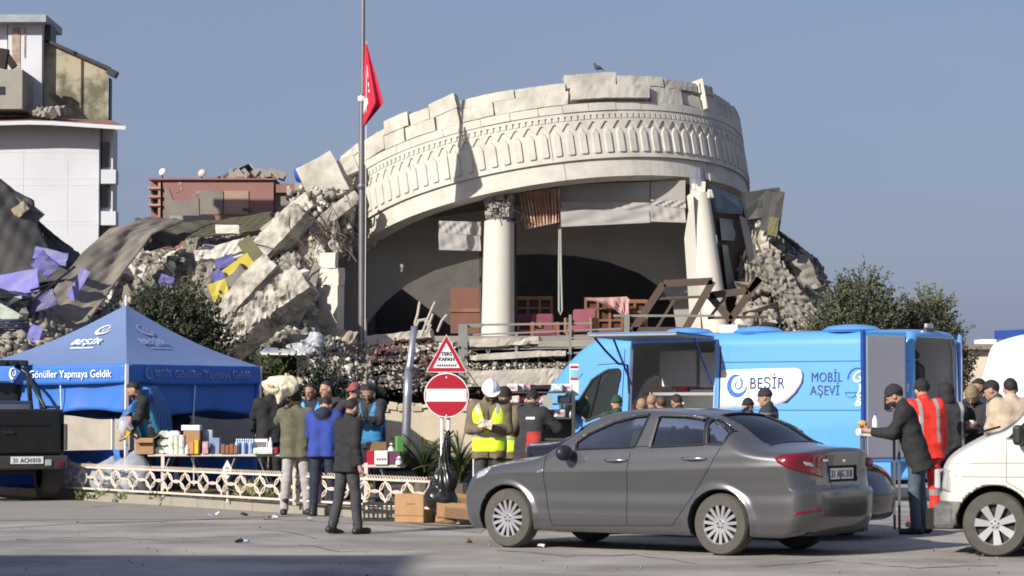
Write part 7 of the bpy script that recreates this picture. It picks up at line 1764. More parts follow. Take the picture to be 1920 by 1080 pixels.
for sy in (-1, 1):
    MB().tube([(-.55, sy * .72, 1.45), (-.45, sy * .68, 2.05), (-.35, sy * .5, 2.18)], .038, 10).build("roll_bar", m_trim, pk, smooth=True); MB().tube([(-.45, sy * .68, 2.0), (-1.25, sy * .78, 1.48)], .03, 8).build("roll_brace", m_trim, pk, smooth=True)
    MB().tube([(-.6, sy * .86, 1.50), (-1.85, sy * .86, 1.50)], .02, 7).build("bed_rail", m_trim, pk); 
    for xx in (-.65, -1.8): MB().tube([(xx, sy * .86, 1.44), (xx, sy * .86, 1.5)], .02, 6).build("rail_foot", m_trim, pk)
lb = rb("lamp_bar", (-.38, 0, 2.22), (.12, 1.40, .10), m_trim, bev=.03)
for i in range(8): MB().lathe([(.05, -.03), (.055, .03), (.001, .04)], 12, (-.45, -.6 + .17 * i, 2.22), axis='x').build("spot_lamp", m_wheeldark, lb)
rb("mesh_guard", (-1.96, .2, 1.50), (.03, 1.1, .08), mat("grey_mesh", (.16, .17, .19), .5, .5), bev=.005); rb("toolbox", (-.75, -.2, 1.52), (.35, .9, .16), mat("dark_blue_box", (.03, .045, .10), .5), bev=.02)
for xa in (-1.35, 1.75):
    for sd in (1, -1): wheel(pk, xa, sd * .80, .42, .22, .27, 6, sd, kind=1)
rb("chassis", (0, 0, .55), (4.0, .9, .2), m_under, bev=.02); rb("mud_flap", (-1.86, -.80, .42), (.02, .3, .3), m_trim, bev=.004)
# ================================================================== PEOPLE
m_skin = mat("skin", (.40, .235, .165), .6, var=.06, scale=12); m_skind = mat("tanned_skin", (.30, .17, .115), .6, var=.06, scale=12)
m_hair = mat("dark_hair", (.018, .014, .012), .7, var=.3, scale=60, bump=.5, bscale=80); m_hairb = mat("light_brown_hair", (.30, .19, .11), .7, var=.3, scale=60); m_eye = mat("eye_dark", (.012, .01, .01), .2, var=0)
def cl(name, c, rough=.85, var=.10, **k): return mat("cloth_" + name, c, rough, var=var * 1.8, scale=7, bump=.35, bscale=16, **k)
def rx(a): c, s = math.cos(a), math.sin(a); return np.array([[1, 0, 0], [0, c, -s], [0, s, c]])
def ry(a): c, s = math.cos(a), math.sin(a); return np.array([[c, 0, s], [0, 1, 0], [-s, 0, c]])
def rzm(a): c, s = math.cos(a), math.sin(a); return np.array([[c, -s, 0], [s, c, 0], [0, 0, 1]])
RD = math.radians
def skeleton(lean=0, side=0, twist=0, head=(0, 0), armL=(8, 8, 12, 0), armR=(8, 8, 12, 0), legL=(0, 0, 3), legR=(0, 0, 3), sit=0):
    """joints for a 1.75 m figure facing +y; x right. arm = (forward, outward, elbow bend, elbow inward); leg = (forward, knee bend, outward)."""
    J = {}; pel = np.array([0, 0, .94 - sit]); J["pel"] = pel
    T = rx(-RD(lean)) @ ry(RD(side)) @ rzm(RD(twist)); J["T"] = T
    tp = lambda x, y, z: pel + T @ np.array([x, y, z])
    J["waist"] = tp(0, -.005, .14); J["chest"] = tp(0, .005, .36); J["neck"] = tp(0, -.01, .535); J["shC"] = tp(0, -.01, .47)
    H = T @ rzm(-RD(head[1])) @ rx(-RD(head[0])); J["H"] = H; J["headc"] = J["neck"] + H @ np.array([0, .025, .145])
    for sd, nm, a in ((-1, "L", armL), (1, "R", armR)):
        sh = tp(sd * .185, -.01, .475); fw, out, el, inw = map(RD, a)
        U = T @ ry(-sd * out) @ rx(fw); e = sh + U @ np.array([0, 0, -.285]); Fm = U @ rx(el) @ ry(sd * inw); w = e + Fm @ np.array([0, 0, -.25]); J["sh" + nm], J["el" + nm], J["wr" + nm], J["F" + nm] = sh, e, w, Fm
    for sd, nm, a in ((-1, "L", legL), (1, "R", legR)):
        hp = pel + np.array([sd * .095, 0, -.02]); fw, kn, out = map(RD, a); U = ry(-sd * out) @ rx(fw); k = hp + U @ np.array([0, 0, -.43]); S = U @ rx(-kn); an = k + S @ np.array([0, 0, -.42]); J["hp" + nm], J["kn" + nm], J["an" + nm], J["S" + nm] = hp, k, an, S
    return J
def body_fn(J):
    H, hc = J["H"], J["headc"]
    def fn(x, y, z):
        hx = (x - hc[0]) * H[0, 0] + (y - hc[1]) * H[1, 0] + (z - hc[2]) * H[2, 0]; hy = (x - hc[0]) * H[0, 1] + (y - hc[1]) * H[1, 1] + (z - hc[2]) * H[2, 1]; hz_ = (x - hc[0]) * H[0, 2] + (y - hc[1]) * H[1, 2] + (z - hc[2]) * H[2, 2]
        f = ellf(hx, hy, hz_, (0, -.012, .025), (.076, .096, .095)); f = smin(f, ellf(hx, hy, hz_, (0, .022, -.045), (.058, .068, .075)), .04)      # cranium, jaw
        f = smin(f, cone(hx, hy, hz_, (0, .086, .012), (0, .112, -.022), .009, .014), .014); f = smin(f, ellf(hx, hy, hz_, (0, .075, .022), (.055, .018, .010)), .015)  # nose, brow
        f = smin(f, ellf(hx, hy, hz_, (0, .086, -.058), (.026, .012, .008)), .012); f = smin(f, ellf(hx, hy, hz_, (0, .075, -.098), (.025, .02, .02)), .02)
        for s in (-1, 1): f = smin(f, ellf(hx, hy, hz_, (s * .080, -.012, -.008), (.012, .022, .034)), .008); f = smax(f, -ellf(hx, hy, hz_, (s * .030, .098, .006), (.015, .012, .009)), .01)
        f = smin(f, cone(x, y, z, J["neck"] - J["T"] @ np.array([0, 0, .04]), hc - H @ np.array([0, .02, .05]), .058, .052), .03)
        t = cone(x, y, z, J["chest"], J["waist"], .095, .085); t = smin(t, cone(x, y, z, J["waist"], J["pel"], .085, .10), .06); t = smin(t, cone(x, y, z, J["shL"], J["shR"], .045, .045), .05); f = smin(f, t, .03)
        for n in "LR":
            f = smin(f, smin(cone(x, y, z, J["sh" + n], J["el" + n], .042, .036), cone(x, y, z, J["el" + n], J["wr" + n], .042, .029), .02), .03)
            pw = J["wr" + n] + J["F" + n] @ np.array([0, .005, -.085]); f = smin(f, cone(x, y, z, J["wr" + n], pw, .028, .034), .015)
            f = smin(f, smin(cone(x, y, z, J["hp" + n], J["kn" + n], .07, .05), cone(x, y, z, J["kn" + n], J["an" + n], .055, .038), .03), .05)
            ft = J["an" + n]; f = smin(f, cone(x, y, z, ft + J["S" + n] @ np.array([0, -.02, -.045]), ft + J["S" + n] @ np.array([0, .14, -.055]), .035, .03), .02)
        return f
    return fn
def hands(J, m, bm_name="hand"):
    """five separate bent fingers per hand, rooted in the palm."""
    b = MB()
    for n, s in (("L", -1), ("R", 1)):
        F, w = J["F" + n], J["wr" + n]; o = lambda x, y, z: w + F @ np.array([x, y, z])
        for i, (dx, l) in enumerate(((-.026, .062), (-.009, .075), (.009, .070), (.026, .055))):
            b.tube([o(dx * .9, .004, -.085), o(dx, .004, -.105), o(dx * 1.05, .018, -.105 - l * .45), o(dx, .040, -.105 - l * .75), o(dx, .058, -.105 - l * .72)], [.011, .0105, .010, .009, .007], 7)
        b.tube([o(-s * .026, .01, -.045), o(-s * .045, .03, -.07), o(-s * .040, .05, -.098), o(-s * .028, .062, -.115)], [.014, .013, .011, .008], 7)
    return b
def merged(name, pieces, mats, parent, mi=None):
    """one mesh object from several (V, faces) lists with a material index each."""
    V = []; FF = []; MI = []; n = 0
    for (v, fs, k) in pieces:
        V.append(np.asarray(v, float)); 
        for f in fs: FF.append(np.asarray(f) + n); MI += [k] * len(f)
        n += len(v)
    o = link(name, mesh_np(name, np.concatenate(V), FF, True), mats, parent)
    if len(o.data.polygons) == len(MI): o.data.polygons.foreach_set("material_index", MI)
    return o
def mbfaces(b):
    q = [f for f in b.f if len(f) == 4]; t = [f for f in b.f if len(f) == 3]; g = [f for f in b.f if len(f) > 4]
    for f in g: t += [(f[0], f[i], f[i + 1]) for i in range(1, len(f) - 1)]
    r = []
    if q: r.append(np.array(q))
    if t: r.append(np.array(t))
    return r
def bnds(J, pad=.22):
    pts = np.array([v for k, v in J.items() if isinstance(v, np.ndarray) and v.shape == (3,)]); return pts.min(0) - pad, pts.max(0) + pad
def wr(x, y, z, seed, a): return a * (1.9 * np.abs(vnoise(x, y, z * 1.7, seed, 5, 20)) - .6) + a * .9 * np.abs(vnoise(x, y, z * 1.3, seed + 9, 5, 42)) - a * .3
def person(label, px, Y, rz, hgt=1.75, pose=None, top=("jacket", None), legs=None, hat=None, hair=True, beard=False, skin=None, hem=.80, bulk=1.0, hood=False, shoes=None, z0=0.0, vest=None, legs_vis=True, stripes=None, collar=True, res=.016, xoff=0.0, low=0, group=None, boots=False, twotone=None):
    pose = pose or {}; J = skeleton(**pose); sc = hgt / 1.75; skin = skin or m_skin
    if pose.get("sit", 0) == 0:
        lo_ = min(J["anL"][2], J["anR"][2]) - .085
        for k in list(J):
            if isinstance(J[k], np.ndarray) and J[k].shape == (3,): J[k] = J[k] - np.array([0, 0, lo_])
    t = thing("person", label, "person", ((px - 960) / FPX * Y + xoff, Y, z0), RD(rz), group); t.scale = (1, 1, 1)
    def lk(o): o.scale = (sc, sc, sc); return o
    seed = int(px * 3 + Y) % 1000; lo, hi = bnds(J)
    bf = body_fn(J); V, Q = snet(bf, lo, hi, .015, 1); hb = hands(J, skin); H, hc = J["H"], J["headc"]
    eb = MB()
    for s in (-1, 1): eb.ell(hc + H @ np.array([s * .030, .0835, .006]), (.011, .011, .008), 8, 6)
    body = lk(merged("body", [(V, [Q], 0), (np.array(hb.v), mbfaces(hb), 0), (np.array(eb.v), mbfaces(eb), 1)], [skin, m_eye], t))
    T, pel = J["T"], J["pel"]
    def loc(x, y, z): return [(x - pel[0]) * T[0, i] + (y - pel[1]) * T[1, i] + (z - pel[2]) * T[2, i] for i in range(3)]
    nmj, mj = top; B_ = bulk; hemz = hem - .94
    def jf(x, y, z):
        lx, ly, lz = loc(x, y, z); f = None
        for s in (-1, 1):
            a = cone(lx, ly, lz, (s * .085, 0, .38), (s * .075, 0, .06), .118 * B_, .112 * B_); f = a if f is None else smin(f, a, .06)
            f = smin(f, cone(lx, ly, lz, (s * .075, 0, .06), (s * .085, 0, hemz - .05), .112 * B_, .128 * B_), .05)
        f = smin(f, cone(lx, ly, lz, (-.165, -.01, .468), (.165, -.01, .468), .076 * B_, .076 * B_), .07)
        if collar: f = smin(f, cone(lx, ly, lz, (0, -.01, .47), (0, -.005, .555), .085, .074), .04)
        if hood: f = smin(f, ellf(lx, ly, lz, (0, -.115, .50), (.12, .07, .085)), .04)
        f = np.maximum(f, hemz - lz)
        for n in "LR":
            g = smin(cone(x, y, z, J["sh" + n], J["el" + n], .040 + .036 * B_, .034 + .031 * B_), cone(x, y, z, J["el" + n], J["wr" + n], .034 + .031 * B_, .050), .02)
            d = J["wr" + n] - J["el" + n]; d = d / np.linalg.norm(d); cut = (x - J["wr" + n][0]) * d[0] + (y - J["wr" + n][1]) * d[1] + (z - J["wr" + n][2]) * d[2]
            g = np.maximum(g, cut + .0); f = smin(f, g, .045)
        return f + wr(x, y, z, seed, .0085)
    Vj, Qj = snet(jf, lo, hi, res, 1)
    Cj = Vj[Qj].mean(1); cx, cy, cz = Cj.T; lx, ly, lz = loc(cx, cy, cz); ms = [mj]; mi = np.zeros(len(Qj), int)
    da = np.minimum(*[np.minimum(cone(cx, cy, cz, J["sh" + n], J["el" + n], 0, 0), cone(cx, cy, cz, J["el" + n], J["wr" + n], 0, 0)) for n in "LR"]); arm = (np.abs(lx) > .19) | (da < .075 * B_) & (np.abs(lx) > .15)
    if twotone: ms.append(twotone[0]); mi[twotone[1](lx, ly, lz, arm)] = len(ms) - 1
    if stripes: ms.append(stripes[0]); mi[stripes[1](lx, ly, lz, arm)] = len(ms) - 1
    jo = link(nmj, mesh_np(nmj, Vj, Qj, True), ms, t); jo.data.polygons.foreach_set("material_index", mi); lk(jo)
    if collar and nmj != "jumper":   # front closure
        zp = MB(); zp.tube([pel + T @ np.array([0, y_, z_]) for y_, z_ in ((.075, .5), (.128 * B_, .40), (.125 * B_, .25), (.120 * B_, .1), (.125 * B_, hemz + .02))], .006, 5); lk(zp.build("zip", m_black, t))
    if vest is not None:
        mv, ms_, open_front, z_lo = vest
        def vf(x, y, z):
            lx, ly, lz = loc(x, y, z); f = None
            for s in (-1, 1):
                a = cone(lx, ly, lz, (s * .085, 0, .38), (s * .078, 0, .0), .134 * B_, .138 * B_); f = a if f is None else smin(f, a, .06)
            f = smin(f, cone(lx, ly, lz, (-.10, -.01, .47), (.10, -.01, .47), .082 * B_, .082 * B_), .06)
            f = np.maximum(f, np.maximum(z_lo - lz, np.abs(lx) - .185 * B_)); nk = np.maximum(np.abs(lx) - np.clip(.10 - (.50 - lz) * .35, .0, .1), np.maximum(.24 - lz, -ly - .02)); f = np.maximum(f, -nk); f = np.maximum(f, lz - .525)
            return f + wr(x, y, z, seed + 3, .004)
        V2, Q2 = snet(vf, lo, hi, .016, 1); c = V2[Q2].mean(1); lx, ly, lz = loc(*c.T); k = np.zeros(len(Q2), int)
        if ms_ is not None: k[(np.abs(lz - .13) < .028)] = 1; k[(np.abs(np.abs(lx) - .12) < .02) & (lz > .40)] = 1
        vo = link("vest", mesh_np("vest", V2, Q2, True), [mv, ms_ or mv], t); vo.data.polygons.foreach_set("material_index", k); lk(vo)
    if legs is not None and legs_vis:
        def tf(x, y, z):
            f = cone(x, y, z, J["hpL"], J["hpR"], .108, .108); f = smin(f, cone(x, y, z, J["pel"] + np.array([0, 0, -.02]), J["waist"], .105, .085), .05)
            for n in "LR": f = smin(f, smin(cone(x, y, z, J["hp" + n], J["kn" + n], .094, .070), cone(x, y, z, J["kn" + n], J["an" + n], .070, .060), .02), .035)
            zmin = np.minimum(J["anL"][2], J["anR"][2]) - .03
            for n in "LR":
                d = J["an" + n] - J["kn" + n]; d = d / np.linalg.norm(d)
            return np.maximum(f + wr(x, y, z, seed + 5, .006), zmin - .0 - z)
        V3, Q3 = snet(tf, np.array([lo[0], lo[1], -.05]), np.array([hi[0], hi[1], J["waist"][2] + .15]), .017, 1); c = V3[Q3].mean(1); ml = [legs] if not isinstance(legs, tuple) else [legs[0], legs[1]]
        lo3 = link("trousers", mesh_np("trousers", V3, Q3, True), ml, t); lk(lo3)
        if isinstance(legs, tuple): lo3.data.polygons.foreach_set("material_index", ((np.abs(c[:, 2] - .42) < .035) | (np.abs(c[:, 2] - .20) < .03)).astype(int))
        for n in "LR":
            an, S = J["an" + n], J["S" + n]; w_ = lambda x, y, z: an + S @ np.array([x, y, z])
            def shf(x, y, z, a=w_(0, -.045, -.045), b_=w_(0, .155, -.055), c_=w_(0, 0, .0), e=w_(0, -.01, .13 if boots else .05)):
                f = smin(cone(x, y, z, a, b_, .048, .042), cone(x, y, z, c_, e, .050, .058 if boots else .054), .04)
                return f
            V4, Q4 = snet(shf, an - .24, an + .26, .014, 1); V4[:, 2] = np.maximum(V4[:, 2], J["an" + n][2] - .085); lk(link("shoe", mesh_np("shoe", V4, Q4, True), shoes or m_blackshoe, t))
    # hair, beard and headgear follow the head
    def hl(x, y, z): return [(x - hc[0]) * H[0, i] + (y - hc[1]) * H[1, i] + (z - hc[2]) * H[2, i] for i in range(3)]
    hlo, hhi = hc - .22, hc + .24
    def hmesh(nm, fn, m, r=.011):
        V_, Q_ = snet(lambda x, y, z: fn(*hl(x, y, z)), hlo, hhi, r, 1); return lk(link(nm, mesh_np(nm, V_, Q_, True), m, t))
    if hair and hat != "beanie": hmesh("hair", lambda x, y, z: np.maximum(np.maximum(ellf(x, y, z, (0, -.016, .032), (.084, .104, .100)) + .004 * vnoise(x, y, z, seed, 5, 120), -(z - (.045 + np.clip(y + .02, 0, .2) * .55 - np.clip(-.02 - y, 0, .2) * 2.2))), -ellf(x, y, z, (0, -.012, .02), (.07, .09, .085))), hair if not isinstance(hair, bool) else m_hair)
    if beard: hmesh("beard", lambda x, y, z: np.maximum(np.maximum(ellf(x, y, z, (0, .022, -.052), (.064, .074, .078)), z + .018 + .5 * np.clip(y - .06, 0, 1) * 0), np.maximum(-y + .0, .0 - ellf(x, y, z, (0, .10, -.057), (.022, .02, .007)))), m_hair)
    if isinstance(hat, tuple) or hat:
        kind, mh = hat if isinstance(hat, tuple) else (hat, m_hair)
        if kind == "beanie":
            hmesh("beanie", lambda x, y, z: np.maximum(smin(ellf(x, y, z, (0, -.016, .040), (.088, .108, .108)), np.maximum(ellf(x, y, z, (0, -.014, .03), (.095, .114, .09)), np.abs(z - .045) - .022), .006) + .0025 * np.sin(z * 220), -(z - (.018 + np.clip(y, -.2, .2) * .22))), mh)
        elif kind == "cap":
            hmesh("cap", lambda x, y, z: smin(np.maximum(ellf(x, y, z, (0, -.014, .035), (.087, .106, .10)), -(z - .035)), np.maximum(np.abs(z - .045 + .35 * (y - .09)) - .006, np.maximum(np.sqrt(x * x + (y - .07) ** 2) - .085, .06 - y)), .008), mh)
        elif kind == "helmet":
            hmesh("helmet", lambda x, y, z: smin(smin(np.maximum(ellf(x, y, z, (0, -.01, .045), (.105, .127, .110)), -(z - .045)), np.maximum(np.abs(x) - .018, np.maximum(ellf(x, y, z, (0, -.01, .045), (.114, .132, .118)), -(z - .05))), .008), np.maximum(np.abs(z - .042 + .25 * np.clip(y - .1, 0, 1)) - .007, np.sqrt((x / .113) ** 2 + ((y - .02) / .155) ** 2) * .113 - .113), .01), mh)
        elif kind == "hood":
            hmesh("hood", lambda x, y, z: np.maximum(np.maximum(smin(ellf(x, y, z, (0, -.02, .02), (.105, .125, .13)), ellf(x, y, z, (0, -.03, -.1), (.10, .10, .08)), .04) + .004 * vnoise(x, y, z, seed, 5, 40), -ellf(x, y, z, (0, .06, .0), (.075, .11, .105))), y - .09), mh)
    t["_"] = 0; del t["_"]
    def handpt(n): return np.array(t.location) + rzm(RD(rz)) @ ((J["wr" + n] + J["F" + n] @ np.array([0, .03, -.11])) * sc)
    return t, J, handpt
m_blackshoe = mat("black_shoe_leather", (.02, .018, .017), .5, var=.15)
cBlack, cOlive, cBlue, cNavy, cKhaki = cl("black", (.017, .017, .019)), cl("olive", (.115, .11, .072)), cl("royal_blue", (.022, .050, .27)), cl("navy", (.016, .02, .045)), cl("olive_brown", (.15, .115, .072))
cGreyT, cJean, cDarkG, cOrange, cBeige = cl("light_grey_jersey", (.36, .33, .335)), cl("faded_jean", (.07, .09, .125)), cl("dark_grey", (.045, .045, .05)), cl("orange_red", (.75, .035, .022), .6), cl("beige", (.47, .38, .285))
cTeal, cHiviz, cRefl, cRed, cCharcoal = cl("teal_vest", (.025, .19, .42), .7), cl("hi_vis_yellow", (.62, .85, .03), .7, var=.05), mat("reflective_tape", (.42, .43, .40), .3, .3, var=.05), cl("dull_red", (.36, .03, .025)), cl("charcoal", (.028, .028, .032))
hKhaki, hGreen, hWhite, hNavy, hPink = cl("khaki_knit", (.20, .155, .085)), cl("dark_green_knit", (.02, .055, .025)), mat("white_helmet_plastic", (.78, .79, .82), .3, var=.02, coat=.3), cl("navy_knit", (.022, .018, .03)), cl("dusky_red_knit", (.26, .07, .075))
bent = dict(armL=(40, 6, 75, 35), armR=(40, 6, 75, 35))
# --- by the tables
person("man walking alone across the road in a black jacket and dark grey trousers", 652, 31.0, -52, 1.60, dict(lean=3, head=(12, -4), armL=(6, 8, 14, 0), armR=(-6, 8, 18, 0), legL=(-7, 6, 2), legR=(7, 3, 2)), ("jacket", cBlack), cDarkG, None, True, True, m_skin, .79, 1.08)
pO, JO, hO = person("man with his back turned in olive coat and light grey trousers at the table", 556, 36.35, 8, 1.72, dict(lean=2, head=(8, 0), armL=(70, 25, 118, 10), armR=(30, 6, 60, 25), legL=(0, 0, 5), legR=(0, 0, 5)), ("coat", cOlive), cGreyT, None, True, False, m_skin, .80, 1.22, boots=True)
bcr = crumple(41, .030, 14)
bgt = thing("cream_bag", "bulging cream plastic sack carried on the olive-coated man's shoulder", "sack", P(527, 728, 36.2))
sdf_obj("sack", lambda x, y, z: smin(smin(ellf(x, y, z, (-.05, 0, .04), (.17, .14, .13)), ellf(x, y, z, (.12, .02, .02), (.13, .13, .15)), .08), smin(cone(x, y, z, (.0, 0, -.02), (-.04, -.02, -.20), .11, .03), cone(x, y, z, (-.16, 0, .05), (-.23, 0, .07), .05, .02), .04), .07) + 1.7 * bcr(x, y, z) + .006 * np.sin(5 * np.arctan2(z, x) + 11 * y), (-.4, -.35, -.35), (.4, .35, .35), .018, mat("cream_plastic", (.68, .63, .46), .4, var=.1, scale=5, bump=.6, bscale=12), bgt)
MB().tube([(.06, 0, .13), (.07, -.02, .20), (.10, .02, .19)], .018, 6).build("knot", MATS["cream_plastic"], bgt); MB().box((-.14, -.14, .04), (.10, .02, .03), rotm(0, 10, -25)).build("print", mat("salmon_print", (.6, .25, .18), .6), bgt)
person("man with his back turned in a royal blue jacket with a navy hood", 606, 35.95, -6, 1.68, dict(lean=10, head=(28, 10), armL=(35, 8, 45, 20), armR=(35, 8, 45, 20)), ("jacket", cBlue), cNavy, None, True, False, m_skin, .82, 1.12, hood=True, twotone=(cNavy, lambda x, y, z, a: ((x / .14) ** 2 + ((z - .52) / .12) ** 2 < 1) & (y < .08)))
person("bearded aid worker in a teal bib facing the table, right of the flagpole foot", 697, 38.0, 158, 1.74, dict(lean=8, head=(24, -12), **bent), ("jacket", cCharcoal), cNavy, None, True, True, m_skind, .80, 1.08, vest=(cTeal, None, False, -.12), z0=.11)
person("aid worker half hidden between olive coat and blue jacket, face to the camera", 585, 39.0, 175, 1.74, dict(head=(12, 18), **bent), ("jacket", cNavy), cNavy, None, True, False, m_skind, .80, 1.05, vest=(cl("pale_blue_vest", (.10, .35, .7)), None, False, -.1), z0=.11)
person("dark-haired man behind the blue jacket's shoulder looking left", 616, 39.6, 150, 1.78, dict(head=(10, 20), **bent), ("jacket", cCharcoal), cNavy, None, True, False, m_skin, .80, 1.05, z0=.11)
person("person in a dusky red cap raising a hand beside the flagpole", 667, 39.2, 165, 1.75, dict(head=(8, 10), armL=(20, 8, 60, 20), armR=(62, 20, 128, 25)), ("jacket", cCharcoal), cNavy, ("cap", hPink), True, False, m_skin, .80, 1.05, vest=(cTeal, None, False, -.1), z0=.11)
person("person in black standing against the tent's right corner", 506, 42.6, 20, 1.78, dict(head=(20, 0), **bent), ("jacket", cBlack), cBlack, None, True, False, m_skind, .78, 1.12, z0=.11)
pB, JB, hB = person("bearded worker bending left over the table in a teal bib and black sleeves", 281, 41.75, 108, 1.84, dict(lean=17, head=(16, 12), armL=(34, 6, 18, 10), armR=(24, 8, 26, 5), legL=(4, 5, 4), legR=(-6, 5, 4)), ("jacket", cBlack), cNavy, None, True, True, m_skin, .80, 1.08, vest=(cl("dull_teal_vest", (.03, .17, .27)), None, False, -.10), z0=.11)
cbg = thing("clear_bag", "clear bag of goods held by the bending worker", "bag", P(234, 800, 41.3)); ccg = crumple(60, .04, 10)
sdf_obj("film", lambda x, y, z: ellf(x, y, z, (0, 0, 0), (.13, .11, .20)) + 1.6 * ccg(x, y, z), (-.35, -.3, -.4), (.35, .3, .4), .025, clr, cbg)
for i, (x, y, z) in enumerate(((.05, 0, .1), (-.05, .02, .0), (.03, -.03, -.1), (.06, .03, -.02))): MB().box((x, y, z), (.10, .06, .12), rotm(10 * i, 20 * i, 0)).build("contents", [mat("salmon_pack", (.6, .25, .2), .5), m_rollw, mat("yellow_card", (.65, .45, .03), .6), m_rollw][i], cbg)
hs = thing("hose_bundle", "big bundle of curved blue hoses slung over the bending worker's back", "hoses", P(292, 770, 42.0)); m_hose = mat("blue_hose", (.04, .17, .42), .4, var=.06); m_hose2 = mat("deep_blue_hose", (.03, .10, .30), .4, var=.06)
for i in range(11):
    u = i / 10; MB().tube([P(268, 728 + 3 * u, 42.0 + .05 * u), P(280 + 12 * u, 727 + 2 * (1 - u), 42.0 + .2 * u), P(286 + 22 * u, 746 + 4 * u, 42.05 + .3 * u), P(288 + 30 * u, 780, 42.05 + .35 * u), P(287 + 34 * u, 812, 42.05 + .35 * u), P(284 + 34 * u, 850, 42.05 + .35 * u)], .030, 8).build("hose", m_hose if i % 2 else m_hose2, hs, smooth=True, world=True)
for i in range(4): MB().tube([P(262, 752 + 4 * i, 41.5), P(250 - 2 * i, 757 + 5 * i, 41.45), P(236 - 3 * i, 770 + 5 * i, 41.45), P(228 - 2 * i, 792 + 4 * i, 41.5)], .026, 8).build("hose", m_hose if i % 2 else m_hose2, hs, smooth=True, world=True)
person("person in an olive cap and navy coat under the tent, back turned", 322, 44.2, -20, 1.68, dict(head=(15, -30), **bent), ("coat", cNavy), cNavy, ("beanie", cl("olive_knit", (.17, .16, .045))), False, False, m_skin, .70, 1.25, z0=.11)
# --- by the sign and the cab
pH, JH, hH = person("man in a white helmet and yellow hi-vis vest looking at papers in his hands", 918, 33.1, 172, 1.84, dict(lean=2, head=(26, -18), armL=(16, 8, 88, 40), armR=(16, 8, 88, 40)), ("jacket", cKhaki), cDarkG, ("helmet", hWhite), True, True, m_skind, .80, 1.08, vest=(cHiviz, cRefl, True, -.06))
pp_ = (hH("L") + hH("R")) / 2; t = thing("paper_packet", "crumpled white and yellow packet in the helmeted man's hands", "packet", pp_ + np.array([0, -.04, .02])); o = MB().box((0, 0, 0), (.16, .06, .10), rotm(20, 10, 5)).build("packet", mat("white_yellow_paper", (.72, .68, .5), .7), t); roughen(o, .012, 3, 2)
person("man in a black cap and yellow vest standing right behind the white helmet", 948, 34.6, 150, 1.76, dict(head=(20, -20), **bent), ("jacket", cKhaki), cDarkG, ("beanie", cBlack), True, False, m_skind, .8, 1.1, vest=(cHiviz, cRefl, True, -.06))
person("man in a black and red jacket with bent elbow beside the blue van's bonnet", 993, 34.4, -28, 1.74, dict(lean=4, head=(22, -10), armL=(25, 8, 60, 20), armR=(30, 38, 95, 30)), ("jacket", cCharcoal), cCharcoal, None, True, False, m_skin, .78, 1.14, twotone=(cRed, lambda x, y, z, a: (z < .22) & (x > .02) & ~a), stripes=(mat("white_stripe", (.7, .7, .72), .5), lambda x, y, z, a: (np.abs(z - .40) < .014) & (y < 0) & (np.abs(x - .06) < .07)))
# --- crowd at the van's flap, heads above the saloon roof
person("person in a dark green knitted hat standing at the van's cab door", 1157, 39.0, 10, 1.66, dict(head=(10, 0), **bent), ("jacket", cl("dark_green", (.02, .05, .03))), None, ("beanie", hGreen), False, False, m_skin, .8, 1.1)
person("leftmost light-haired head in the queue at the van's flap", 1203, 39.4, 20, 1.62, dict(head=(5, 20), **bent), ("jacket", cBeige), None, None, m_hairb, False, m_skin, .8, 1.0)
person("fair-haired person in the middle of the queue at the van's flap", 1222, 39.9, -10, 1.68, dict(head=(5, 0), **bent), ("jacket", cKhaki), None, None, m_hairb, False, m_skin, .8, 1.0)
person("brown-haired person at the right of the fair-haired pair in the queue", 1240, 39.3, 0, 1.65, dict(head=(8, -10), **bent), ("jacket", cDarkG), None, None, mat("brown_hair", (.09, .05, .03), .7, var=.3, scale=60), False, m_skin, .8, 1.0)
person("dark-haired man stooping under the van's raised flap", 1276, 39.2, 30, 1.70, dict(lean=5, head=(20, 0), **bent), ("jacket", cBlack), None, None, True, False, m_skind, .8, 1.1)
person("person in a black hat low in front of the van's white logo panel", 1404, 38.4, 40, 1.62, dict(head=(15, 20), **bent), ("jacket", cBlack), None, ("beanie", cBlack), False, False, m_skin, .8, 1.0)
person("man in a dark knitted hat and grey-black jacket facing left before the logo panel", 1442, 38.0, 75, 1.76, dict(lean=2, head=(12, 0), **bent), ("jacket", cl("black_grey", (.03, .03, .036))), None, ("beanie", hNavy), False, False, m_skin, .8, 1.15, stripes=(cl("grey_patch", (.16, .16, .18)), lambda x, y, z, a: (np.abs(z - .44) < .02)))
# --- right group
pK, JK, hK = person("man in dark knitted hat, black coat and jeans leaning left with food in hand", 1716, 31.0, 78, 1.80, dict(lean=17, head=(14, 6), armL=(42, 6, 72, 12), armR=(42, 6, 72, 12), legL=(2, 4, 3), legR=(-4, 3, 3)), ("coat", cBlack), cJean, ("beanie", hNavy), True, True, m_skin, .70, 1.16)
q = (hK("L") + hK("R")) / 2; t = thing("bread_roll", "piece of bread held by the man in the black coat", "bread", q + np.array([-.02, -.03, .05])); o = MB().ell((0, 0, 0), (.06, .04, .04), 10, 7).build("roll", mat("bread_crust", (.55, .32, .10), .8, var=.2, scale=20), t, smooth=True)
person("worker in an orange-red suit with grey stripe standing behind the black-coated man", 1733, 32.6, 18, 1.84, dict(lean=3, head=(18, 8), armL=(30, 6, 50, 20), armR=(6, 10, 14, 0)), ("jacket", cOrange), (cOrange, cl("grey_tape", (.30, .27, .27), .5)), ("beanie", cBlack), True, False, m_skin, .80, 1.25, stripes=(cRefl, lambda x, y, z, a: (np.abs(np.abs(x) - .11) < .022) & (y < .02) & (z > .05) & ~a))
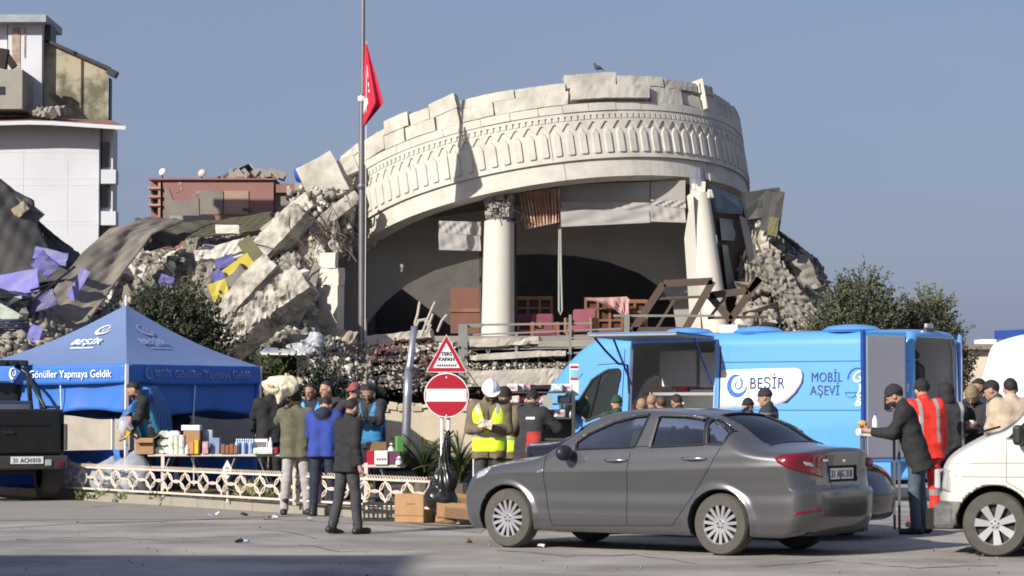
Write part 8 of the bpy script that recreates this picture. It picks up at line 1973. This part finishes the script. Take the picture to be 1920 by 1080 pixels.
person("man in a black hooded jacket with reflective stripe, back turned", 1777, 33.6, 12, 1.80, dict(lean=4, head=(10, 0), armL=(25, 8, 50, 20), armR=(20, 12, 40, 10)), ("jacket", cCharcoal), cBlack, ("hood", cBlack), True, False, m_skin, .78, 1.18, stripes=(cRefl, lambda x, y, z, a: (np.abs(x - .15) < .022) & (z > .0) | a & (np.abs(z - .14) < .03)))
pF, JF, hF = person("man in a khaki knitted hat facing the camera and looking down at his hands", 1826, 33.9, 165, 1.80, dict(lean=6, head=(30, 8), armL=(30, 8, 82, 38), armR=(30, 8, 82, 38)), ("jacket", cCharcoal), cBlack, ("beanie", hKhaki), False, True, m_skind, .78, 1.15, stripes=(cRefl, lambda x, y, z, a: (np.abs(np.abs(x) - .17) < .015) & (y > 0) & (z > .1) & ~a))
q = (hF("L") + hF("R")) / 2; t = thing("paper_cup", "small white cup in the khaki-hatted man's hands", "cup", q + np.array([0, -.03, .0])); MB().lathe([(.026, -.04), (.035, .05), (.032, .05), (.024, -.035)], 14).build("cup", m_rollw, t, smooth=True, auto=40)
person("dark-haired man mostly hidden behind the khaki-hatted man", 1840, 35.4, 150, 1.88, dict(head=(15, 20), **bent), ("jacket", cNavy), cBlack, None, True, False, m_skind, .8, 1.1)
person("man in a beige jacket with his back turned by the minibus windscreen", 1897, 32.6, 10, 1.86, dict(lean=4, head=(14, 14), armL=(25, 8, 40, 15), armR=(25, 8, 40, 15)), ("jacket", cBeige), cJean, None, True, False, m_skin, .78, 1.2)
person("man in a dark cap seen in profile left of the beige jacket", 1868, 34.6, 60, 1.86, dict(head=(22, -10), **bent), ("jacket", cDarkG), cBlack, ("cap", cBlack), True, False, m_skin, .8, 1.1)
tV, _, _ = person("dark figure standing inside the van's rear doorway", 1716, 41.5, 60, 1.62, dict(head=(10, 0), **bent), ("jacket", cBlack), cBlack, None, True, False, m_skind, .8, 1.1, z0=.78)
t = thing("plastic_bottle", "clear bottle standing at the van's rear step by the black-coated man", "bottle", P(1641, 812, 31.8)); MB().lathe([(.001, 0), (.035, .004), (.035, .16), (.014, .21), (.014, .24), (.001, .24)], 14).build("body", m_rollw, t, smooth=True, auto=50); MB().lathe([(.016, .215), (.016, .245), (.001, .245)], 10).build("cap", m_tent, t)
tb = thing("serving_table", "narrow white table behind the saloon's boot carrying a bottle", "table", P(1650, 812, 31.9) * np.array([1, 1, 0])); zt_ = P(1641, 812, 31.8)[2]
MB().box((0, 0, zt_ - .02), (.45, .5, .03)).build("tabletop", m_top, tb)
for a_ in (-.2, .2):
    for c_ in (-.2, .2): MB().box((a_, c_, (zt_ - .03) / 2), (.03, .03, zt_ - .03)).build("leg", m_leg, tb)
# bird on the ring
bd = thing("pigeon", "small dark bird perched on the topmost slab of the rotunda", "bird", ring(D(17.3), .02, 2.6)); m_bird = mat("pigeon_grey", (.05, .05, .06), .7)
V_, Q_ = snet(lambda x, y, z: smin(smin(ellf(x, y, z, (0, 0, .09), (.075, .05, .055)), cone(x, y, z, (-.05, 0, .12), (-.075, 0, .185), .03, .026), .03), cone(x, y, z, (.05, 0, .08), (.15, 0, .035), .03, .01), .03), (-.15, -.1, 0), (.2, .1, .25), .012, 1)
link("body", mesh_np("body", V_, Q_, True), m_bird, bd)
for s in (-1, 1): MB().tube([(0, s * .02, .05), (-.01, s * .02, -.02)], .005, 5).build("leg", m_bird, bd)
MB().tube([(-.095, 0, .185), (-.12, 0, .178)], [.008, .002], 5).build("beak", m_bird, bd)
